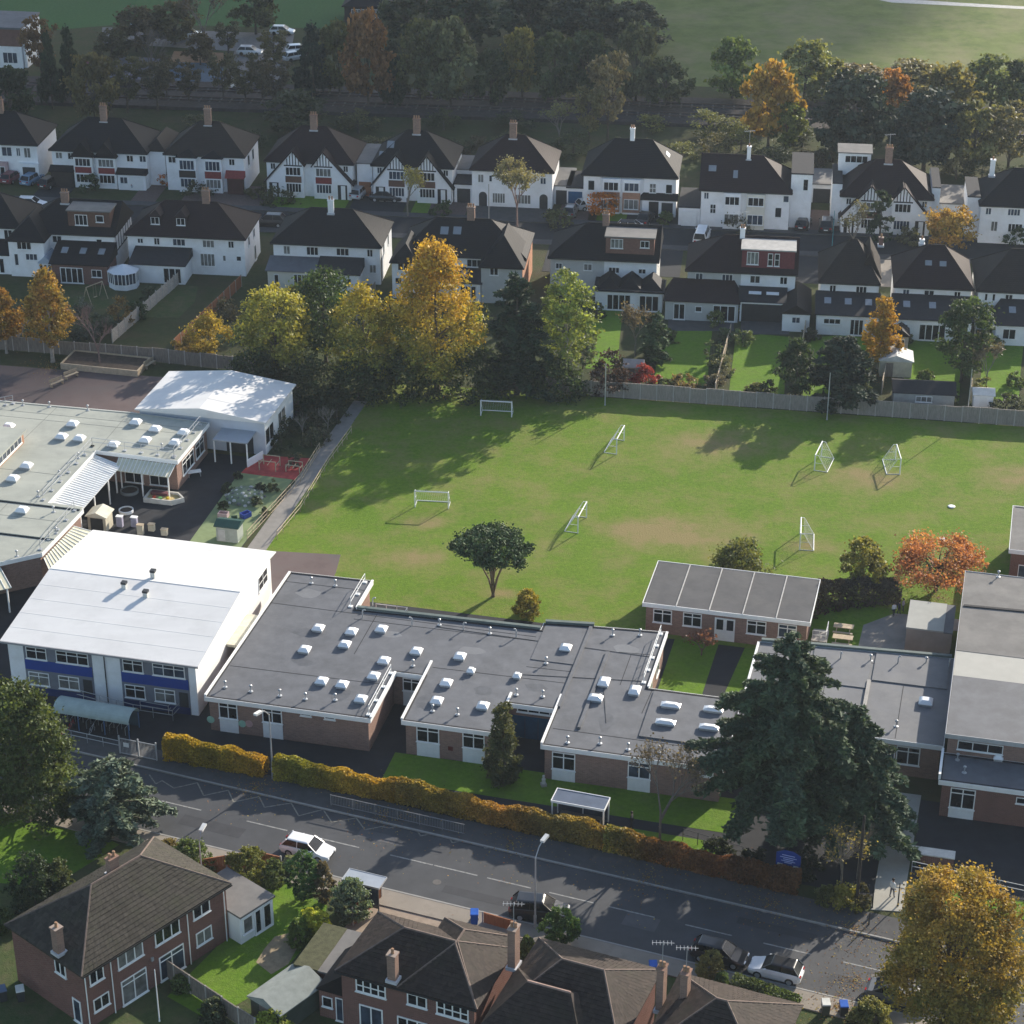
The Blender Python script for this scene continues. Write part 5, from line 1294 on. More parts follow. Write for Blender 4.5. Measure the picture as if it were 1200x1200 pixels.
# ------------------------------------------------------------------ sheds
def shed(name, label, px, py, w, d, rot, hw, hr, wall, roof, axis='y', cat='shed', base=None):
    X, Y = base or G(px, py)
    s = thing(name, label, cat, (X, Y, 0), R(rot))
    b = MB()
    if axis == 'y':
        b.add([(0, 0, -.1), (w, 0, -.1), (w, 0, hw), (w / 2, 0, hr - .08), (0, 0, hw), (0, d, -.1), (w, d, -.1), (w, d, hw), (w / 2, d, hr - .08), (0, d, hw)], [(0, 1, 2, 3, 4), (9, 8, 7, 6, 5)] + [(i, 5 + i, 5 + (i + 1) % 5, (i + 1) % 5) for i in range(5)])
    else:
        b.box(0, 0, -.1, w, d, hw)
    b.build('wall', wall, s)
    r = MB(); hip(r, 0, w, 0, d, hw + .04, hr, 0, 0, .18, .08, axis); r.build('roof', roof, s)
    return s
s = shed('garden_shed', 'shed with pale grey-green felt roof on the lawn between the brick houses', 0, 0, 3.0, 4.2, -40, 1.9, 2.6, M('green_shed_board', (.06, .075, .06), .9), M('grey_green_felt', (.24, .26, .24), .85), base=G(295, 1192))
panel(s, ('f', 0), .9, 0, 1.8, 1.8, .04, WOOD, 'door')
s = shed('white_garden_house', 'small white gabled outbuilding with slate roof behind the maroon-dormer pair', 916, 388, 3.2, 7.6, FR, 2.3, 3.4, RENDER, ROOF1)
window(s, ('f', 0), 1.1, 1.1, 2.1, 1.9)
s = shed('garden_shed', 'cream shed with pale roof beside the golden birch', 1030, 441, 3.6, 2.8, FR, 2.0, 2.7, M('cream_board', (.50, .46, .36), .85), M('pale_shed_roof', (.52, .52, .50), .7)); panel(s, ('f', 0), .6, 0, 1.5, 1.7, .04, WOOD, 'door')
s = shed('long_garden_shed', 'long shed with dark felt roof against the field fence', 1046, 478, 6.6, 3.4, FR, 1.9, 2.7, M('grey_board', (.36, .36, .34), .85), FELT_D, 'x'); window(s, ('f', 0), 2.4, .9, 4.2, 1.6, 3)
s = shed('garden_shed', 'little timber shed with pink-grey roof beside the red shrub', 731, 446, 2.0, 2.0, FR, 1.7, 2.3, WOOD3, M('pinkish_felt', (.32, .28, .27), .85), 'x'); panel(s, ('f', 0), .5, 0, 1.2, 1.5, .04, WOOD, 'door')
s = shed('playhouse', 'tall narrow playhouse in shade behind the golden birch', 1047, 412, 1.6, 2.2, FR, 2.0, 2.8, M('grey_board', (.36, .36, .34)), ROOF1); window(s, ('f', 0), .4, 1.0, 1.2, 1.6)
s = shed('garden_shed', 'white-sided shed at the field fence, rightmost of the gardens', 1140, 480, 2.1, 1.8, FR, 1.8, 2.3, RENDER, M('pale_shed_roof', (.52, .52, .50)), 'x'); panel(s, ('f', 0), .6, 0, 1.4, 1.6, .04, WHITE, 'door')
s = shed('play_shed', 'green plastic play shed with pale end beside the artificial turf', 254, 634, 2.2, 1.6, -13.5, 1.7, 2.1, M('pale_green_board', (.33, .36, .32), .8), PLASTIC_GREEN, 'x'); panel(s, ('f', 0), .2, .1, .9, 1.3, .03, M('pale_panel', (.45, .45, .43), .7), 'door')
s = shed('store_shed', 'cream-gabled bin store between the nursery canopies', 104, 622, 1.9, 1.7, -13.5, 1.7, 2.2, M('cream_board', (.50, .46, .36)), M('cream_felt', (.60, .57, .46))); panel(s, ('f', 0), .3, 0, 1.6, 1.5, .05, DARKMETAL, 'door')

# ------------------------------------------------------------------ fences made of single panels and posts
_fp = {}
def fence(name, label, pts, h, mat, panel_w=1.83, post=True, post_mat=None, group=None, slat=False, base=.0, cap=False):
    c = pts[0]
    root = thing(name, label, 'fence', (c[0], c[1], 0), 0, group)
    pk = (mat.name, h, panel_w, slat)
    if pk not in _fp:
        b = MB()
        if slat:
            n = 9
            for i in range(n): b.box(.06, -.02, .05 + i * (h - .1) / n, panel_w - .06, .02, .05 + (i + .72) * (h - .1) / n)
            b.box(.08, -.04, .02, .14, .04, h); b.box(panel_w - .14, -.04, .02, panel_w - .08, .04, h)
        else:
            n = 10
            for i in range(n):
                x = .05 + i * (panel_w - .1) / n; b.box(x + .004, -.02 - .012 * (i % 2), .04, x + (panel_w - .1) / n - .004, .012, h - .03 * (i % 3 == 1))
            b.box(.05, .0125, .3, panel_w - .05, .05, .4); b.box(.05, .0125, h - .4, panel_w - .05, .05, h - .3); b.box(.05, -.045, h + .002, panel_w - .05, .045, h + .05)
        _fp[pk] = (b.mesh('fence_panel', mat), MB().box(-.055, -.055, -.2, .055, .055, h + .1).mesh('fence_post', post_mat or CONC))
    for a, q in zip(pts[:-1], pts[1:]):
        d = math.hypot(q[0] - a[0], q[1] - a[1]); n = max(1, round(d / panel_w)); an = math.atan2(q[1] - a[1], q[0] - a[0])
        for i in range(n):
            x, y = a[0] + (q[0] - a[0]) * i / n - c[0], a[1] + (q[1] - a[1]) * i / n - c[1]
            o = obj('fence_panel', _fp[pk][0], root, (x, y, base + random.uniform(-.02, .02)), an); o.scale = (d / n / panel_w, 1, random.uniform(.97, 1.04))
            obj('fence_post', _fp[pk][1], root, (x, y, base), an)
        obj('fence_post', _fp[pk][1], root, (q[0] - c[0], q[1] - c[1], base), an)
    return root
GF = 'garden fences behind the nearer row'
fence('boundary_fence', 'long weathered panel fence between the field and the gardens', [S.w(12.5, 73.0)[:2], S.w(40, 74.9)[:2], S.w(66, 76.7)[:2], S.w(90, 78.3)[:2]], 1.8, M('grey_fence_wood', (.25, .225, .20), .9, .25, 3, stretch=(3, 3, .5)))
fence('boundary_fence', 'shaded panel fence behind the rear playground on the left', [G(-20, 408), G(180, 424), G(330, 440)], 1.7, WOOD)
fence('trellis_fence', 'pale slatted garden fence running up to the two-dormer pair', [G(132, 402), G(218, 326)], 1.7, M('pale_slat_wood', (.46, .40, .34), .85, .2, 3), slat=True)
fence('garden_fence', 'brown garden fence climbing towards the lean-to pair', [G(205, 412), G(283, 336)], 1.5, WOOD2)
fence('garden_fence', 'white-topped garden fence behind the golden trees', [G(418, 375), G(440, 345)], 1.6, WOOD)
fence('garden_fence', 'garden fence left of the maroon-dormer lawn', [G(838, 462), G(856, 392)], 1.3, WOOD3)
fence('garden_fence', 'garden fence between white outbuilding and golden birch', [G(932, 455), G(944, 386)], 1.5, WOOD3)
fence('garden_fence', 'garden fence right of the golden birch', [G(1033, 462), G(1046, 395)], 1.6, WOOD3)
fence('garden_fence', 'garden fence left of the rightmost near-row house', [G(1137, 470), G(1142, 392)], 1.6, WOOD3)
fence('garden_fence', 'dark low fence beside the orange-leaved birch', [G(20, 400), G(60, 330)], 1.5, WOOD)
fence('garden_fence', 'orange-brown panel fence beside the foreground driveway', [G(414, 1085), G(447, 1052)], 1.6, WOOD2)
fence('garden_fence', 'red-brown panel fence behind the clipped foreground shrubs', [G(232, 1028), G(300, 1017), G(330, 1024)], 1.6, WOOD2)
fence('garden_fence', 'grey garden fence running away from the foreground shed', [G(187, 1140), G(300, 1215)], 1.6, WOOD)
fence('garden_fence', 'low orange-brown fence by the blue bin', [G(566, 1082), G(604, 1093)], 1.0, WOOD2)

# pole in the left garden
def pole(name, label, px, py, h, r=.06, mat=None, cat='pole', group=None):
    X, Y = G(px, py)
    return tag(MB().lathe([(r * 1.4, -.1), (r * 1.4, .1), (r, .12), (r * .7, h), (r * .4, h + .05)], 8).build(name, mat or STEEL, None, (X, Y, 0)), label, cat, group)
pole('clothes_pole', 'white pole standing in front of the foreground brick pair', 187, 1197, 4.6, .05, WHITE)
pole('telegraph_pole', 'dark wooden telegraph pole beside the school entrance path', 1003, 1066, 8.6, .14, M('tarred_wood', (.05, .042, .036), .9))
pole('floodlight_mast', 'thin grey mast at the field fence beside the red shrub', 709, 475, 5.0, .07)
pole('floodlight_mast', 'thin grey mast at the field fence before the dark garden trees', 969, 492, 5.6, .07)
pole('clothes_pole', 'grey pole at the fence right of the long dark shed', 1133, 492, 6.0, .06)
pole('street_pole', 'pale post by the pavement before the arched-porch pair', 573, 262, 5.5, .08, CONC)
pole('street_pole', 'teal post by the drive with two dark cars', 975, 290, 5.0, .06, M('teal_post', (.05, .22, .26), .6))
# gate posts and short poles at the entrance
for i, (px, py, hh) in enumerate([(1022, 1064, 2.1), (1052, 1062, 2.1), (1018, 1085, 1.2)]):
    pole('gate_post', ['dark gate post on the left of the entrance path', 'dark gate post on the right of the entrance path', 'short bollard before the entrance gate'][i], px, py, hh, .06, DARKMETAL, 'post')

def street_lamp(label, px, py, h, hx, hy, rot=0, group='street lamps'):
    X, Y = G(px, py)
    t = thing('street_lamp', label, 'street lamp', (X, Y, 0), rot, group)
    MB().lathe([(.11, -.1), (.11, 1.2), (.07, 1.3), (.05, h - .9)], 8).build('column', STEEL, t)
    MB().path([(0, 0, h - .95), (hx * .5, hy * .5, h - .25), (hx, hy, h)], .04, 6).build('arm', STEEL, t)
    d = Vector((hx, hy, 0)).normalized()
    b = MB().box(-.35, -.16, -.08, .45, .16, .1)
    o = b.build('lantern', M('lantern_grey', (.62, .62, .60), .4), t, (hx + d.x * .2, hy + d.y * .2, h)); o.rotation_euler = (0, R(-8), math.atan2(hy, hx))
    MB().box(-.28, -.12, -.13, .35, .12, -.082).build('lens', M('lamp_lens', (.75, .75, .72), .2), o)
    return t
street_lamp('street lamp rising from the yellow beech hedge by the classroom', 320, 914, 7.3, -.6, -1.0)
street_lamp('street lamp beside the dark car at the foreground kerb', 627, 1088, 7.4, .55, .9)
street_lamp('grey street lamp behind the roof corner of the foreground brick pair', 238, 1042, 5.2, .15, .5)

# ------------------------------------------------------------------ shelters, guard rails, sign, gates
X, Y = G(64, 852); cs = thing('cycle_shelter', 'pale green barrel-roofed cycle shelter in front of the white hall', 'shelter', (X, Y, 0), S.a + R(-3))
L_, W_ = 7.0, 2.1
arc = [(W_ / 2 - W_ / 2 * math.cos(R(a)), 1.55 + .75 * math.sin(R(a))) for a in range(0, 181, 15)]
b = MB(); n = len(arc)
b.add([(0, p[0], p[1]) for p in arc] + [(L_, p[0], p[1]) for p in arc] + [(0, p[0], p[1] - .04) for p in arc] + [(L_, p[0], p[1] - .04) for p in arc],
      [(i, i + 1, n + i + 1, n + i)[::-1] for i in range(n - 1)] + [(2 * n + i, 2 * n + i + 1, 3 * n + i + 1, 3 * n + i) for i in range(n - 1)] + [(i, i + 1, 2 * n + i + 1, 2 * n + i) for i in range(n - 1)] + [(n + i + 1, n + i, 3 * n + i, 3 * n + i + 1) for i in range(n - 1)])
b.build('roof', M('pale_green_sheet', (.36, .43, .40), .5, .15, 1.5), cs)
MB().box(.05, W_ - .05, .1, L_ - .05, W_ - .01, 1.55).build('back_panel', M('dark_teal_panel', (.05, .09, .12), .4), cs)
for x in (.05, 2.3, 4.7, L_ - .05):
    for y in (.04, W_ - .12): MB().box(x - .04, y - .03, -.05, x + .04, y + .03, 1.54).build('post', M('blue_post', (.08, .16, .30), .5), cs)
for i in range(9):
    MB().path([(.6 + i * .72, .5, 0), (.6 + i * .72, .5, .75), (.6 + i * .72, 1.3, .75), (.6 + i * .72, 1.3, 0)], .025, 5).build('bike_stand', STEEL, cs)
_bk = None
def bicycle(label, px, py, rot, m):
    X, Y = G(px, py); t = thing('bicycle', label, 'bicycle', (X, Y, .02), rot, 'bicycles in the cycle shelter')
    for x in (-.5, .5):
        w = MB()
        for i in range(14):
            a, c = 2 * math.pi * i / 14, 2 * math.pi * (i + 1) / 14
            w.tube((x + .33 * math.cos(a), 0, .34 + .33 * math.sin(a)), (x + .33 * math.cos(c), 0, .34 + .33 * math.sin(c)), .022, n=4)
        for i in range(4): w.tube((x + .32 * math.cos(i * .785), 0, .34 + .32 * math.sin(i * .785)), (x - .32 * math.cos(i * .785), 0, .34 - .32 * math.sin(i * .785)), .006, n=3)
        w.build('wheel', RUBBER, t)
    f = MB(); 
    for a, c in (((-.5, .34), (-.12, .32)), ((-.5, .34), (-.2, .78)), ((-.12, .32), (-.22, .88)), ((-.12, .32), (.36, .80)), ((-.2, .78), (.36, .82)), ((.36, .95), (.5, .34))):
        f.tube((a[0], 0, a[1]), (c[0], 0, c[1]), .022, n=5)
    f.build('frame', m, t); MB().box(-.36, -.06, .88, -.1, .06, .94).build('saddle', RUBBER, t); MB().tube((.34, -.28, .98), (.34, .28, .98), .02, n=5).build('handlebar', DARKMETAL, t)
bicycle('bicycle leaning at the right end of the cycle shelter', 128, 866, S.a + R(80), DARKMETAL); bicycle('bicycle in the middle of the cycle shelter', 108, 861, S.a + R(84), STEEL); bicycle('red bicycle at the left end of the cycle shelter', 84, 856, S.a + R(82), M('red_paint', (.35, .02, .02), .4))
railing('cycle_railing', 'grey railing in front of the cycle shelter', [G(66, 864), G(140, 880)], 1.0, 2, 1.4)
gt = thing('vehicle_gate', 'grey mesh gate standing between cycle shelter and beech hedge', 'gate', (*G(141, 884), 0), S.a - R(5))
for x in (0, 1.75, 3.4): MB().box(x - .05, -.05, 0, x + .05, .05, 1.9).build('post', M('gate_grey', (.42, .43, .44), .5), gt)
for a in (0, 1.75):
    g = MB().box(a + .06, -.02, .15, a + 1.6, .02, .22).box(a + .06, -.02, 1.6, a + 1.6, .02, 1.67)
    for i in range(12): g.box(a + .1 + i * .125, -.012, .221, a + .12 + i * .125, .012, 1.599)
    g.build('gate_leaf', MATS['gate_grey'], gt)
MB().box(.4, -.06, .9, .9, -.03, 1.3).build('notice', WHITE, gt)
# pedestrian guard rail at the far kerb
def guard(label, px0, py0, px1, py1):
    a, c = G(px0, py0), G(px1, py1); L = math.hypot(c[0] - a[0], c[1] - a[1]); n = round(L / 2)
    t = thing('pedestrian_guard_rail', label, 'guard rail', (*a, .12), math.atan2(c[1] - a[1], c[0] - a[0]))
    w = L / n; b = MB().box(.04, -.02, .98, w - .04, .02, 1.03).box(.04, -.02, .12, w - .04, .02, .16)
    for i in range(1, 14): b.box(w * i / 14 - .008, -.008, .161, w * i / 14 + .008, .008, .979)
    me = b.mesh('rail_panel', M('dull_steel', (.20, .205, .21), .6, .15, 5))
    for i in range(n):
        obj('rail_panel', me, t, (i * w, 0, 0)); MB().box(-.03, -.03, -.1, .03, .03, 1.06).build('post', MATS['dull_steel'], t, (i * w, 0, 0))
guard('grey pedestrian guard rail along the far kerb below the beech hedge', 388, 945, 545, 980)
bs = thing('waiting_shelter', 'glazed grey waiting shelter behind the beech hedge', 'shelter', (*G(646, 966), 0), S.a - R(4))
MB().box(0, 0, 2.2, 4.3, 1.7, 2.3).build('roof', M('smoked_sheet', (.10, .12, .16), .3, .2, 1, spec=.5), bs)
ring([(0, 0), (4.3, 0), (4.3, 1.7), (0, 1.7)], -.05, .0, 2.16, 2.36).build('roof_frame', WHITE, bs)
for x, y in ((.05, .05), (4.25, .05), (.05, 1.65), (4.25, 1.65), (2.15, 1.65)): MB().box(x - .05, y - .05, -.05, x + .05, y + .05, 2.199).build('post', WHITE, bs)
MB().box(.1, 1.62, .2, 4.2, 1.66, 2.1).build('back_glass', MATS['glass_sky_tint'], bs); MB().box(.4, 1.1, .42, 3.9, 1.5, .48).build('bench_seat', WOOD, bs)
for x in (.6, 2.15, 3.7): MB().box(x - .04, 1.2, -.02, x + .04, 1.4, .42).build('bench_leg', STEEL, bs)
# school name board: blue board on posts
X, Y = G(922, 1034); sg = thing('school_sign', 'blue school name board on posts under the great cedar', 'sign', (X, Y, .45), RD.a)
MB().box(-.95, -.04, 1.0, .95, .04, 2.2).build('board', BLUEPANEL, sg)
bt_ = MB().prism([(-.95, -.04), (.95, -.04), (.95, .04), (-.95, .04)], 2.2, [2.2, 2.2, 2.2, 2.2]) if False else None
MB().add([(-.95, -.039, 2.201), (.95, -.039, 2.201), (.35, -.039, 2.5), (-.35, -.039, 2.5), (-.95, .039, 2.201), (.95, .039, 2.201), (.35, .039, 2.5), (-.35, .039, 2.5)], [(0, 1, 2, 3), (7, 6, 5, 4), (0, 4, 5, 1), (1, 5, 6, 2), (2, 6, 7, 3), (3, 7, 4, 0)]).build('board_top', BLUEPANEL, sg)
for i, (x0, x1, z) in enumerate([(-.5, .5, 2.05), (-.65, .65, 1.85), (-.4, .4, 1.68), (-.55, .55, 1.52), (-.3, .3, 1.38)]): MB().box(x0, -.052, z, x1, -.042, z + .07).build('lettering_line', M('pale_blue_letter', (.40, .48, .75), .5), sg)
for x in (-.62, .62): MB().box(x - .2, -.052, 1.08, x + .2, -.042, 1.26).build('white_plate', WHITE, sg)
for x in (-.7, .7): MB().box(x - .05, -.03, -.55, x + .05, .03, .999).build('post', DARKMETAL, sg)
railing('path_railing', 'dark railings beneath the cedar along the inner path', [G(800, 985), G(870, 1006)], 1.1, 2, 1.2, DARKMETAL)
railing('ramp_railing', 'white railing at the top of the entrance path', [G(1022, 985), G(1034, 968)], 1.2, 3, 1.0, WHITE)
railing('entrance_railing', 'grey railing beside the entrance path gate', [G(1000, 1048), G(1018, 1052)], 1.2, 2, 1, DARKMETAL)
railing('car_park_railing', 'grey railing between verge and road on the right', [G(1068, 1022), G(1205, 1052)], 1.0, 2, 2)
railing('field_railing', 'low timber rail along the field path', [G(325, 632), G(352, 600), G(385, 545), G(412, 508)], .9, 2, 1.5, WOOD3, .035)
railing('yard_fence', 'low fence between artificial turf and field path', [G(290, 632), G(352, 565), G(375, 528)], .9, 3, 1.2, WOOD3, .03)
wl_ = thing('low_wall', 'low brick wall with white coping beside the entrance path', 'wall', (*G(1068, 1010), 0), S.a)
MB().box(0, 0, -.1, 3.2, .9, .8).build('wall', BRICK2, wl_); MB().box(-.05, -.05, .802, 3.25, .95, .9).build('coping', M('pale_coping', (.6, .58, .53), .8), wl_)

# ------------------------------------------------------------------ bins
_bin = {}
def bin_(label, px, py, body, lid, rot=0, k=1.0, group='wheelie bins'):
    X, Y = G(px, py); t = thing('wheelie_bin', label, 'bin', (X, Y, .02), rot, group); t.scale = (k, k, k)
    MB().add([(-.24, -.28, .05), (.24, -.28, .05), (.24, .26, .05), (-.24, .26, .05), (-.29, -.36, .98), (.29, -.36, .98), (.29, .36, .98), (-.29, .36, .98)], [(3, 2, 1, 0), (4, 5, 6, 7), (0, 1, 5, 4), (1, 2, 6, 5), (2, 3, 7, 6), (3, 0, 4, 7)]).build('body', body, t)
    MB().add([(-.31, -.38, .985), (.31, -.38, .985), (.31, .42, .985), (-.31, .42, .985), (-.28, -.34, 1.06), (.28, -.34, 1.06), (.28, .38, 1.1), (-.28, .38, 1.1)], [(3, 2, 1, 0), (4, 5, 6, 7), (0, 1, 5, 4), (1, 2, 6, 5), (2, 3, 7, 6), (3, 0, 4, 7)]).build('lid', lid, t)
    for x in (-.27, .27):
        w = MB().lathe([(.1, -.03), (.1, .03)], 10).build('wheel', RUBBER, t, (x, .3, .1)); w.rotation_euler = (0, R(90), 0)
    return t
bin_('blue wheelie bin at the end of the foreground driveway', 556, 1082, PLASTIC_BLUE, PLASTIC_BLUE)
bin_('dark wheelie bin with white lid at the foreground kerb', 967, 1188, M('olive_bin', (.06, .065, .05), .5), M('white_lid', (.6, .6, .55), .5)); bin_('dark wheelie bin with blue lid near the orange tree', 988, 1190, DARKMETAL, PLASTIC_BLUE)
bin_('dark bin with blue lid at the foot of the brick pair', 4, 1172, DARKMETAL, M('grey_blue_lid', (.10, .14, .22), .5), .4); bin_('dark bin with pale lid at the foot of the brick pair', 25, 1172, DARKMETAL, M('white_lid', (.6, .6, .55)), .3)
bin_('blue wheelie bin between the foreground chimneys', 765, 1143, PLASTIC_BLUE, PLASTIC_BLUE)
yb = tag(MB().box(0, 0, 0, .75, .55, .55).build('grit_bin', YELLOW, None, (*G(398, 873), .02), S.a), 'yellow grit bin against the classroom wall', 'grit bin')
MB().add([(-.03, -.05, .552), (.78, -.05, .552), (.78, .58, .552), (-.03, .58, .552), (.05, .0, .66), (.7, .0, .66), (.7, .58, .72), (.05, .58, .72)], [(3, 2, 1, 0), (4, 5, 6, 7), (0, 1, 5, 4), (1, 2, 6, 5), (2, 3, 7, 6), (3, 0, 4, 7)]).build('lid', YELLOW, yb)
yb2 = tag(MB().box(0, 0, 0, .6, .5, .55).build('grit_bin', M('ochre_plastic', (.45, .25, .05), .5), None, (*G(482, 932), .02), S.a), 'ochre grit bin behind the beech hedge', 'grit bin')
MB().add([(-.03, -.05, .552), (.63, -.05, .552), (.63, .53, .552), (-.03, .53, .552), (.05, .0, .64), (.55, .0, .64), (.55, .5, .68), (.05, .5, .68)], [(3, 2, 1, 0), (4, 5, 6, 7), (0, 1, 5, 4), (1, 2, 6, 5), (2, 3, 7, 6), (3, 0, 4, 7)]).build('lid', MATS['ochre_plastic'], yb2)
# ------------------------------------------------------------------ vehicles
def paint(name, c, rough=.28):
    m, nt, b = nodes_of(name)
    nt.links.new(ramp(nt, noise(nt, 1.5, 3), [(.3, sc(c, .93)), (.7, sc(c, 1.05))]), b.inputs['Base Color'])
    b.inputs['Roughness'].default_value = rough; b.inputs['Coat Weight'].default_value = .5
    MATS[name] = m
    return m
PW, PK, PS, PB, PR, PG = paint('white_car_paint', (.78, .78, .78)), paint('black_car_paint', (.018, .018, .02)), paint('silver_car_paint', (.46, .48, .50)), paint('blue_car_paint', (.16, .26, .38)), paint('maroon_car_paint', (.16, .03, .04)), paint('grey_car_paint', (.12, .125, .13))
_car = {}
def car_meshes(kind, body, top):
    key = (kind, body.name, top.name)
    if key in _car: return _car[key]
    L, w, hb, hr = {'hatch': (4.2, .87, .92, 1.48), 'mini': (3.9, .86, .94, 1.44), 'suv': (4.5, .92, 1.02, 1.68), 'saloon': (4.6, .89, .90, 1.45), 'van': (4.9, .95, 1.15, 1.95)}[kind]
    noseh = hb * (.80 if kind != 'van' else .85)
    st = [(0, .38, noseh * .72, .80), (.12, .26, noseh * .92, .92), (.55, .22, noseh, .99), (L * .27, .2, hb, 1.0), (L * .5, .2, hb + .02, 1.0), (L * .8, .2, hb + .02, 1.0), (L * .95, .24, hb * .98, .95), (L, .36, hb * .8, .84)]
    V = []; F = []
    for (x, zl, zt, k) in st:
        ww = w * k; zm = (zl + zt) / 2
        V += [(x, -ww * .92, zl), (x, -ww, zl + .16), (x, -ww, zm + .12), (x, -ww * .9, zt), (x, ww * .9, zt), (x, ww, zm + .12), (x, ww, zl + .16), (x, ww * .92, zl)]
    n = 8
    for s_ in range(len(st) - 1):
        for i in range(n): F.append((s_ * n + i, s_ * n + (i + 1) % n, (s_ + 1) * n + (i + 1) % n, (s_ + 1) * n + i)[::-1])
    F += [tuple(range(n)), tuple(range((len(st) - 1) * n + n - 1, (len(st) - 1) * n - 1, -1))]
    bm = MB().add(V, F).mesh('body', body)
    x0, x1, x2, x3 = (L * .25, L * .42, L * .86, L * .97) if kind != 'saloon' else (L * .27, L * .42, L * .72, L * .88)
    if kind == 'van': x0, x1, x2, x3 = L * .14, L * .27, L * .95, L * .985
    a, c = w * .86, w * .70
    z0, z1 = hb - .02, hr - .05
    g = MB().add([(x0, -a, z0), (x3, -a, z0), (x3, a, z0), (x0, a, z0), (x1, -c, z1), (x2, -c, z1), (x2, c, z1), (x1, c, z1)], [(3, 2, 1, 0), (4, 5, 6, 7), (0, 1, 5, 4), (1, 2, 6, 5), (2, 3, 7, 6), (3, 0, 4, 7)]).mesh('windows', MATS['glass'])
    r = MB().add([(x1 - .05, -c - .015, z1 - .03), (x2 + .06, -c - .015, z1 - .03), (x2 + .06, c + .015, z1 - .03), (x1 - .05, c + .015, z1 - .03), (x1 + .12, -c + .1, z1 + .06), (x2 - .05, -c + .1, z1 + .05), (x2 - .05, c - .1, z1 + .05), (x1 + .12, c - .1, z1 + .06)], [(3, 2, 1, 0), (4, 5, 6, 7), (0, 1, 5, 4), (1, 2, 6, 5), (2, 3, 7, 6), (3, 0, 4, 7)]).mesh('roof', top)
    p = MB()
    for s_ in (-1, 1):
        p.tube((x0, s_ * a, z0), (x1, s_ * c, z1), .04, n=4); p.tube((x3, s_ * a, z0), (x2, s_ * c, z1), .06, n=4)
        xm = (x1 + x2) / 2; p.tube((xm, s_ * a, z0), (xm, s_ * c, z1), .04, n=4)
    pm = p.mesh('pillars', body if kind != 'mini' else top)
    wh = MB().lathe([(.18, -.1), (.31, -.1), (.33, -.06), (.33, .06), (.31, .1), (.18, .1)], 14).mesh('wheel', RUBBER)
    ri = MB().lathe([(.2, -.105), (.2, .105)], 10).mesh('rim', STEEL)
    hd = MB().box(0, 0, 0, .12, .32, .16).mesh('headlight', ACRYLIC); tl = MB().box(0, 0, 0, .1, .26, .2).mesh('tail_light', M('tail_red', (.35, .01, .01), .25))
    mi = MB().box(0, 0, 0, .16, .16, .12).mesh('mirror', body)
    gl = MB().box(0, -.5, 0, .05, .5, .14).mesh('grille', DARKMETAL); pl = MB().box(0, -.26, 0, .03, .26, .11).mesh('number_plate', WHITE)
    _car[key] = (L, w, hb, x0, bm, g, r, pm, wh, ri, hd, tl, mi, gl, pl, noseh)
    return _car[key]
def car(label, px, py, ang, kind='hatch', body=None, top=None, group='parked cars', z=.012, far=False):
    body = body or PK; top = top or body
    L, w, hb, x0, bm, g, r, pm, wh, ri, hd, tl, mi, gl, pl, nh = car_meshes(kind, body, top)
    X, Y = G(px, py)
    t = thing('van' if kind == 'van' else 'car', label, 'van' if kind == 'van' else 'car', (X, Y, z), ang + math.pi, group)
    off = -L / 2
    for nm, me in (('body', bm), ('windows', g), ('roof', r), ('pillars', pm)):
        q = obj(nm, me, t, (off, 0, 0))
        if not far and nm in ('body', 'roof', 'windows'):
            bv = q.modifiers.new('round', 'BEVEL'); bv.width = .07 if nm != 'windows' else .05; bv.segments = 2; bv.limit_method = 'ANGLE'; bv.angle_limit = R(12)
    for x in (L * .2, L * .8):
        for s_ in (-1, 1):
            q = obj('wheel', wh, t, (off + x, s_ * (w - .08), .33)); q.rotation_euler = (R(90), 0, 0)
            if not far: obj('rim', ri, q)
    if far: return t
    for s_ in (-1, 1):
        obj('headlight', hd, t, (off - .01 + .04, s_ * w * .55 - .16, nh * .68)); obj('tail_light', tl, t, (off + L - .1, s_ * w * .62 - .13, hb * .68))
        obj('mirror', mi, t, (off + x0 + .25, s_ * (w + .02) - .08, hb))
    obj('grille', gl, t, (off - .02, 0, .42)); obj('number_plate', pl, t, (off + L - .01, 0, .55))
    return t
CR = 'cars on the main road'
car('white hatchback driving along the main road', 361, 1001, RD.a, 'hatch', PW, PW, CR)
car('white car with black roof parked at the near kerb', 909, 1143, RD.a + math.pi, 'mini', PW, PK, CR)
car('black car parked beside the white car with black roof', 843, 1124, RD.a, 'hatch', PK, PK, CR)
car('black car parked by the street lamp at the foreground drive', 632, 1073, RD.a + R(12), 'suv', PK, PK, CR)
car('dark car half hidden by the orange foreground tree', 1052, 1172, RD.a, 'saloon', PG, PG, CR)
# residential street
sa = ST.a
GC = 'cars parked along the residential street'
car('pale blue car on the drive beside the far-left house', 38, 214, sa + R(75), 'hatch', PB, PB, GC); car('maroon car in front of the far-left house', 14, 212, sa + R(80), 'hatch', PR, PR, GC)
car('dark car beside the pale blue car on the left', 60, 218, sa + R(70), 'hatch', PK, PK, GC); car('silver-blue car before the white garage of the red-bay pair', 162, 217, sa + R(65), 'hatch', PS, PB, GC)
car('black estate on the road above the two-dormer pair', 316, 264, sa + math.pi, 'suv', PK, PK, GC); car('silver car between the two sweeping-gable pairs', 421, 230, sa + R(80), 'hatch', PS, PS, GC)
car('dark blue car before the rooflight Tudor pair', 452, 235, sa, 'saloon', PK, PK, GC); car('silver car by the right-hand arched porch', 692, 244, sa + R(30), 'hatch', PS, PS, GC)
car('grey car before the blue garage door', 669, 251, sa + R(85), 'hatch', PG, PG, GC); car('dark car before the bow-bay pair', 756, 260, sa + R(80), 'saloon', PK, PK, GC)
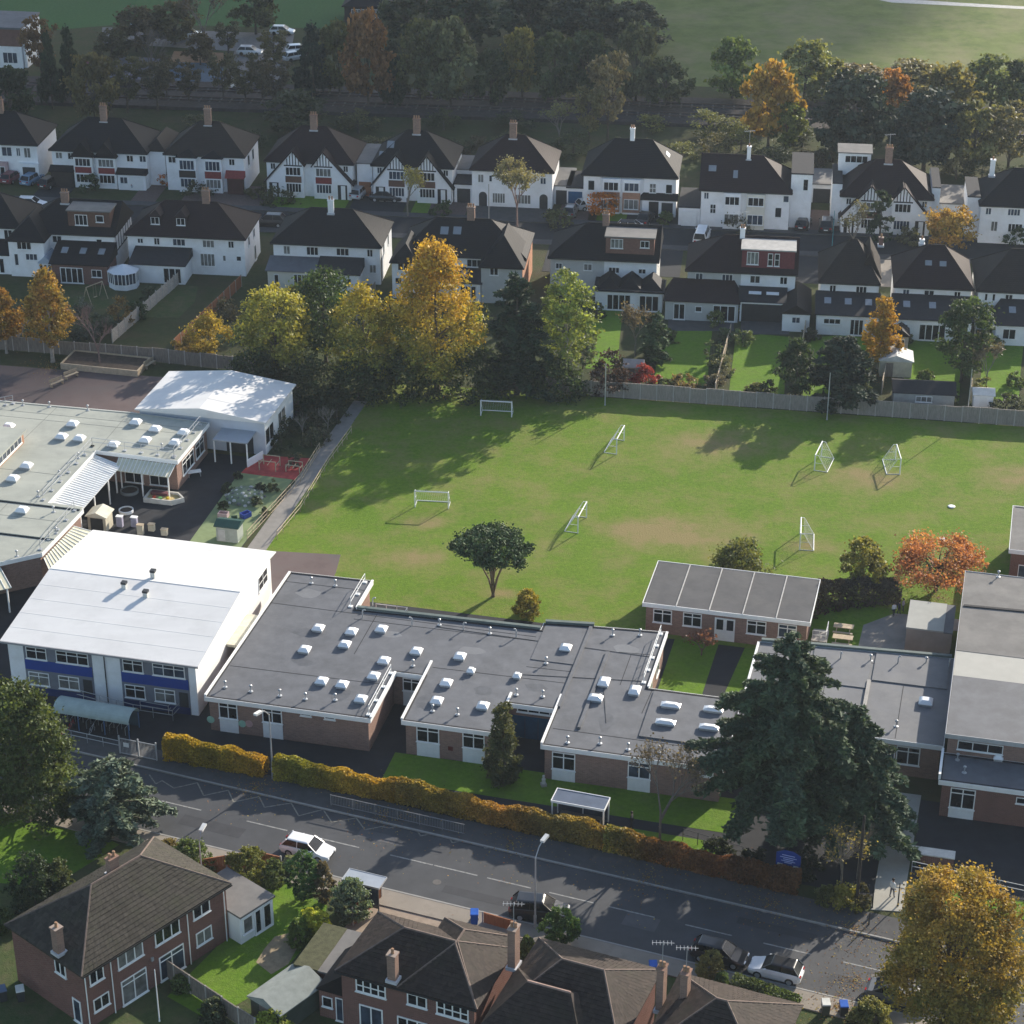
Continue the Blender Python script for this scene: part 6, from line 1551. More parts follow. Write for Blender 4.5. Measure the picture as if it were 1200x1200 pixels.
car('white car with dark roof seen above the brown-dormer roof', 741, 271, sa, 'hatch', PW, PK, GC); car('white van parked on the tarmac behind the maroon-dormer pair', 822, 283, sa + R(85), 'van', PW, PW, GC)
car('silver car before the flat-topped side extension', 899, 266, sa + R(10), 'suv', PS, PS, GC); car('dark car at the right-hand corner of the tower house', 941, 266, sa + R(80), 'hatch', PK, PK, GC)
car('dark off-roader on the drive left of the conifer', 968, 268, sa + R(88), 'suv', PK, PK, GC); car('white car glimpsed above the far-left roof', 37, 243, sa, 'hatch', PW, PW, GC)
for i, (px, py, c, lab) in enumerate([(331, 40, PW, 'white car at the upper end of the distant car park'), (350, 62, PW, 'white car nearest the dark conifer in the distant car park'), (346, 70, PS, 'silver car beside the dark conifer in the distant car park'), (276, 102, PW, 'white car alone beside the railway'), (293, 64, PW, 'white car in the middle of the distant car park'), (223, 44, PW, 'white car left in the distant car park behind the courts'), (168, 33, PS, 'silver car far left at the edge of the sports ground')]):
    car(lab, px, py, RL.a + R(20 * (i % 4)), 'hatch', c, c, 'cars in the distant car park', far=True)

# ------------------------------------------------------------------ football goals
GM = M('goal_white', (.80, .80, .78), .5, .04)
NET = M('net_cord', (.62, .62, .60), .8)
def goal(label, ax, ay, bx, by, side):
    a, c = Vector(G(ax, ay)), Vector(G(bx, by)); m = (a + c) / 2; d = (c - a).normalized()
    t = thing('football_goal', label, 'goal', (m.x, m.y, .012), math.atan2(d.y, d.x), 'small football goals on the field')
    w, h, k = 3.4 / 2, 1.8, 1.35 * side
    for x in (-w, w):
        MB().tube((x, 0, 0), (x, 0, h), .06, n=8).build('post', GM, t)
        MB().path([(x, 0, h - .02), (x, k * .25, h - .02), (x, k, .03), (x, 0, .03)], .028, 6).build('side_frame', GM, t)
        MB().tube((x, k * .05, h * .5), (x, k * .6, h * .5), .02, n=5).build('side_strut', GM, t)
    MB().tube((-w, 0, h), (w, 0, h), .06, n=8).build('crossbar', GM, t); MB().tube((-w, k, .03), (w, k, .03), .05, n=6).build('ground_bar', GM, t)
    n = MB(); 
    for i in range(19):
        x = -w + 2 * w * i / 18; n.tube((x, k * .25, h - .02), (x, k, .03), .007, n=3)
    for i in range(9):
        f = i / 8; n.tube((-w, k * (.25 + .75 * f), h - (h - .03) * f), (w, k * (.25 + .75 * f), h - (h - .03) * f), .005, n=3)
    q = n.build('net', NET, t); q['kind'] = 'stuff'
goal('football goal on the left of the field facing the classrooms', 486, 594, 526, 596, 1)
goal('football goal in the tree shade at the back of the field', 562, 487, 601, 489, 1)
goal('football goal seen edge-on in the middle back of the field', 722.7, 532, 731, 517, 1)
goal('football goal seen edge-on in the middle of the field', 677.7, 624, 686.7, 607.7, 1)
goal('football goal right of centre below the dark garden trees', 955, 550, 961.7, 536.7, -1)
goal('rightmost football goal, at the back of the field', 1054, 555, 1049.5, 540, 1)
goal('football goal on the right just behind the classroom hut', 937, 644, 937.5, 626, -1)
for i, (px, py) in enumerate([(1105, 632), (1115, 594)]):
    X, Y = G(px, py); tag(MB().lathe([(.34, 0), (.38, .06), (.3, .11), (.12, .11)], 14).build('field_marker', WHITE, None, (X, Y, .012)), ['white disc marker on the grass behind the orange-red tree', 'small white disc marker farther up the right of the field'][i], 'marker')

# ------------------------------------------------------------------ nursery yard
yd = thing('boat_sandpit', 'white wooden boat-shaped sandpit with yellow sand in the nursery yard', 'sandpit', (*S.at(192, 586), 0), S.a); yd.location = S.w(*S.at(192, 586))
hull = [(-1.7, -.9), (1.2, -.9), (2.1, 0), (1.2, .9), (-1.7, .9)]
ring(hull, -.1, .05, 0, .55).build('hull', M('pale_hull', (.58, .56, .50), .8), yd); MB().prism(offset(hull, .06), 0, .3).build('sand', M('sand', (.48, .38, .18), .95, .3, 4), yd); MB().box(-1.5, .25, .3, .3, .8, .62).build('seat_box', M('maroon_board', (.14, .05, .06), .8), yd)
for k, (x, y, c) in enumerate([(-.9, -.3, (.5, .08, .05)), (-.2, -.45, (.10, .28, .10)), (.5, -.2, (.55, .40, .05))]): MB().lathe([(.16, .3), (.22, .5), (.18, .52)], 10, (x, y, 0)).build('sand_toy', M('toy_%d' % k, c, .5), yd)
for i, (px, py, r, lab) in enumerate([(152, 577, .95, 'dark round planter ring under the nursery canopy'), (148, 600, .75, 'pale painted ring at the edge of the nursery yard')]):
    b = MB(); n = 20; 
    b.lathe([(r, 0), (r, .28), (r - .1, .30), (r - .12, .05)], n)
    q = tag(b.build('planter_ring', M('ring_grey', (.20, .22, .22), .7) if i == 0 else WHITE, None, S.w(*S.at(px, py), .03), 0), lab, 'planter'); MB().lathe([(r - .13, .0), (r - .13, .18), (.05, .2)], n).build('soil', SOIL, q)
md = thing('tyre_mound', 'grassy play mound ringed with grey boulders on the artificial turf', 'play mound', S.w(*S.at(287, 583), .03), S.a)
MB().lathe([(2.0, 0), (1.8, .3), (1.3, .65), (.7, .85), (.2, .9)], 16).build('mound', M('turf_mound', (.16, .20, .13), .95, .3, 3), md)
rs_ = random.Random(5)
for i in range(46):
    a = i * 2.4; r = .5 + 1.6 * (i / 46) ** .7; s_ = rs_.uniform(.16, .3); z = .85 - .42 * (r / 2) ** 2 * 2
    b = MB().lathe([(s_ * .6, -s_ * .4), (s_, 0), (s_ * .7, s_ * .5), (s_ * .2, s_ * .65)], 7); b.v = [(v[0] * rs_.uniform(.85, 1.15), v[1] * rs_.uniform(.85, 1.15), v[2]) for v in b.v]
    b.build('boulder', M('pale_boulder' if i % 3 else 'dark_boulder', (.45, .45, .43) if i % 3 else (.12, .13, .13), .9), md, (r * math.cos(a), r * math.sin(a), max(.05, z)))
for i, (px, py, c, lab) in enumerate([(262, 606, (.40, .30, .30), 'pinkish toy crate on the artificial turf'), (288, 606, (.04, .08, .35), 'blue toy crate on the artificial turf'), (275, 612, (.10, .16, .10), 'green toy crate on the artificial turf')]):
    ob = MB().box(-.5, -.35, 0, .5, .35, .08); ring([(-.5, -.35), (.5, -.35), (.5, .35), (-.5, .35)], 0, .06, .081, .5)
    q = tag(ob.build('toy_crate', M('crate_%d' % i, c, .6), None, S.w(*S.at(px, py), .034), S.a + i), lab, 'crate'); ring([(-.5, -.35), (.5, -.35), (.5, .35), (-.5, .35)], 0, .06, .081, .5).build('side', MATS['crate_%d' % i], q)
def climbing(label, px, py, w, d, h, m):
    t = thing('climbing_frame', label, 'climbing frame', S.w(*S.at(px, py), .036), S.a)
    for x in (0, w):
        for y in (0, d): MB().tube((x, y, 0), (x, y, h), .06, n=6).build('post', m, t)
    for y in (0, d): MB().tube((0, y, h), (w, y, h), .05, n=6).build('bar', m, t)
    for x in (0, w / 2, w): MB().tube((x, 0, h * .6), (x, d, h * .6), .04, n=6).build('bar', m, t)
climbing('low timber climbing frame on the red play surface', 304, 551, 1.8, 1.4, 1.1, WOOD3); climbing('second timber frame at the right of the red play surface', 335, 553, 1.5, 1.0, .8, WOOD3)
bd = thing('white_boat_side', 'white plank barrier at the edge of the red play surface', 'barrier', S.w(*S.at(290, 548), .036), S.a + R(70)); MB().box(0, -.05, 0, 2.6, .05, .85).build('plank', RENDER, bd); MB().box(1.2, .051, 0, 1.3, .4, .5).build('brace', WOOD3, bd)
tb = thing('yard_table', 'white low table at the foot of the nursery brick wall', 'table', S.w(*S.at(228, 558), .03), S.a + R(30)); MB().box(-.7, -.35, .5, .7, .35, .56).build('top', WHITE, tb)
for x in (-.6, .6):
    for y in (-.28, .28): MB().box(x - .03, y - .03, 0, x + .03, y + .03, .499).build('leg', STEEL, tb)
for i, (px, py, hh) in enumerate([(165, 626, 1.0), (178, 622, .7), (193, 627, .6), (141, 617, 1.1), (158, 617, 1.0)]):
    t = thing('play_stump', ['tall cream play post beside the white hall roof', 'short cream play block behind the white hall', 'lowest cream play block behind the white hall', 'purple-white hopscotch board near the bin store', 'grey message board next to the hopscotch board'][i], 'play post', S.w(*S.at(px, py), .03), S.a)
    MB().box(-.3, -.2, 0, .3, .2, hh).build('block', M('cream_board', (.50, .46, .36)) if i < 3 else M('lilac_board', (.34, .33, .42), .7), t); MB().box(-.34, -.24, hh + .002, .34, .24, hh + .08).build('cap', WHITE if i > 2 else WOOD3, t)
# raised bed, benches on the rear playground
rb2 = thing('raised_bed', 'large timber raised bed with bare tree on the rear playground', 'raised bed', S.w(-42.4, 66.3), S.a)
ring([(0, 0), (9.4, 0), (9.4, 4), (0, 4)], 0, .15, 0, .75).build('timber_edge', WOOD3, rb2); MB().box(.16, .16, 0, 9.24, 3.84, .6).build('soil', SOIL, rb2)
def bench(label, px, py, rot, m=None, L=1.8):
    t = thing('bench', label, 'bench', (*G(px, py), .03), rot); m = m or WOOD3
    MB().box(-L / 2, -.2, .4, L / 2, .2, .46).build('seat', m, t); b = MB().box(-L / 2, .16, .55, L / 2, .21, .9).build('backrest', m, t)
    for x in (-L / 2 + .15, L / 2 - .15): MB().box(x - .04, -.18, 0, x + .04, .2, .399).build('leg', m, t); MB().box(x - .03, .165, .461, x + .03, .205, .549).build('bracket', m, t)
bench('pale bench on the rear playground, nearer to the camera', 67, 452, S.a + R(60)); bench('pale bench on the rear playground, nearer to the raised bed', 84, 443, S.a + R(60)); bench('pale bench at the corner of the raised bed', 176, 430, S.a + R(75))
def picnic(label, px, py):
    t = thing('picnic_bench', label, 'picnic bench', (*G(px, py), .036), S.a, 'picnic benches on the lawn'); 
    MB().box(-.9, -.38, .7, .9, .38, .76).build('table_top', WOOD3, t)
    for s_ in (-1, 1): MB().box(-.9, s_ * .75 - .13, .42, .9, s_ * .75 + .13, .47).build('seat', WOOD3, t)
    for x in (-.6, .6): MB().tube((x, -.8, 0), (x, -.25, .72), .05, n=4).tube((x, .8, 0), (x, .25, .72), .05, n=4).tube((x, -.75, .4), (x, .75, .4), .04, n=4).build('leg', WOOD3, t)
picnic('picnic bench on the hut lawn, farther one', 988, 742); picnic('picnic bench on the hut lawn, nearer one', 987, 755)

# near bus shelter behind the orange fence
X, Y = G(428, 1060); b_ = thing('bus_shelter', 'glass-roofed bus shelter on the near pavement behind the orange fence', 'shelter', (X, Y, .12), RD.a)
MB().box(-1.5, -.7, 2.25, 1.5, .7, 2.33).build('roof', M('grey_polycarbonate', (.33, .36, .40)), b_); ring([(-1.5, -.7), (1.5, -.7), (1.5, .7), (-1.5, .7)], -.05, 0, 2.2, 2.36).build('roof_frame', STEEL, b_)
for x in (-1.4, 0, 1.4): MB().box(x - .04, -.66, -.05, x + .04, -.58, 2.249).build('post', DARKMETAL, b_)
for k in (-1.4, 0): MB().box(k + .05, -.63, .3, k + 1.35, -.61, 2.1).build('glass_panel', MATS['glass_sky_tint'], b_)
MB().box(-1.2, -.55, .45, 1.2, -.25, .5).build('bench_seat', STEEL, b_)

# garden things
sw = thing('swing_frame', 'pale timber A-frame swing in the shaded garden', 'swing', (*G(112, 352), 0), R(50)); MB().tube((-1.3, 0, 2.1), (1.3, 0, 2.1), .06, n=6).build('beam', WOOD3, sw)
for x in (-1.3, 1.3): MB().tube((x, -.8, 0), (x, 0, 2.1), .05, n=5).tube((x, .8, 0), (x, 0, 2.1), .05, n=5).build('leg', WOOD3, sw)
MB().tube((-.2, 0, .5), (-.2, 0, 2.1), .012, n=4).tube((.2, 0, .5), (.2, 0, 2.1), .012, n=4).box(-.26, -.1, .45, .26, .1, .5).build('swing_seat', WOOD3, sw)
tb = thing('patio_table', 'white patio table outside the hipped extension', 'table', (*G(791, 366), 0), R(FR)); MB().box(-.9, -.6, .7, .9, .6, .78).build('top', RENDER, tb)
for x in (-.8, .8):
    for y in (-.5, .5): MB().box(x - .05, y - .05, 0, x + .05, y + .05, .699).build('leg', WHITE, tb)
for px0, px1, py0, py1 in [(858, 925, 395, 462), (944, 1024, 396, 468), (1060, 1130, 398, 470), (770, 835, 385, 452), (690, 730, 365, 432), (70, 140, 336, 372), (180, 232, 336, 372), (1150, 1200, 400, 470)]:
    o = sheet('garden_lawn', [G(px0 - 4 - 16 * (px0 < 300), py1), G(px1 - 6 - 16 * (px0 < 300), py1), G(px1 - 4, (py0 + py1) / 2), G(px1, py0), G((px0 + px1) / 2, py0 - 3), G(px0 + 4, py0)], .02, LAWN if px0 > 300 else LAWN_D)  # left lawns take the darker grass, so their shade is in the colour
for px0, px1, py0, py1 in [(783, 860, 366, 388), (868, 925, 366, 392), (85, 140, 315, 332)]:
    sheet('patio', [G(px0, py1), G(px1, py1), G(px1, py0), G(px0, py0)], .03, PAVE_G)
for px0, px1, m in [(18, 60, ASPHALT2), (140, 170, DRIVE), (405, 470, ASPHALT2), (500, 545, DRIVE), (655, 700, DRIVE), (735, 830, ASPHALT2), (918, 990, DRIVE), (690, 735, LAWN), (550, 640, PAVE_G), (840, 915, DRIVE), (480, 500, LAWN), (310, 400, LAWN), (200, 300, DRIVE), (1000, 1110, LAWN), (1150, 1230, LAWN)]:
    a = ST.at(px0, 252)[0]; c = ST.at(px1, 252)[0]; o = sheet('front_garden' if m is LAWN else 'driveway', STP((a, 4.75), (c, 4.75), (c, 12.5), (a, 12.5)), .03, m)
for px0, px1, m in [(930, 960, ASPHALT2), (640, 800, ASPHALT2), (1030, 1052, PAVE)]:
    a = ST.at(px0, 300)[0]; c = ST.at(px1, 300)[0]; sheet('driveway', STP((a, -14), (c, -14), (c, -4.75), (a, -4.75)), .03, m)

# ------------------------------------------------------------------ people
SKIN = M('skin', (.45, .28, .21), .6, .05)
def person(label, px, py, top, legs, rot=0.0, k=1.0, hair=(.05, .035, .025), stride=.12, z=.03, group=None):
    X, Y = G(px, py)
    t = thing('person', label, 'person', (X, Y, z), rot, group); t.scale = (k, k, k)
    vs = [(0, 0, .92), (0, 0, 1.12), (0, .01, 1.36), (0, .01, 1.48), (0, -.01, 1.60), (0, -.01, 1.70), (-.10, 0, .88), (-.11, -stride * .5, .48), (-.11, -stride, .08), (-.11, -stride - .13, .04), (.10, 0, .88), (.11, stride * .4, .48), (.11, stride, .08), (.11, stride - .13, .04), (-.19, .01, 1.38), (-.25, .03, 1.12), (-.25, -.06, .88), (-.25, -.08, .78), (.19, .01, 1.38), (.25, .02, 1.12), (.25, -.08, .88), (.25, -.10, .78)]
    es = [(0, 1), (1, 2), (2, 3), (3, 4), (4, 5), (0, 6), (6, 7), (7, 8), (8, 9), (0, 10), (10, 11), (11, 12), (12, 13), (2, 14), (14, 15), (15, 16), (16, 17), (2, 18), (18, 19), (19, 20), (20, 21)]
    rr = [.15, .14, .17, .06, .095, .08, .095, .065, .045, .04, .095, .065, .045, .04, .07, .05, .038, .035, .07, .05, .038, .035]
    me = bpy.data.meshes.new('body'); me.from_pydata(vs, es, []); me.update()
    o = obj('body', me, t)
    sm = o.modifiers.new('skin', 'SKIN'); ss = o.modifiers.new('sub', 'SUBSURF'); ss.levels = 1; ss.render_levels = 1
    sd = me.skin_vertices[0].data if me.skin_vertices else None
    if sd is None:
        bpy.context.view_layer.objects.active = o; bpy.ops.mesh.customdata_skin_add(); sd = me.skin_vertices[0].data
    for i, r in enumerate(rr): sd[i].radius = (r, r * (.75 if i in (0, 1, 2) else 1))
    sd[0].use_root = True
    # clothes colour by height: shoes, legs, top, skin
    m, nt, bs = nodes_of('clothes_' + label[:12].replace(' ', '_'))
    tc = N(nt, 'ShaderNodeTexCoord'); sx = N(nt, 'ShaderNodeSeparateXYZ'); nt.links.new(tc.outputs['Object'], sx.inputs[0])
    mr = N(nt, 'ShaderNodeMapRange'); mr.inputs['From Min'].default_value = 0; mr.inputs['From Max'].default_value = 1.8; nt.links.new(sx.outputs[2], mr.inputs[0])
    rp = N(nt, 'ShaderNodeValToRGB'); rp.color_ramp.interpolation = 'CONSTANT'; el = rp.color_ramp.elements
    for p_, c_ in [(0, (.02, .02, .02)), (.07, legs), (.52, top), (.82, (.45, .28, .21)), (.935, hair)]:
        e = el[0] if p_ == 0 else el.new(p_); e.color = (*c_, 1)
    el.remove(el[[i for i, e in enumerate(el) if e.position == 1.0][0]])
    nt.links.new(mr.outputs[0], rp.inputs[0]); nt.links.new(rp.outputs[0], bs.inputs['Base Color']); bs.inputs['Roughness'].default_value = .85
    me.materials.append(m)
    MB().lathe([(.085, 1.62), (.105, 1.68), (.10, 1.76), (.05, 1.81), (.01, 1.82)], 10, (0, .01, 0)).build('hair', M('hair_%02d' % int(hair[0] * 100), hair, .7), t)
person('person in dark coat walking behind the beech hedge', 740, 973, (.02, .02, .025), (.02, .02, .03), 1.2)
person('person in red top standing at the cycle shelter', 73, 872, (.38, .03, .05), (.04, .05, .09), .4)
person('child in white shirt on the side path by the small store', 1047, 722, (.75, .75, .78), (.03, .03, .04), .3, .8, group='children on the side path'); person('child in dark clothes beside the child in white shirt', 1053, 720, (.03, .03, .05), (.03, .03, .04), 2.0, .8, group='children on the side path'); person('child in pale lilac top nearest the small store', 1058, 717, (.45, .42, .52), (.05, .05, .06), 1.0, .78, group='children on the side path')
person('person in white top walking through the entrance gate', 1045, 1052, (.75, .74, .70), (.12, .12, .14), 2.2)
pst = thing('lawn_statue', 'small pale stone statue on the front lawn beside the columnar tree', 'statue', (*G(637, 921), .03), .3)
MB().box(-.22, -.22, 0, .22, .22, .25).build('plinth', CONC, pst); MB().lathe([(.18, .252), (.15, .45), (.17, .65), (.08, .78), (.11, .9), (.1, 1.0), (.03, 1.05)], 10).build('figure', M('pale_stone', (.5, .49, .45), .9), pst)
# ------------------------------------------------------------------ foliage
def leaf_quads(C, size, tint, flat=0.0, stretch=1.0, up=None, jit=.35):
    """one bent-free quad per centre; flat biases leaves towards the horizontal"""
    n = len(C)
    a = rng.normal(size=(n, 3)); a[:, 2] *= (1 - flat); a /= np.linalg.norm(a, axis=1, keepdims=True) + 1e-9
    b = rng.normal(size=(n, 3)); b[:, 2] *= (1 - flat)
    b -= (a * b).sum(1, keepdims=True) * a; b /= np.linalg.norm(b, axis=1, keepdims=True) + 1e-9
    s = size * rng.uniform(1 - jit, 1 + jit, (n, 1))
    a = a * s * stretch * .5; b = b * s * .5
    V = np.empty((n, 4, 3)); V[:, 0] = C - a - b * .6; V[:, 1] = C + a * .2 - b; V[:, 2] = C + a; V[:, 3] = C - a * .2 + b
    F = np.arange(n * 4).reshape(n, 4)
    T = np.repeat(tint[:, None, :], 4, axis=1).reshape(-1, 3)
    return V.reshape(-1, 3), F, T

PROF = {
    'round': lambda t: np.sqrt(np.clip(1 - (2 * t - 1) ** 2, 0, 1)),
    'oval': lambda t: np.sin(np.pi * np.clip(t, 0, 1) ** .8) ** .7,
    'birch': lambda t: np.clip(np.minimum(t / .28, 1), 0, 1) ** .6 * np.clip(1 - t, 0, 1) ** .62 * 1.22,
    'cone': lambda t: np.clip(1 - t, 0, 1) ** .85 * np.minimum(1, .55 + t * 5),
    'column': lambda t: np.minimum(1, t * 5 + .55) * np.clip(1 - t, 0, 1) ** .38,
    'umbrella': lambda t: np.where(t < .38, .9 + .26 * t, np.sqrt(np.clip(1 - ((t - .38) / .62) ** 2, 0, 1))),
    'dome': lambda t: np.sqrt(np.clip(1 - t ** 2, 0, 1)),
    'vase': lambda t: np.sqrt(np.clip(t, 0, 1)) * np.where(t > .75, np.sqrt(np.clip(1 - ((t - .75) / .25) ** 2, 0, 1)) * .75 + .25, 1.0),
}
def crown_points(shape, H, Rr, ncl, seed):
    g = np.random.default_rng(seed)
    t = g.uniform(.02, .98, ncl * 3)
    r = PROF[shape](t); keep = g.uniform(0, 1, ncl * 3) < (r * .9 + .15); t = t[keep][:ncl]; r = r[keep][:ncl]
    th = g.uniform(0, 2 * np.pi, len(t)); rho = g.uniform(.25, 1, len(t)) ** .45
    lob = 1 + .15 * np.sin(2 * th + 3 * t + g.uniform(0, 6)) + .14 * np.sin(3 * th - 5 * t + g.uniform(0, 6)) + .11 * np.sin(5 * th + 9 * t + g.uniform(0, 6)) - .05
    return np.stack([np.cos(th) * r * rho * Rr * lob, np.sin(th) * r * rho * Rr * lob, t * H], 1), t, g

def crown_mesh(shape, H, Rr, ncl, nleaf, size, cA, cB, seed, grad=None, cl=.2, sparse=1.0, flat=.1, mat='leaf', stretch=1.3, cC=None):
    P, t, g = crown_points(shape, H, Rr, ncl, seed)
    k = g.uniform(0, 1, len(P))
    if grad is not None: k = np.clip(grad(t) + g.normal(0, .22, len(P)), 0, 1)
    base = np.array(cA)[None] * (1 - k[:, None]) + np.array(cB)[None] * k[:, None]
    base *= g.uniform(.72, 1.3, (len(P), 1))
    m = int(nleaf / len(P)) + 1
    rc = cl * Rr * g.uniform(.6, 1.3, (len(P), 1, 1))
    off = g.normal(size=(len(P), m, 3)) * rc * np.array([1, 1, .62]) * .62
    C = (P[:, None, :] + off).reshape(-1, 3)
    T = np.repeat(base[:, None, :], m, 1).reshape(-1, 3) * g.uniform(.7, 1.32, (len(C), 1))
    V, F, T = leaf_quads(C, size, T, flat, stretch)
    return mesh_np('crown', V, F, MATS[mat], T), P

def limb_mesh(H, z0, P, r, mat, seed, nl=14, lean=.0, forks=1, spread=.12, fork=.75):
    g = random.Random(seed)
    b = MB()
    if forks > 1:
        rx = max(abs(p[0]) for p in P)
        for i in range(forks):
            a = 6.283 * i / forks + g.uniform(-.3, .3); k = g.uniform(.3, .5)
            q = [Vector((0, 0, .2)), Vector((math.cos(a) * rx * k * .25, math.sin(a) * rx * k * .25, z0 * .42)), Vector((math.cos(a) * rx * k * .7, math.sin(a) * rx * k * .7, z0 * .8)), Vector((math.cos(a) * rx * k * 1.3, math.sin(a) * rx * k * 1.3, z0 + (H - z0) * .35))]
            for j in range(3): b.tube(q[j], q[j + 1], r * (.75 - .18 * j), r * (.57 - .18 * j), 6, cap=False)
    top = Vector((g.uniform(-1, 1) * lean, g.uniform(-1, 1) * lean, z0 + (H - z0) * .72))
    pts = [Vector((0, 0, -.15)), Vector((0, 0, .35)), Vector((top.x * .3 + g.uniform(-.1, .1) * spread * H * .2, top.y * .3, z0 * fork + .2)), Vector((top.x * .7, top.y * .7, (z0 + top.z) / 2)), top]
    rad = [r * 1.5, r * 1.05, r * .85, r * .55, r * .15]
    for i in range(4): b.tube(pts[i], pts[i + 1], rad[i], rad[i + 1], 7, cap=(i in (0, 3)))
    idx = list(range(len(P))); g.shuffle(idx)
    for i in idx[:nl]:
        q = Vector(P[i]); q.z += z0
        s = g.uniform(.15, .75); a = pts[2].lerp(pts[4], s * .9) if s > .2 else pts[2]
        if q.z < a.z - .5: a = pts[2]
        mid = a.lerp(q, .5) + Vector((g.uniform(-.2, .2), g.uniform(-.2, .2), .12 * (q - a).length))
        rr = r * (.42 - .25 * s)
        b.tube(a, mid, rr, rr * .6, 5, cap=False); b.tube(mid, q, rr * .6, rr * .15, 4)
    return b.mesh('trunk', mat)

_proto = {}
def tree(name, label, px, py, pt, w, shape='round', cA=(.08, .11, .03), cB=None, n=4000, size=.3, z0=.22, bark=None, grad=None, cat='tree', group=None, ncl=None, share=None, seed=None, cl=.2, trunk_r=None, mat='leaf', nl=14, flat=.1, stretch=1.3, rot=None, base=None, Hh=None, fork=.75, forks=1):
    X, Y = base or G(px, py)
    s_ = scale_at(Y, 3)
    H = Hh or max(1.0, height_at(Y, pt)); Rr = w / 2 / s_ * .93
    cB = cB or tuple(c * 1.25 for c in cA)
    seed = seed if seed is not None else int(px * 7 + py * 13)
    t = thing(name, label, cat, (X, Y, 0), rot if rot is not None else (seed % 628) / 100, group)
    if share:
        if share not in _proto:
            me, P = crown_mesh(shape, 1.0 * 8, 4.0, ncl or 60, n, size, (.85, .85, .85), (1.15, 1.15, 1.1), hash(share) % 1000 + 5 if False else sum(map(ord, share)), cl=cl, flat=flat, mat=mat, stretch=stretch)
            _proto[share] = (me, limb_mesh(10.0, 2.0, P, .22, bark or BARK, 3, nl))
        me, tr = _proto[share]
        Hc = H * (1 - z0)
        c = obj('crown', me, t, (0, 0, H * z0)); c.scale = (Rr / 4.0, Rr / 4.0, Hc / 8.0); c.color = (*cA, 1)
        k = obj('trunk', tr, t); k.scale = (Rr / 4.0, Rr / 4.0, H / 10.0)
        return t
    zz = H * z0
    me, P = crown_mesh(shape, H - zz, Rr, ncl or max(18, int(n / 55)), n, size, cA, cB, seed, grad, cl, flat=flat, mat=mat, stretch=stretch)
    obj('crown', me, t, (0, 0, zz))
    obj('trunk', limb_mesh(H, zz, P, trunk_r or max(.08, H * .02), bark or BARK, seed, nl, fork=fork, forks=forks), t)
    return t

def shrub(label, px, py, pt, w, cA, cB=None, n=900, size=.2, shape='dome', name='shrub', group=None, share=None, grad=None, cl=.22, z0=.03, **k):
    return tree(name, label, px, py, pt, w, shape, cA, cB, n, size, z0, cat='shrub', group=group, share=share, grad=grad, cl=cl, trunk_r=.06, nl=8, **k)

def bare_tree(label, px, py, pt, w, col_=(.17, .14, .11), leaf=None, nleaf=0, seed=1, name='bare_tree', bark=None, depth=5, group=None, spread=.6, size=.2):
    X, Y = G(px, py); H = max(1.5, height_at(Y, pt)); Rr = w / 2 / scale_at(Y, 3)
    t = thing(name, label, 'tree', (X, Y, 0), seed, group)
    g = random.Random(seed); b = MB(); tips = []
    def grow(p, d, L, r, k):
        q = p + d * L
        b.tube(p, q, r, r * .68, 5 if k > 2 else 3, cap=False)
        if k <= 2: tips.append(q); tips.append(p.lerp(q, .5))
        if k == 0: return
        for i in range(3 if k > 1 else 4):
            ax = Vector((g.gauss(0, 1), g.gauss(0, 1), g.gauss(0, .35))).normalized()
            nd = (d + ax * spread * g.uniform(.6, 1.2) + Vector((0, 0, .08))).normalized()
            grow(p.lerp(q, g.uniform(.6, 1.0)), nd, L * g.uniform(.62, .82), r * .6, k - 1)
    grow(Vector((0, 0, -.1)), Vector((g.uniform(-.05, .05), g.uniform(-.05, .05), 1)).normalized(), H * .3, max(.05, H * .016), depth)
    xs = max(abs(v[0]) for v in b.v); zs = max(v[2] for v in b.v)
    kx, kz = Rr / xs, H / zs
    b.v = [(v[0] * kx, v[1] * kx, v[2] * kz) for v in b.v]
    b.build('branches', bark or M('twig_%03d' % int(col_[0] * 1000), col_, .95, .3, 4), t)
    if nleaf:
        T_ = np.array([(p.x * kx, p.y * kx, p.z * kz) for p in tips]); T_ = T_[T_[:, 2] > H * .25]
        i = rng.integers(0, len(T_), nleaf); C = T_[i] + rng.normal(0, .22, (nleaf, 3))
        tint = np.array(leaf)[None] * rng.uniform(.6, 1.4, (nleaf, 1))
        V, F, TT = leaf_quads(C, size, tint, .1, 1.3)
        obj('crown', mesh_np('crown', V, F, MATS['leaf'], TT), t)
    return t

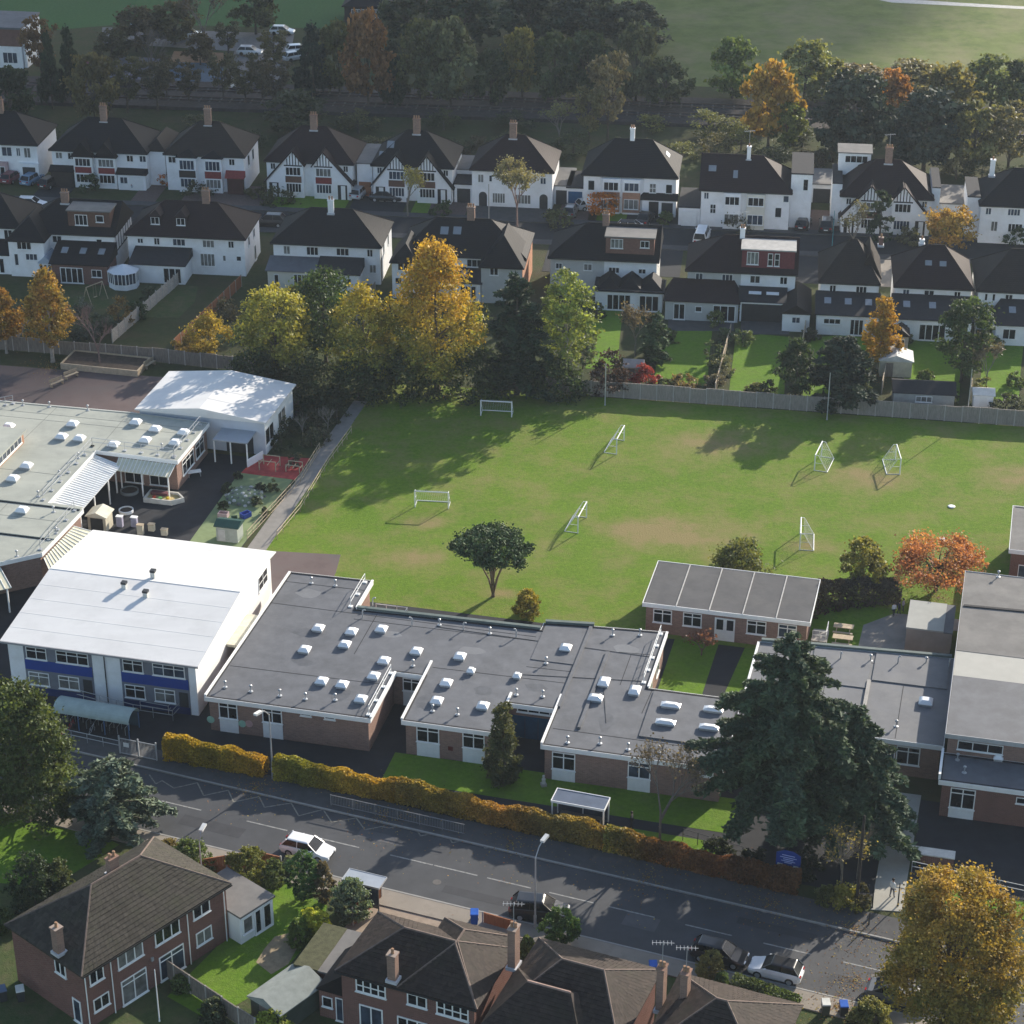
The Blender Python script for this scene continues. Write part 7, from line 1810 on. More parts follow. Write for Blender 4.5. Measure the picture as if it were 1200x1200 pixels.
def cedar(name, label, px, py, pt, w, n=60000, seed=3, cA=(.045, .075, .045), tiers=15, droop=.16, up=.05, z0=.08, blen=None, fan=.24, size=.3, pw=.72, base=None, density=1.0):
    X, Y = base or G(px, py); H = height_at(Y, pt); Rr = w / 2 / scale_at(Y, 3)
    t = thing(name, label, 'tree', (X, Y, 0), 0)
    g = np.random.default_rng(seed); b = MB()
    b.tube((0, 0, -.2), (0, 0, H * .5), H * .026, H * .014, 8, cap=False); b.tube((0, 0, H * .5), (0, 0, H * .99), H * .014, .02, 6)
    Cs = []; Ts = []
    total = []
    for k in range(tiers):
        f = (k + .5) / tiers
        for j in range(7):
            fz = f + g.uniform(-.5, .5) / tiers; z = H * (z0 + (1 - z0) * fz)
            L = Rr * (1 - fz) ** pw * g.uniform(.55, 1.08) + .25
            a = g.uniform(0, 2 * np.pi)
            total.append((z, L, a, fz))
    wsum = sum(L ** 1.6 for _, L, _, _ in total)
    for z, L, a, fz in total:
        d = np.array([np.cos(a), np.sin(a)]); rise = up * L; dr = droop * L * (1.25 - fz)
        s = np.linspace(0, 1, 6)
        path = [(d[0] * L * q, d[1] * L * q, z + rise * math.sin(q * 2.4) - dr * q ** 2) for q in s]
        for p0, p1, q in zip(path[:-1], path[1:], s): b.tube(p0, p1, .075 * L / 5 * (1.05 - q) + .012, .075 * L / 5 * (.85 - q * .8) + .01, 4, cap=False)
        m = int(n * density * L ** 1.6 / wsum)
        q = g.uniform(.1, 1.02, m) ** .75
        side = g.normal(0, 1, m) * fan * L * (1.05 - .75 * q) * .55
        px_ = d[0] * L * q - d[1] * side; py_ = d[1] * L * q + d[0] * side
        pz = z + rise * np.sin(q * 2.4) - dr * q ** 2 - np.abs(side) * .22 + g.normal(0, .06, m) - np.abs(g.normal(0, .12, m))
        Cs.append(np.stack([px_, py_, pz], 1)); Ts.append(np.array(cA)[None] * g.uniform(.7, 1.35) * g.uniform(.65, 1.4, (m, 1)) * np.array([1, 1, g.uniform(.9, 1.15)]))
    C = np.concatenate(Cs); T = np.concatenate(Ts)
    V, F, T = leaf_quads(C, size, T, .62, 2.6)
    obj('crown', mesh_np('crown', V, F, MATS['needle'], T), t); b.build('trunk', BARK, t)
    return t

def hedge(label, pts, width, h, cols, n, size=.15, name='hedge', cat='hedge', gap=None, seed=2, wob=.17):
    """clipped hedge along a ground line; cols = list of (position 0-1, colour)"""
    g = np.random.default_rng(seed)
    P = np.array(pts, float); seg = np.linalg.norm(P[1:] - P[:-1], axis=1); cum = np.concatenate([[0], np.cumsum(seg)]); Lt = cum[-1]
    u = g.uniform(0, Lt, n)
    i = np.clip(np.searchsorted(cum, u) - 1, 0, len(seg) - 1); f = (u - cum[i]) / seg[i]
    c = P[i] * (1 - f[:, None]) + P[i + 1] * f[:, None]; d = (P[i + 1] - P[i]) / seg[i][:, None]; nr = np.stack([-d[:, 1], d[:, 0]], 1)
    lump = 1 + wob * (np.sin(u * 1.3) * .5 + np.sin(u * .47 + 1) * .6 + np.sin(u * 3.1 + 2) * .3)
    # shell of the hedge: two faces, a top, some inside
    w = g.uniform(0, 1, n); face = g.uniform(0, 1, n)
    y = np.where(face < .36, -1.0, np.where(face < .6, 1.0, g.uniform(-1, 1, n))) * (width / 2) * (1 + g.normal(0, .10, n))
    z = np.where(face < .6, g.uniform(.02, 1, n) ** .8, np.where(face < .9, 1.0, g.uniform(0, 1, n))) * h * lump * (1 + g.normal(0, .035, n))
    zz_ = np.clip((z / (h * lump) - .72) / .42, 0, .93); y = y * np.sqrt(1 - zz_ ** 2) * (1 + .12 * np.sin(u * 2.3 + 1.3) + .08 * np.sin(u * 5.1))
    keep = np.sin(u * 1.7 + 4 * z) + np.sin(u * 4.3 + 2) + g.normal(0, .9, n) > -1.75
    c, nr, y, z, u, n = c[keep], nr[keep], y[keep], z[keep], u[keep], int(keep.sum())
    C = np.concatenate([c + nr * y[:, None], z[:, None]], 1); C -= np.array([*pts[0], 0])
    xs = np.array([q[0] for q in cols]); cs = np.array([q[1] for q in cols]); uu = u / Lt + g.normal(0, .02, n)
    T = np.stack([np.interp(uu, xs, cs[:, k]) for k in range(3)], 1)
    blot = np.sin(u * 1.9 + z * 2.0) * .5 + np.sin(u * .8 + 2) * .5
    T = T * (1 + .28 * blot)[:, None] * g.uniform(.6, 1.4, (n, 1))
    V, F, T = leaf_quads(C, size, T, .1, 1.3)
    t = thing(name, label, cat, (*pts[0], .02), 0)
    obj('foliage', mesh_np('foliage', V, F, MATS['leaf'], T), t)
    b = MB()
    for k in range(int(Lt / .9)):
        s = k * .9 + .4; j = min(len(seg) - 1, int(np.searchsorted(cum, s) - 1)); p = P[j] + (P[j + 1] - P[j]) * ((s - cum[j]) / seg[j]) - P[0]
        b.tube((p[0], p[1], -.1), (p[0] + random.uniform(-.15, .15), p[1] + random.uniform(-.15, .15), h * .85), .035, .012, 4)
    b.build('stems', BARK, t)
    return t

OR, YE, YG, LI, GR, DK, OL, BN, GG = (.40, .20, .035), (.42, .29, .05), (.20, .21, .045), (.19, .25, .06), (.065, .105, .032), (.028, .046, .024), (.125, .125, .05), (.15, .095, .05), (.095, .115, .075)
up_ = lambda t: t ** 1.2
# ---- row of trees between gardens and field
tree('birch_tree', 'olive-gold birch behind the rear playground on the left', 62, 424, 314, 66, 'birch', (.30, .235, .05), (.36, .20, .045), 9000, .24, .2, PALEBARK, cl=.17)
tree('birch_tree', 'gold birch cut off at the left edge of the photo', 8, 414, 340, 46, 'birch', (.34, .24, .045), (.38, .20, .04), 5000, .24, .25, PALEBARK)
shrub('small golden garden tree beside the brown fence', 246, 418, 366, 48, (.36, .28, .05), (.42, .30, .05), 2600, .22, 'oval', 'small_tree', z0=.1)
shrub('ochre shrub at the foot of the brown fence', 222, 416, 390, 36, (.28, .20, .05), None, 1300, .2)
tree('field_maple', 'yellow-green tree left in the boundary row', 325, 448, 338, 100, 'round', (.17, .19, .05), (.33, .30, .05), 8500, .26, .15, grad=lambda t: t * .9, cl=.17)
tree('garden_tree', 'dark green tree behind the yellow-green boundary trees', 382, 424, 320, 90, 'round', (.045, .08, .03), (.06, .10, .035), 7000, .26, .12)
tree('field_maple', 'yellow-topped green tree left of the tall orange tree', 428, 455, 336, 104, 'oval', (.14, .17, .045), (.42, .33, .04), 8500, .26, .12, grad=lambda t: t ** 2 * 1.1, cl=.17)
tree('tall_orange_tree', 'tallest golden orange tree in the boundary row', 512, 457, 284, 132, 'birch', (.19, .21, .045), (.48, .31, .04), 19000, .26, .08, grad=lambda t: t ** 1.2 * 1.25, cl=.15)
cedar('evergreen_tree', 'broad dark evergreen right of the tall orange tree', 606, 462, 322, 92, 22000, 5, (.030, .052, .027), 13, .05, .12, .03, size=.34, pw=.42, fan=.3)
tree('lime_tree', 'lime-green tree with pale trunk beside the dark evergreen', 663, 457, 316, 80, 'oval', (.16, .20, .06), (.26, .31, .07), 6500, .26, .22, PALEBARK, cl=.17)
shrub('grey-green shrub below the lime-green tree', 683, 432, 386, 32, (.14, .17, .10), None, 1500, .2, 'oval', z0=.08)
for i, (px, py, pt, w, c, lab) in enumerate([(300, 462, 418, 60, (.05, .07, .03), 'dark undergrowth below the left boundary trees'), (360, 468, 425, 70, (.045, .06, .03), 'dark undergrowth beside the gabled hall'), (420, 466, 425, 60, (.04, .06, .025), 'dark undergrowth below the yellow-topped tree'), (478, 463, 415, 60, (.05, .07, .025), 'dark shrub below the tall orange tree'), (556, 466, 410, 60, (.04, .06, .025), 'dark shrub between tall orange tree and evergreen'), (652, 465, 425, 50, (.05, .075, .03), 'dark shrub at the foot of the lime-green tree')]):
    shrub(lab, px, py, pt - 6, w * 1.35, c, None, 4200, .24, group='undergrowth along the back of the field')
for i, (px, py, pt, w, c) in enumerate([(340, 508, 488, 40, (.05, .065, .04)), (372, 500, 478, 36, (.07, .07, .045)), (395, 492, 468, 34, (.05, .06, .035)), (330, 525, 507, 30, (.06, .075, .04)), (365, 523, 504, 30, (.08, .085, .05)), (350, 490, 470, 30, (.04, .055, .03)), (388, 480, 462, 30, (.06, .07, .035)), (315, 520, 503, 22, (.05, .07, .04))]):
    shrub(['low dark shrub beside the gabled hall wall', 'brownish scrub right of the gabled hall', 'dark scrub at the end of the field path', 'small shrub behind the red play surface', 'pale scrub beside the upper field path', 'dark scrub behind the gabled hall corner', 'scrub below the left boundary trees', 'small dark shrub at the gabled hall foot'][i], px, py, pt, w, c, None, 900, .18, group='scrub beside the gabled hall')
for i, (px, py, pt, w, c) in enumerate([(268, 578, 566, 18, (.05, .065, .04)), (305, 578, 566, 16, (.05, .065, .04)), (300, 592, 582, 16, (.09, .11, .06)), (262, 596, 586, 14, (.06, .08, .04)), (320, 575, 563, 16, (.10, .12, .07)), (312, 604, 594, 14, (.12, .13, .08)), (278, 562, 553, 14, (.06, .07, .045)), (345, 545, 530, 20, (.09, .09, .06)), (380, 516, 498, 22, (.10, .10, .07))]):
    shrub(['dark bush left of the play mound', 'dark bush right of the play mound', 'green bush below the play mound on the turf', 'small bush left of the green play shed', 'pale bush by the turf fence', 'pale low bush right of the green play shed', 'dark bush above the play mound', 'twiggy bush at the corner of the red play surface', 'twiggy bush at the top of the field path'][i], px, py, pt, w, c, None, 700, .13, group='bushes of the nursery garden')
for i, (px, py, pt, w) in enumerate([(322, 500, 470, 26), (355, 514, 486, 28), (384, 506, 476, 26)]):
    bare_tree(['thin bare sapling at the gabled hall wall', 'thin bare sapling in the scrub beside the gabled hall', 'thin bare sapling at the head of the field path'][i], px, py, pt, w, (.20, .18, .155), None, 0, 70 + i, depth=4)
# ---- garden trees right of centre
bare_tree('bare brown tree beside the small green conifer', 744, 418, 352, 44, (.20, .16, .125), (.18, .14, .09), 900, 5)
cedar('small_conifer', 'small green conifer in the sunlit garden', 768, 424, 368, 40, 5000, 8, (.07, .11, .045), 9, .02, .2, .04, size=.26, pw=.5)
shrub('dark purple shrub at the field fence', 712, 462, 412, 54, (.05, .035, .035), (.07, .04, .035), 2400, .22)
shrub('bright red shrub at the field fence', 757, 450, 428, 34, (.34, .06, .05), (.30, .045, .045), 1800, .18)
for i, (px, py, pt, w, c) in enumerate([(838, 380, 362, 30, (.16, .19, .07)), (848, 402, 384, 24, (.10, .13, .07)), (834, 425, 398, 26, (.09, .12, .06)), (846, 438, 418, 28, (.14, .15, .08)), (838, 452, 436, 30, (.13, .12, .09)), (870, 402, 388, 34, (.14, .18, .07)), (856, 372, 352, 26, (.17, .21, .06))]):
    shrub(['pale shrub below the maroon-dormer extension', 'small shrub topmost along the garden border', 'dark shrub midway along the garden border', 'olive shrub low on the garden border', 'brown-green shrub at the fence end of the border', 'low green shrubs at the head of the sunlit lawn', 'lime shrub at the extension wall'][i], px, py, pt, w, c, None, 800, .18, group='shrubs of the sunlit garden border')
tree('garden_tree', 'dark green garden tree left of the large shadowed evergreen', 932, 464, 398, 56, 'oval', (.04, .065, .03), (.05, .08, .035), 5000, .24, .08)
cedar('evergreen_tree', 'large shadowed evergreen at the field fence', 985, 474, 398, 92, 15000, 12, (.035, .052, .032), 10, .05, .15, .02, size=.32, pw=.4, fan=.3)
tree('birch_tree', 'golden orange birch among the right-hand gardens', 1029, 432, 348, 46, 'column', (.40, .24, .035), (.48, .29, .04), 6500, .24, .12, PALEBARK, cl=.18)
tree('garden_tree', 'round dark green tree before the plum-roofed house', 1126, 448, 350, 62, 'round', (.045, .075, .03), (.07, .11, .04), 7000, .25, .08)
bare_tree('grey leafless tree right of the round green tree', 1155, 456, 398, 44, (.20, .18, .155), (.17, .15, .11), 700, 9)
for i, (px, py, pt, w, c, lab) in enumerate([(1150, 462, 440, 26, (.16, .17, .06), 'olive bush below the grey leafless tree'), (1190, 452, 438, 26, (.10, .14, .05), 'green bush at the right edge garden'), (1178, 480, 462, 44, (.045, .055, .035), 'dark bush by the rightmost garden shed'), (1112, 468, 452, 24, (.09, .11, .06), 'small bush right of the long dark shed'), (900, 462, 446, 24, (.05, .07, .03), 'small dark bush left of the dark garden tree'), (95, 372, 350, 30, (.10, .12, .10), 'grey-green shrub in the shaded garden'), (120, 388, 362, 30, (.09, .11, .08), 'second grey-green shrub in the shaded garden'), (140, 382, 350, 40, (.19, .13, .05), 'tawny shrub in the shaded garden'), (100, 398, 382, 40, (.06, .07, .06), 'dark low shrub above the raised bed'), (160, 372, 352, 30, (.05, .08, .035), 'dark green shrub beside the slatted fence'), (318, 362, 340, 34, (.12, .11, .07), 'brown shrub before the lean-to pair'), (352, 352, 332, 40, (.30, .25, .05), 'gold shrub below the lean-to pair')]):
    shrub(lab, px, py, pt, w, c, None, 900, .2)
for i, (px, py, pt, w, c, lab) in enumerate([(700, 372, 356, 26, (.06, .085, .04), 'dark bush at the left hipped extension'), (690, 404, 388, 22, (.13, .15, .06), 'olive bush on the left of the sunlit lawn'), (728, 438, 420, 24, (.08, .10, .04), 'green bush above the little timber shed'), (785, 400, 386, 22, (.10, .12, .05), 'green bush right of the small conifer'), (800, 452, 440, 40, (.20, .15, .07), 'straw-coloured low plants along the fence'), (780, 456, 444, 26, (.09, .11, .05), 'low green plants at the fence beside the red shrub'), (948, 398, 384, 22, (.12, .12, .08), 'grey-green bush beside the white outbuilding'), (940, 424, 410, 22, (.10, .12, .06), 'bush midway along the white outbuilding fence'), (1012, 466, 450, 26, (.07, .09, .04), 'dark green bush left of the long dark shed'), (1062, 402, 390, 20, (.13, .14, .06), 'small bush beside the tall playhouse'), (1085, 446, 434, 24, (.11, .15, .05), 'green bush at the foot of the plum-roof lawn'), (1140, 420, 402, 22, (.08, .10, .05), 'dark bush on the last garden fence'), (1165, 408, 396, 24, (.10, .13, .05), 'green bush before the rightmost extension'), (885, 460, 450, 26, (.13, .14, .06), 'low plants along the fence left of the dark tree'), (60, 362, 344, 30, (.06, .075, .05), 'dark bush behind the olive-gold birch'), (175, 350, 336, 22, (.06, .08, .045), 'dark bush at the octagonal conservatory'), (265, 372, 350, 36, (.14, .12, .07), 'brown bush beside the brown fence top'), (298, 390, 362, 40, (.12, .14, .05), 'olive bush below the lean-to pair'), (448, 388, 366, 30, (.07, .09, .04), 'dark bush behind the tall orange tree'), (470, 372, 352, 30, (.10, .09, .06), 'brown-green bush left of the wide dark-roofed pair'), (560, 384, 358, 40, (.05, .07, .035), 'dark bush below the wide dark-roofed pair'), (640, 390, 366, 30, (.06, .08, .04), 'dark bush between evergreen and hipped extensions')]):
    shrub(lab, px, py, pt, w, c, None, 1000, .18, ncl=40, cl=.16)
bare_tree('bare tree with reddish twigs growing in the raised bed', 118, 431, 352, 50, (.22, .15, .13), None, 0, 14)
# ---- on the field
tree('umbrella_pine', 'umbrella-shaped pine on the field beside the classrooms', 578, 699, 630, 97, 'umbrella', (.045, .080, .032), (.065, .105, .040), 15000, .19, .74, M('warm_bark', (.16, .115, .08), .95, .3, 5), cl=.13, ncl=300, trunk_r=.15, nl=40, mat='needle', flat=.2, fork=.3, forks=5)
shrub('round golden bush beside the umbrella pine', 617, 722, 692, 36, (.20, .19, .04), (.34, .28, .045), 5500, .13, grad=lambda t: t * 1.2, ncl=130, cl=.14)
shrub('dark green bush behind the classroom hut roof', 868, 672, 638, 74, (.09, .115, .04), (.16, .17, .05), 4500, .2, 'dome')
tree('small_tree', 'yellow-green tree between hut and orange-red tree', 1010, 695, 634, 52, 'round', (.15, .15, .045), (.27, .25, .06), 5000, .2, .12)
hedge('dark clipped hedge behind the classroom hut', [S.w(47.0, 31.5)[:2], S.w(49.5, 33.6)[:2], S.w(55, 36.0)[:2]], 2.2, 2.3, [(0, (.11, .075, .055)), (.35, (.09, .07, .055)), (1, (.10, .085, .075))], 9000, .17)
tree('spreading_tree', 'spreading orange-red tree beside the tall hall', 1097, 692, 644, 128, 'umbrella', (.44, .17, .08), (.48, .25, .11), 9500, .17, .56, BARK, cl=.13, ncl=230, nl=60, trunk_r=.14, fork=.4, forks=4)
bare_tree('bare reddish tree in the courtyard behind the hut', 822, 768, 742, 40, (.16, .10, .09), (.22, .10, .07), 300, 21)
# ---- front of school
cedar('great_cedar', 'great dark cedar towering over the front of the school', 914, 982, 742, 262, 84000, 3, (.066, .100, .052), 23, .13, .10, .30, size=.23, pw=.80, fan=.2)
cedar('slim_cedar', 'slim cedar beside the great cedar with sweeping lower branches', 992, 982, 826, 176, 34000, 31, (.072, .108, .057), 15, .24, .08, .2, size=.25, pw=.8, fan=.25)
tree('columnar_evergreen', 'columnar evergreen against the front of the classrooms', 590, 917, 823, 46, 'column', (.055, .070, .03), (.11, .115, .05), 9000, .17, .02, grad=lambda t: .2 + .5 * t, cl=.2, ncl=150)
bare_tree('bare tree on the lawn behind the beech hedge', 773, 990, 872, 96, (.15, .13, .11), (.15, .12, .08), 900, 33, depth=6, size=.14)
bare_tree('thin bare tree beside the entrance path', 985, 1042, 966, 66, (.19, .165, .13), (.30, .25, .08), 400, 41, size=.14)
bare_tree('young bare tree under the slim cedar', 1004, 1030, 960, 40, (.18, .155, .12), None, 0, 47)
hp = lambda x, y: S.w(x, y)[:2]
BE = [(0, (.46, .25, .035)), (.12, (.40, .27, .04)), (.24, (.30, .24, .04)), (.36, (.36, .19, .04)), (.5, (.22, .20, .045)), (.62, (.30, .22, .06)), (.75, (.34, .17, .05)), (.88, (.22, .19, .05)), (1, (.30, .15, .05))]
hedge('golden beech hedge section nearest the cycle shelter', [hp(-1.9, -4.5), hp(7.0, -5.0)], 1.1, 1.85, [(0, (.50, .34, .03)), (.5, (.42, .32, .035)), (1, (.48, .29, .035))], 26000, seed=4)
hedge('yellow and green beech hedge section right of the street lamp', [hp(7.9, -5.1), hp(18.5, -5.9)], 1.1, 1.75, [(0, (.34, .29, .035)), (.25, (.26, .26, .04)), (.55, (.46, .32, .04)), (1, (.42, .26, .04))], 27000, seed=5)
hedge('long russet beech hedge section before the classrooms', [hp(18.6, -5.9), hp(36, -8.2)], 1.1, 1.75, [(0, (.28, .20, .045)), (.2, (.34, .26, .05)), (.5, (.42, .23, .05)), (.75, (.27, .21, .06)), (1, (.34, .23, .05))], 34000, seed=6)
hedge('dull brown hedge section below the great cedar', [hp(36.1, -8.3), hp(51.5, -10.4)], 1.1, 1.7, [(0, (.22, .21, .045)), (.25, (.28, .14, .045)), (.6, (.24, .105, .045)), (1, (.17, .085, .04))], 26000, seed=7)
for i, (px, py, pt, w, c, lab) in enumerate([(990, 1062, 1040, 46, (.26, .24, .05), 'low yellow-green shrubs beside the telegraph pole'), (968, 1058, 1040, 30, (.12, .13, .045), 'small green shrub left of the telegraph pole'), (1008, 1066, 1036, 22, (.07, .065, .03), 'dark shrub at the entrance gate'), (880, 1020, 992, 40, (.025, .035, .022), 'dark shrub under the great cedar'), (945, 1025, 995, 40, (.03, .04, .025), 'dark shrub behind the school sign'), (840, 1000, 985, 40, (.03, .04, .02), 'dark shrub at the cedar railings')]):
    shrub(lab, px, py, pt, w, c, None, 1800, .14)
# ---- foreground trees and shrubs
ORT = tree('orange_street_tree', 'large orange and green street tree in the bottom right corner', 1106, 1222, 1034, 176, 'round', (.19, .195, .05), (.37, .245, .055), 60000, .155, .12, BARK, grad=lambda t: .15 + .75 * t, cl=.13, ncl=420, trunk_r=.25, nl=50)
tree('evergreen_oak', 'sunlit green evergreen at the left edge of the foreground', 34, 962, 804, 150, 'column', (.060, .085, .028), (.095, .125, .04), 28000, .2, .04, cl=.15, ncl=260, nl=30)
cedar('blue_cedar', 'blue-green cedar beside the road on the left', 132, 976, 893, 142, 17000, 19, (.12, .155, .10), 13, .04, .16, .08, size=.2, pw=.5, fan=.2)
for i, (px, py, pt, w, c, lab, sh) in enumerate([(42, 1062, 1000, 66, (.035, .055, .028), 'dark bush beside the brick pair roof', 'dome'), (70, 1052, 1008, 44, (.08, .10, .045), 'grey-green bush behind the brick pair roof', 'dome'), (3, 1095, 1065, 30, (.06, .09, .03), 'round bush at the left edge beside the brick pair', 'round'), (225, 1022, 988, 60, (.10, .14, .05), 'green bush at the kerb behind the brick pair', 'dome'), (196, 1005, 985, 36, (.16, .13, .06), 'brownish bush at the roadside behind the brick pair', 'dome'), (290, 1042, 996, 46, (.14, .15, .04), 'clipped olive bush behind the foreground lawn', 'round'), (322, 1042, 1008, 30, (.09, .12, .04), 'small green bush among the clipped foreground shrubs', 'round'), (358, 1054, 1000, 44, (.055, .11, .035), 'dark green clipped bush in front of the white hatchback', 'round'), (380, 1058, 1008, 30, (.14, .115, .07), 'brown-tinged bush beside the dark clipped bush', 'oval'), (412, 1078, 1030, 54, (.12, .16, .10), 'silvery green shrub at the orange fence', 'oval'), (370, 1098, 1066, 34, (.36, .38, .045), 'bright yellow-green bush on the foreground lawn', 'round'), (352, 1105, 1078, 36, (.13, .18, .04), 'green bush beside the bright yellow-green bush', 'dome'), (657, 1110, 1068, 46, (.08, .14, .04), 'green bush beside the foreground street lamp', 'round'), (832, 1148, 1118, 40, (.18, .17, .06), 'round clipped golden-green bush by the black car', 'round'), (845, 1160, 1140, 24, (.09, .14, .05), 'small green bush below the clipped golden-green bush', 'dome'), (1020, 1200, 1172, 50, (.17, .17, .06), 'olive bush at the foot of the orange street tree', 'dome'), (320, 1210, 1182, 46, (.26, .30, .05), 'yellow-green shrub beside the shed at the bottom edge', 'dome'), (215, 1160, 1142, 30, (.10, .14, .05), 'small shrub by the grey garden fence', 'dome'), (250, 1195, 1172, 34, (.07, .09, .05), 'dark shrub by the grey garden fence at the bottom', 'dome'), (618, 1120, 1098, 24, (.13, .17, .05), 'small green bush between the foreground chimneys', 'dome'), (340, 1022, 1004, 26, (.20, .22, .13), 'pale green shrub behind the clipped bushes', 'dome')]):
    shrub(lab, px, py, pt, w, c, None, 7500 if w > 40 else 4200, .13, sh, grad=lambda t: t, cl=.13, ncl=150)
hedge('low green hedge below the parked cars', [G(858, 1158), G(935, 1182)], 1.2, .9, [(0, (.09, .12, .05)), (1, (.10, .15, .05))], 5000, .13)
# ---- fallen leaves
def litter(name, pts, n, cols, size=.09, z=.03):
    P = []
    for (px, py, r, k, zz) in pts:
        X, Y = G(px, py); m = int(n * k)
        a = rng.uniform(0, 6.28, m); q = r * np.abs(rng.normal(0, .6, m)); P.append(np.stack([X + np.cos(a) * q, Y + np.sin(a) * q, zz + rng.uniform(0, .02, m)], 1))
    C = np.concatenate(P); c = np.array(cols)[rng.integers(0, len(cols), len(C))] * rng.uniform(.6, 1.3, (len(C), 1))
    V, F, T = leaf_quads(C, size, c, .9, 1.2)
    o = obj(name, mesh_np(name, V, F, MATS['leaf'], T)); o['kind'] = 'stuff'; o['label'] = 'scattered fallen autumn leaves on the ground'
    return o
litter('fallen_leaves', [(1000, 1150, 4, .16, .02), (1050, 1110, 4, .14, .02), (1000, 1090, 3, .1, .14), (300, 925, 4, .12, .14), (450, 958, 5, .14, .14), (600, 990, 5, .12, .14), (760, 1030, 5, .12, .14), (900, 1062, 4, .1, .14), (520, 465, 6, .3, .03), (380, 470, 6, .2, .03), (60, 430, 4, .2, .03), (1100, 700, 4, .14, .045), (1028, 440, 3, .12, .03), (980, 1180, 3, .12, .14)], 2600, [(.34, .20, .05), (.28, .12, .04), (.36, .28, .06), (.16, .10, .05)])

# ---- residential street trees
bare_tree('pale olive street tree before the arched-porch pair', 606, 266, 188, 60, (.22, .19, .14), (.24, .22, .11), 2600, 51, size=.22, depth=5)
bare_tree('thin yellowing street tree before the rooflight Tudor pair', 478, 254, 190, 46, (.20, .17, .13), (.30, .27, .08), 900, 53, size=.22)
shrub('flame-orange maple before the bow-bay pair', 706, 254, 226, 38, (.50, .17, .03), (.55, .22, .03), 1500, .22, 'umbrella', 'small_maple', z0=.3)
shrub('orange shrub before the hip-roofed pair with white posts', 200, 216, 198, 26, (.42, .15, .05), None, 800, .2)
tree('conifer', 'dark upright conifer before the right-hand Tudor pair', 1030, 288, 221, 32, 'column', (.03, .05, .028), (.04, .065, .035), 2600, .24, .04)
tree('street_tree', 'yellow-orange street tree at the right end of the street', 1110, 296, 242, 60, 'round', (.30, .23, .06), (.42, .24, .06), 4500, .24, .15)
bare_tree('grey bare tree left of the dark upright conifer', 1000, 292, 238, 50, (.19, .17, .14), (.16, .15, .08), 500, 57)
for i, (px, py, pt, w, c, lab) in enumerate([(108, 222, 205, 26, (.07, .10, .045), 'green bush before the red-bay Tudor pair'), (330, 236, 218, 50, (.08, .09, .045), 'bush before the brown-and-red bay pair'), (300, 230, 214, 30, (.10, .10, .05), 'olive bush between two left-hand farther houses'), (232, 226, 212, 50, (.07, .075, .04), 'low bushes under the white-post pair'), (860, 268, 252, 50, (.08, .08, .05), 'brown-green bushes before the tower house'), (780, 262, 250, 24, (.09, .12, .04), 'green bush right of the bow-bay pair'), (655, 262, 248, 40, (.10, .11, .05), 'olive bush left of the grey car'), (1065, 284, 268, 34, (.11, .11, .06), 'bush under the right-hand Tudor gable'), (520, 250, 236, 30, (.06, .09, .04), 'low green bush beside the rooflight Tudor drive'), (1190, 288, 268, 30, (.06, .09, .045), 'dark bush at the right end of the street')]):
    shrub(lab, px, py, pt, w, c, None, 700, .24, group='front garden bushes of the farther row')

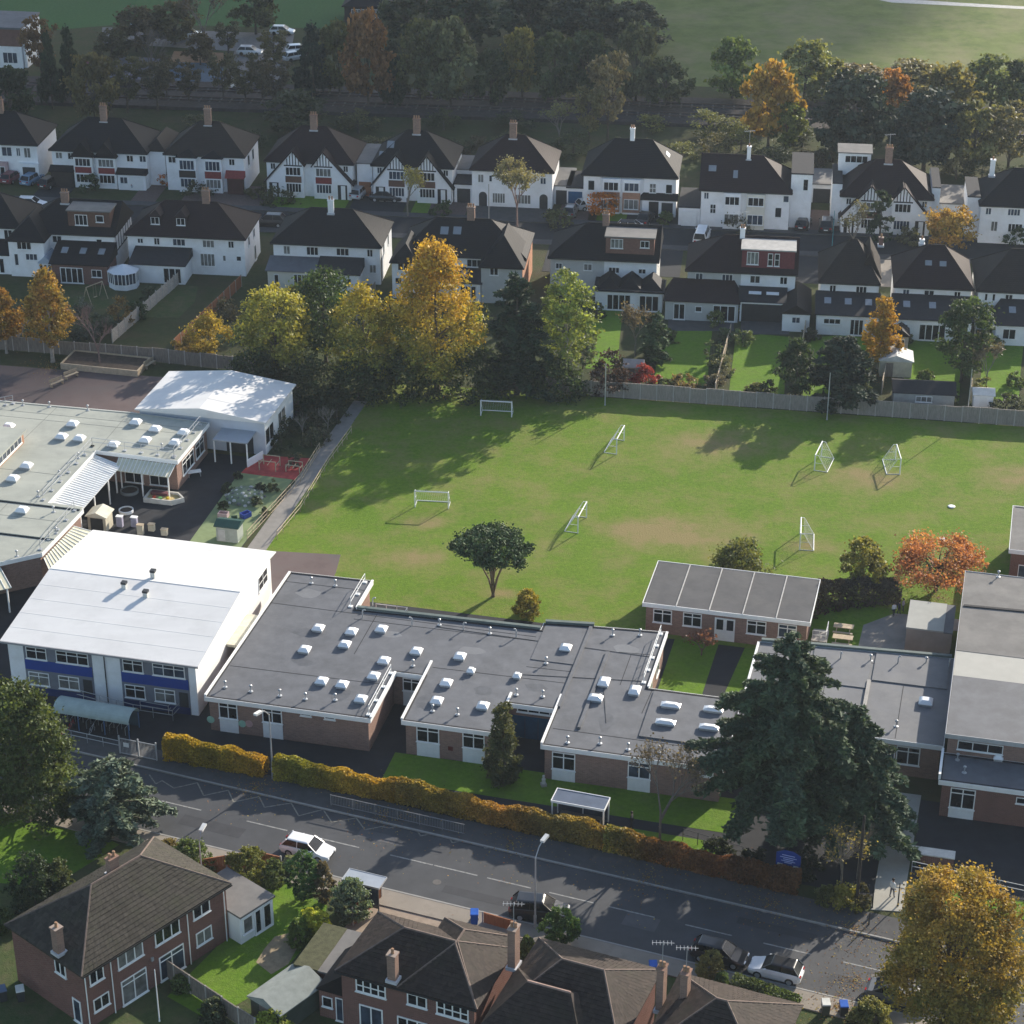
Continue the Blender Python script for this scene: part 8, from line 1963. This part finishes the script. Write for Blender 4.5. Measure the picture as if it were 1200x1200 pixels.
# ---- belt of trees along the railway and beyond
FARS = [  # base x, base y, top y, width, colour, proto, description
 (14, 150, 78, 60, DK, 'a', 'dark tree below the white building at far left'), (62, 128, 40, 34, DK, 'k', 'narrow dark conifer right of the far white building'), (85, 120, 34, 36, DK, 'k', 'second narrow dark conifer near the far white building'), (50, 100, 18, 50, BN, 'b', 'brownish tree beyond the far white building'),
 (112, 145, 62, 60, (.13, .115, .055), 'a', 'olive tree before the red-edged court'), (150, 132, 66, 56, (.10, .10, .055), 'b', 'thin olive tree between the two courts'), (185, 130, 70, 50, (.09, .085, .06), 'b', 'grey-brown tree right of the first court'), (160, 60, 10, 60, (.10, .085, .055), 'c', 'brown tree at the edge of the sports ground'),
 (205, 52, 2, 60, (.12, .11, .06), 'a', 'olive tree left of the tall bare tree'), (300, 40, -20, 60, (.09, .10, .05), 'c', 'dark tree above the distant car park'), (322, 132, 70, 58, (.10, .085, .06), 'b', 'brown-grey tree beside the railway at the car park'), (345, 158, 110, 80, (.07, .08, .045), 'c', 'dark scrub tree between railway and Tudor pair'),
 (368, 116, 30, 50, (.022, .04, .03), 'k', 'large dark conifer beside the distant car park'), (398, 112, 26, 50, (.10, .11, .045), 'a', 'olive tree left of the russet tree'), (432, 128, 10, 62, (.22, .12, .06), 'd', 'tall russet tree beside the railway'), (462, 124, 50, 44, (.035, .05, .03), 'k', 'dark slim tree right of the russet tree'),
 (492, 120, 26, 60, (.12, .13, .06), 'c', 'grey-green tree right of the russet tree'), (528, 128, 22, 74, (.13, .145, .08), 'a', 'pale grey-green tree at the middle of the belt'), (575, 126, 60, 50, (.06, .08, .04), 'c', 'dark tree below the pale grey-green one'), (612, 118, 32, 54, (.21, .19, .07), 'd', 'pale yellow-olive tree in the middle of the belt'),
 (650, 122, 40, 60, (.075, .10, .045), 'a', 'green tree right of the yellow-olive one'), (688, 124, 42, 74, (.055, .08, .04), 'c', 'broad dark green tree right of the belt centre'), (712, 168, 58, 60, (.19, .165, .10), 'b', 'tall thin buff tree standing before the railway'), (745, 122, 28, 60, (.12, .13, .07), 'a', 'grey-olive tree behind the buff tree'), (690, 170, 100, 50, (.16, .15, .07), 'b', 'thin olive tree beside the buff tree'),
 (262, 118, 62, 46, (.10, .095, .06), 'b', 'thin brown tree between blue court and car park'), (288, 124, 70, 44, (.11, .10, .06), 'b', 'thin olive tree left of the lone railway car'), (308, 118, 58, 44, (.09, .085, .055), 'b', 'brown tree in the middle of the distant car park'), (322, 84, 34, 46, (.12, .115, .06), 'b', 'olive tree among the distant parked cars'), (268, 66, 24, 40, (.10, .10, .06), 'b', 'thin tree at the head of the car park'), (222, 122, 74, 40, (.10, .09, .065), 'b', 'thin grey tree before the blue court'), (132, 74, 36, 46, (.09, .085, .05), 'c', 'dark tree behind the first court'), (196, 118, 62, 36, (.085, .08, .06), 'b', 'slim grey tree between the courts'), (235, 76, 40, 40, (.12, .095, .055), 'c', 'brown tree behind the blue court'),
 (780, 128, 70, 56, (.09, .11, .055), 'c', 'green tree at the left corner of the meadow'), (545, 60, -10, 90, (.06, .08, .045), 'c', 'dark tree behind the belt at top centre'), (620, 50, -20, 90, (.055, .07, .045), 'a', 'dark tree behind the yellow-olive tree'), (690, 50, -10, 90, (.065, .075, .05), 'c', 'dark tree behind the broad green one'), (745, 60, 4, 80, (.085, .09, .06), 'a', 'grey tree at the meadow edge, top centre'), (480, 50, -6, 70, (.07, .085, .045), 'c', 'dark tree beside the far red-roofed house'),
 (858, 118, 44, 66, (.17, .23, .07), 'a', 'light green tree at the meadow edge'), (900, 172, 72, 66, (.36, .23, .05), 'd', 'bright orange tree beside the railway'), (942, 122, 50, 76, (.20, .22, .08), 'c', 'pale yellow-green tree right of the orange one'), (920, 176, 120, 44, (.16, .19, .05), 'c', 'lime bush at the foot of the orange tree'),
 (996, 190, 86, 92, (.035, .05, .035), 'k2', 'large dark evergreen at right of the belt'), (1040, 150, 82, 52, (.34, .17, .06), 'd', 'orange-brown tree between the dark evergreens'), (1082, 200, 108, 100, (.040, .055, .042), 'k2', 'broadest dark evergreen at right of the belt'), (1110, 150, 74, 70, (.20, .18, .07), 'd', 'tawny tree behind the broadest evergreen'),
 (1140, 200, 120, 80, (.15, .155, .07), 'a', 'olive tree behind the rightmost farther houses'), (1180, 206, 118, 80, (.15, .14, .08), 'b', 'grey-olive tree at the right edge'), (1160, 130, 66, 70, (.16, .19, .08), 'c', 'pale green tree at the right meadow edge'), (1195, 130, 70, 60, (.12, .14, .07), 'a', 'grey-green tree cut by the right edge of the photo'), (1005, 112, 78, 90, (.22, .18, .09), 'c', 'straw-coloured thicket at the meadow edge'), (1065, 108, 74, 80, (.20, .18, .09), 'c', 'second straw-coloured thicket at the meadow edge'),
]
for (px, py, pt, w, c, p, lab) in FARS:
    shp = {'a': 'round', 'b': 'vase', 'c': 'round', 'd': 'oval', 'k': 'cone', 'k2': 'round'}[p]
    tree('belt_tree' if p not in ('k', 'k2') else 'belt_conifer', lab, px, py, pt, w, shp, c, None, {'b': 3200, 'k': 5000, 'k2': 7000}.get(p, 5200), .42 if p != 'b' else .34, .12 if p != 'b' else .2, share='proto_' + p, group='trees along the railway', ncl={'b': 40, 'k2': 110}.get(p, 70), cl=.17, mat='needle' if p in ('k', 'k2') else 'leaf')
bare_tree('tall bare tree behind the courts', 240, 62, -14, 60, (.17, .145, .125), (.13, .10, .07), 500, 61, size=.3)
bare_tree('bare tree between the courts and the railway', 178, 112, 30, 50, (.12, .105, .095), None, 0, 63)
bare_tree('bare pale tree at the railway right of centre', 655, 170, 122, 40, (.17, .15, .12), (.16, .17, .08), 500, 65, size=.26)
BUSH = [(30, 178), (75, 180), (118, 170), (160, 176), (205, 182), (250, 172), (300, 180), (350, 178), (395, 186), (440, 178), (478, 190), (520, 186), (560, 182), (600, 176), (640, 190), (672, 182), (724, 186), (760, 188), (800, 184), (840, 186), (868, 178), (905, 196), (950, 196), (975, 190), (1120, 210), (1150, 214), (1190, 216), (20, 140), (230, 150), (420, 156), (520, 152), (600, 152), (762, 152), (830, 158), (860, 165), (940, 172)]
cl_ = [(.07, .085, .04), (.10, .105, .05), (.05, .065, .035), (.13, .12, .055), (.085, .07, .045)]
HSE = [(25, 'far-left house'), (128, 'red-bay Tudor pair'), (245, 'white-post pair'), (370, 'brown-and-red bay pair'), (485, 'rooflight Tudor pair'), (605, 'arched-porch pair'), (745, 'bow-bay pair'), (880, 'tower house'), (1045, 'right-hand Tudor pair'), (1180, 'rightmost farther house')]
CN = ['dark green', 'olive', 'blackish green', 'tawny olive', 'brown']
for i, (px, py) in enumerate(BUSH):
    ci = (i * 7) % 5; k = cl_[ci]; nm = CN[ci]
    if 700 < px < 880 and py < 186: k, nm = (.19, .20, .07), 'pale yellow-green' if px < 835 else 'pale lime' if px < 855 else 'pale olive'
    hx_, hn = min(HSE, key=lambda q: abs(q[0] - px))
    side = 'behind the left of' if px < hx_ - 12 else 'behind the right of' if px > hx_ + 12 else 'right behind'
    shrub('%s scrub bush %s the %s%s' % (nm, side, hn, ' near the rails' if py < 166 else ''), px, py, py - 16 - (i * 11) % 14, 44 + (i * 13) % 26, k, group='scrub bushes along the railway', share='proto_s', n=1500, size=.34, ncl=30)

# ---- distant buildings
fb = thing('flat_roofed_building', 'white and brown flat-roofed building at the upper left edge', 'building', (*G(-30, 78), 0), R(-8))
MB().box(0, 0, -.1, 8.2, 9, 3.6).build('wall', RENDER, fb); MB().box(-.1, -.1, 3.602, 8.3, 9.1, 6.4).build('upper_storey', M('brown_cladding', (.16, .085, .07), .8), fb); MB().box(-.3, -.3, 6.402, 8.5, 9.3, 6.7).build('roof', FELT, fb)
window(fb, ('f', 0), 5, .8, 7.4, 2.6, 3); MB().box(8.31, .5, -.1, 8.8, 8, 6.3).build('side_wall', RENDER, fb)
fh = thing('distant_house', 'distant house with red-brown hipped roof at top centre', 'house', (*G(505, 32), 0), R(10))
MB().box(0, 0, -.1, 7, 7, 3.4).build('wall', BRICK2, fh); b = MB(); hip(b, 0, 7, 0, 7, 3.45, 7.0, 2.6, 2.6, .4); b.build('roof', M('red_brown_tiles', (.17, .085, .06), .85, .25, 2), fh); window(fh, ('f', 0), 1, 1, 3, 2.4); chimney(fh, 1.2, 3.5, 5.2, 7.6, .8)
fp_ = thing('sports_pavilion', 'low dark pavilion with white windows beyond the trees at top', 'pavilion', (*G(404, 26), 0), R(-4))
MB().box(0, 0, -.1, 7.5, 6, 2.8).build('wall', M('dark_board', (.04, .035, .035), .9), fp_); b = MB(); hip(b, 0, 7.5, 0, 6, 2.85, 4.2, 2.5, 2.5, .4); b.build('roof', ROOF1, fp_); window(fp_, ('f', 0), 1.2, .9, 3.4, 2.3, 4, glass=2); window(fp_, ('f', 0), 3.8, .9, 6, 2.3, 4, glass=2)

# ---- a passing cloud high above, whose shade lies over the upper left of the view
CLOUD = bpy.data.materials.new('cloud_vapour'); CLOUD.use_nodes = True
nt = CLOUD.node_tree; nt.nodes.clear(); o_ = N(nt, 'ShaderNodeOutputMaterial'); tr = N(nt, 'ShaderNodeBsdfTransparent'); df = N(nt, 'ShaderNodeBsdfTranslucent'); df.inputs[0].default_value = (.9, .9, .9, 1); mx = N(nt, 'ShaderNodeMixShader'); mx.inputs[0].default_value = .56
nt.links.new(tr.outputs[0], mx.inputs[1]); nt.links.new(df.outputs[0], mx.inputs[2]); nt.links.new(mx.outputs[0], o_.inputs['Surface'])
import bmesh
bm = bmesh.new()
CZ = 620.0; k = CZ / sun_dir.z
cr = random.Random(4)
for (wx, wy, r) in [(-95, 300, 40), (-75, 330, 45), (-60, 285, 30), (-45, 320, 36), (-20, 335, 36), (-40, 360, 44), (0, 360, 40), (30, 385, 40), (-85, 380, 50), (-30, 410, 50), (20, 430, 50), (-100, 430, 55), (-60, 268, 20), (-95, 262, 22), (-20, 300, 22), (8, 330, 24), (-140, 330, 60), (-150, 420, 70), (70, 455, 46), (-48, 258, 12), (-52, 249, 15), (-72, 246, 18), (-38, 251, 11)]:
    ret = bmesh.ops.create_icosphere(bm, subdivisions=3, radius=r)
    for v in ret['verts']:
        f = 1 + .10 * math.sin(v.co.x * .21 + wx) + .10 * math.sin(v.co.y * .19 + wy) + .06 * math.sin(v.co.x * .5 + v.co.y * .43)
        v.co.x *= f; v.co.y *= f; v.co.z *= .30 * f
        v.co += Vector((wx + sun_dir.x * k, wy + sun_dir.y * k, CZ + cr.uniform(-10, 10)))
me = bpy.data.meshes.new('cloud'); bm.to_mesh(me); bm.free(); me.materials.append(CLOUD)
co = obj('cloud', me); co['kind'] = 'structure'

# ---- autumn haze
hz = MB().box(-1520, -120, -2.0, 1520, 2620, 112).build('haze', None); hz['kind'] = 'stuff'
HZ = bpy.data.materials.new('haze_air'); HZ.use_nodes = True
nt = HZ.node_tree; nt.nodes.clear(); o_ = N(nt, 'ShaderNodeOutputMaterial'); pv = N(nt, 'ShaderNodeVolumePrincipled')
pv.inputs['Color'].default_value = (.74, .86, 1.0, 1); pv.inputs['Density'].default_value = .00010; pv.inputs['Anisotropy'].default_value = .3
nt.links.new(pv.outputs[0], o_.inputs['Volume'])
hz.data.materials.append(HZ)
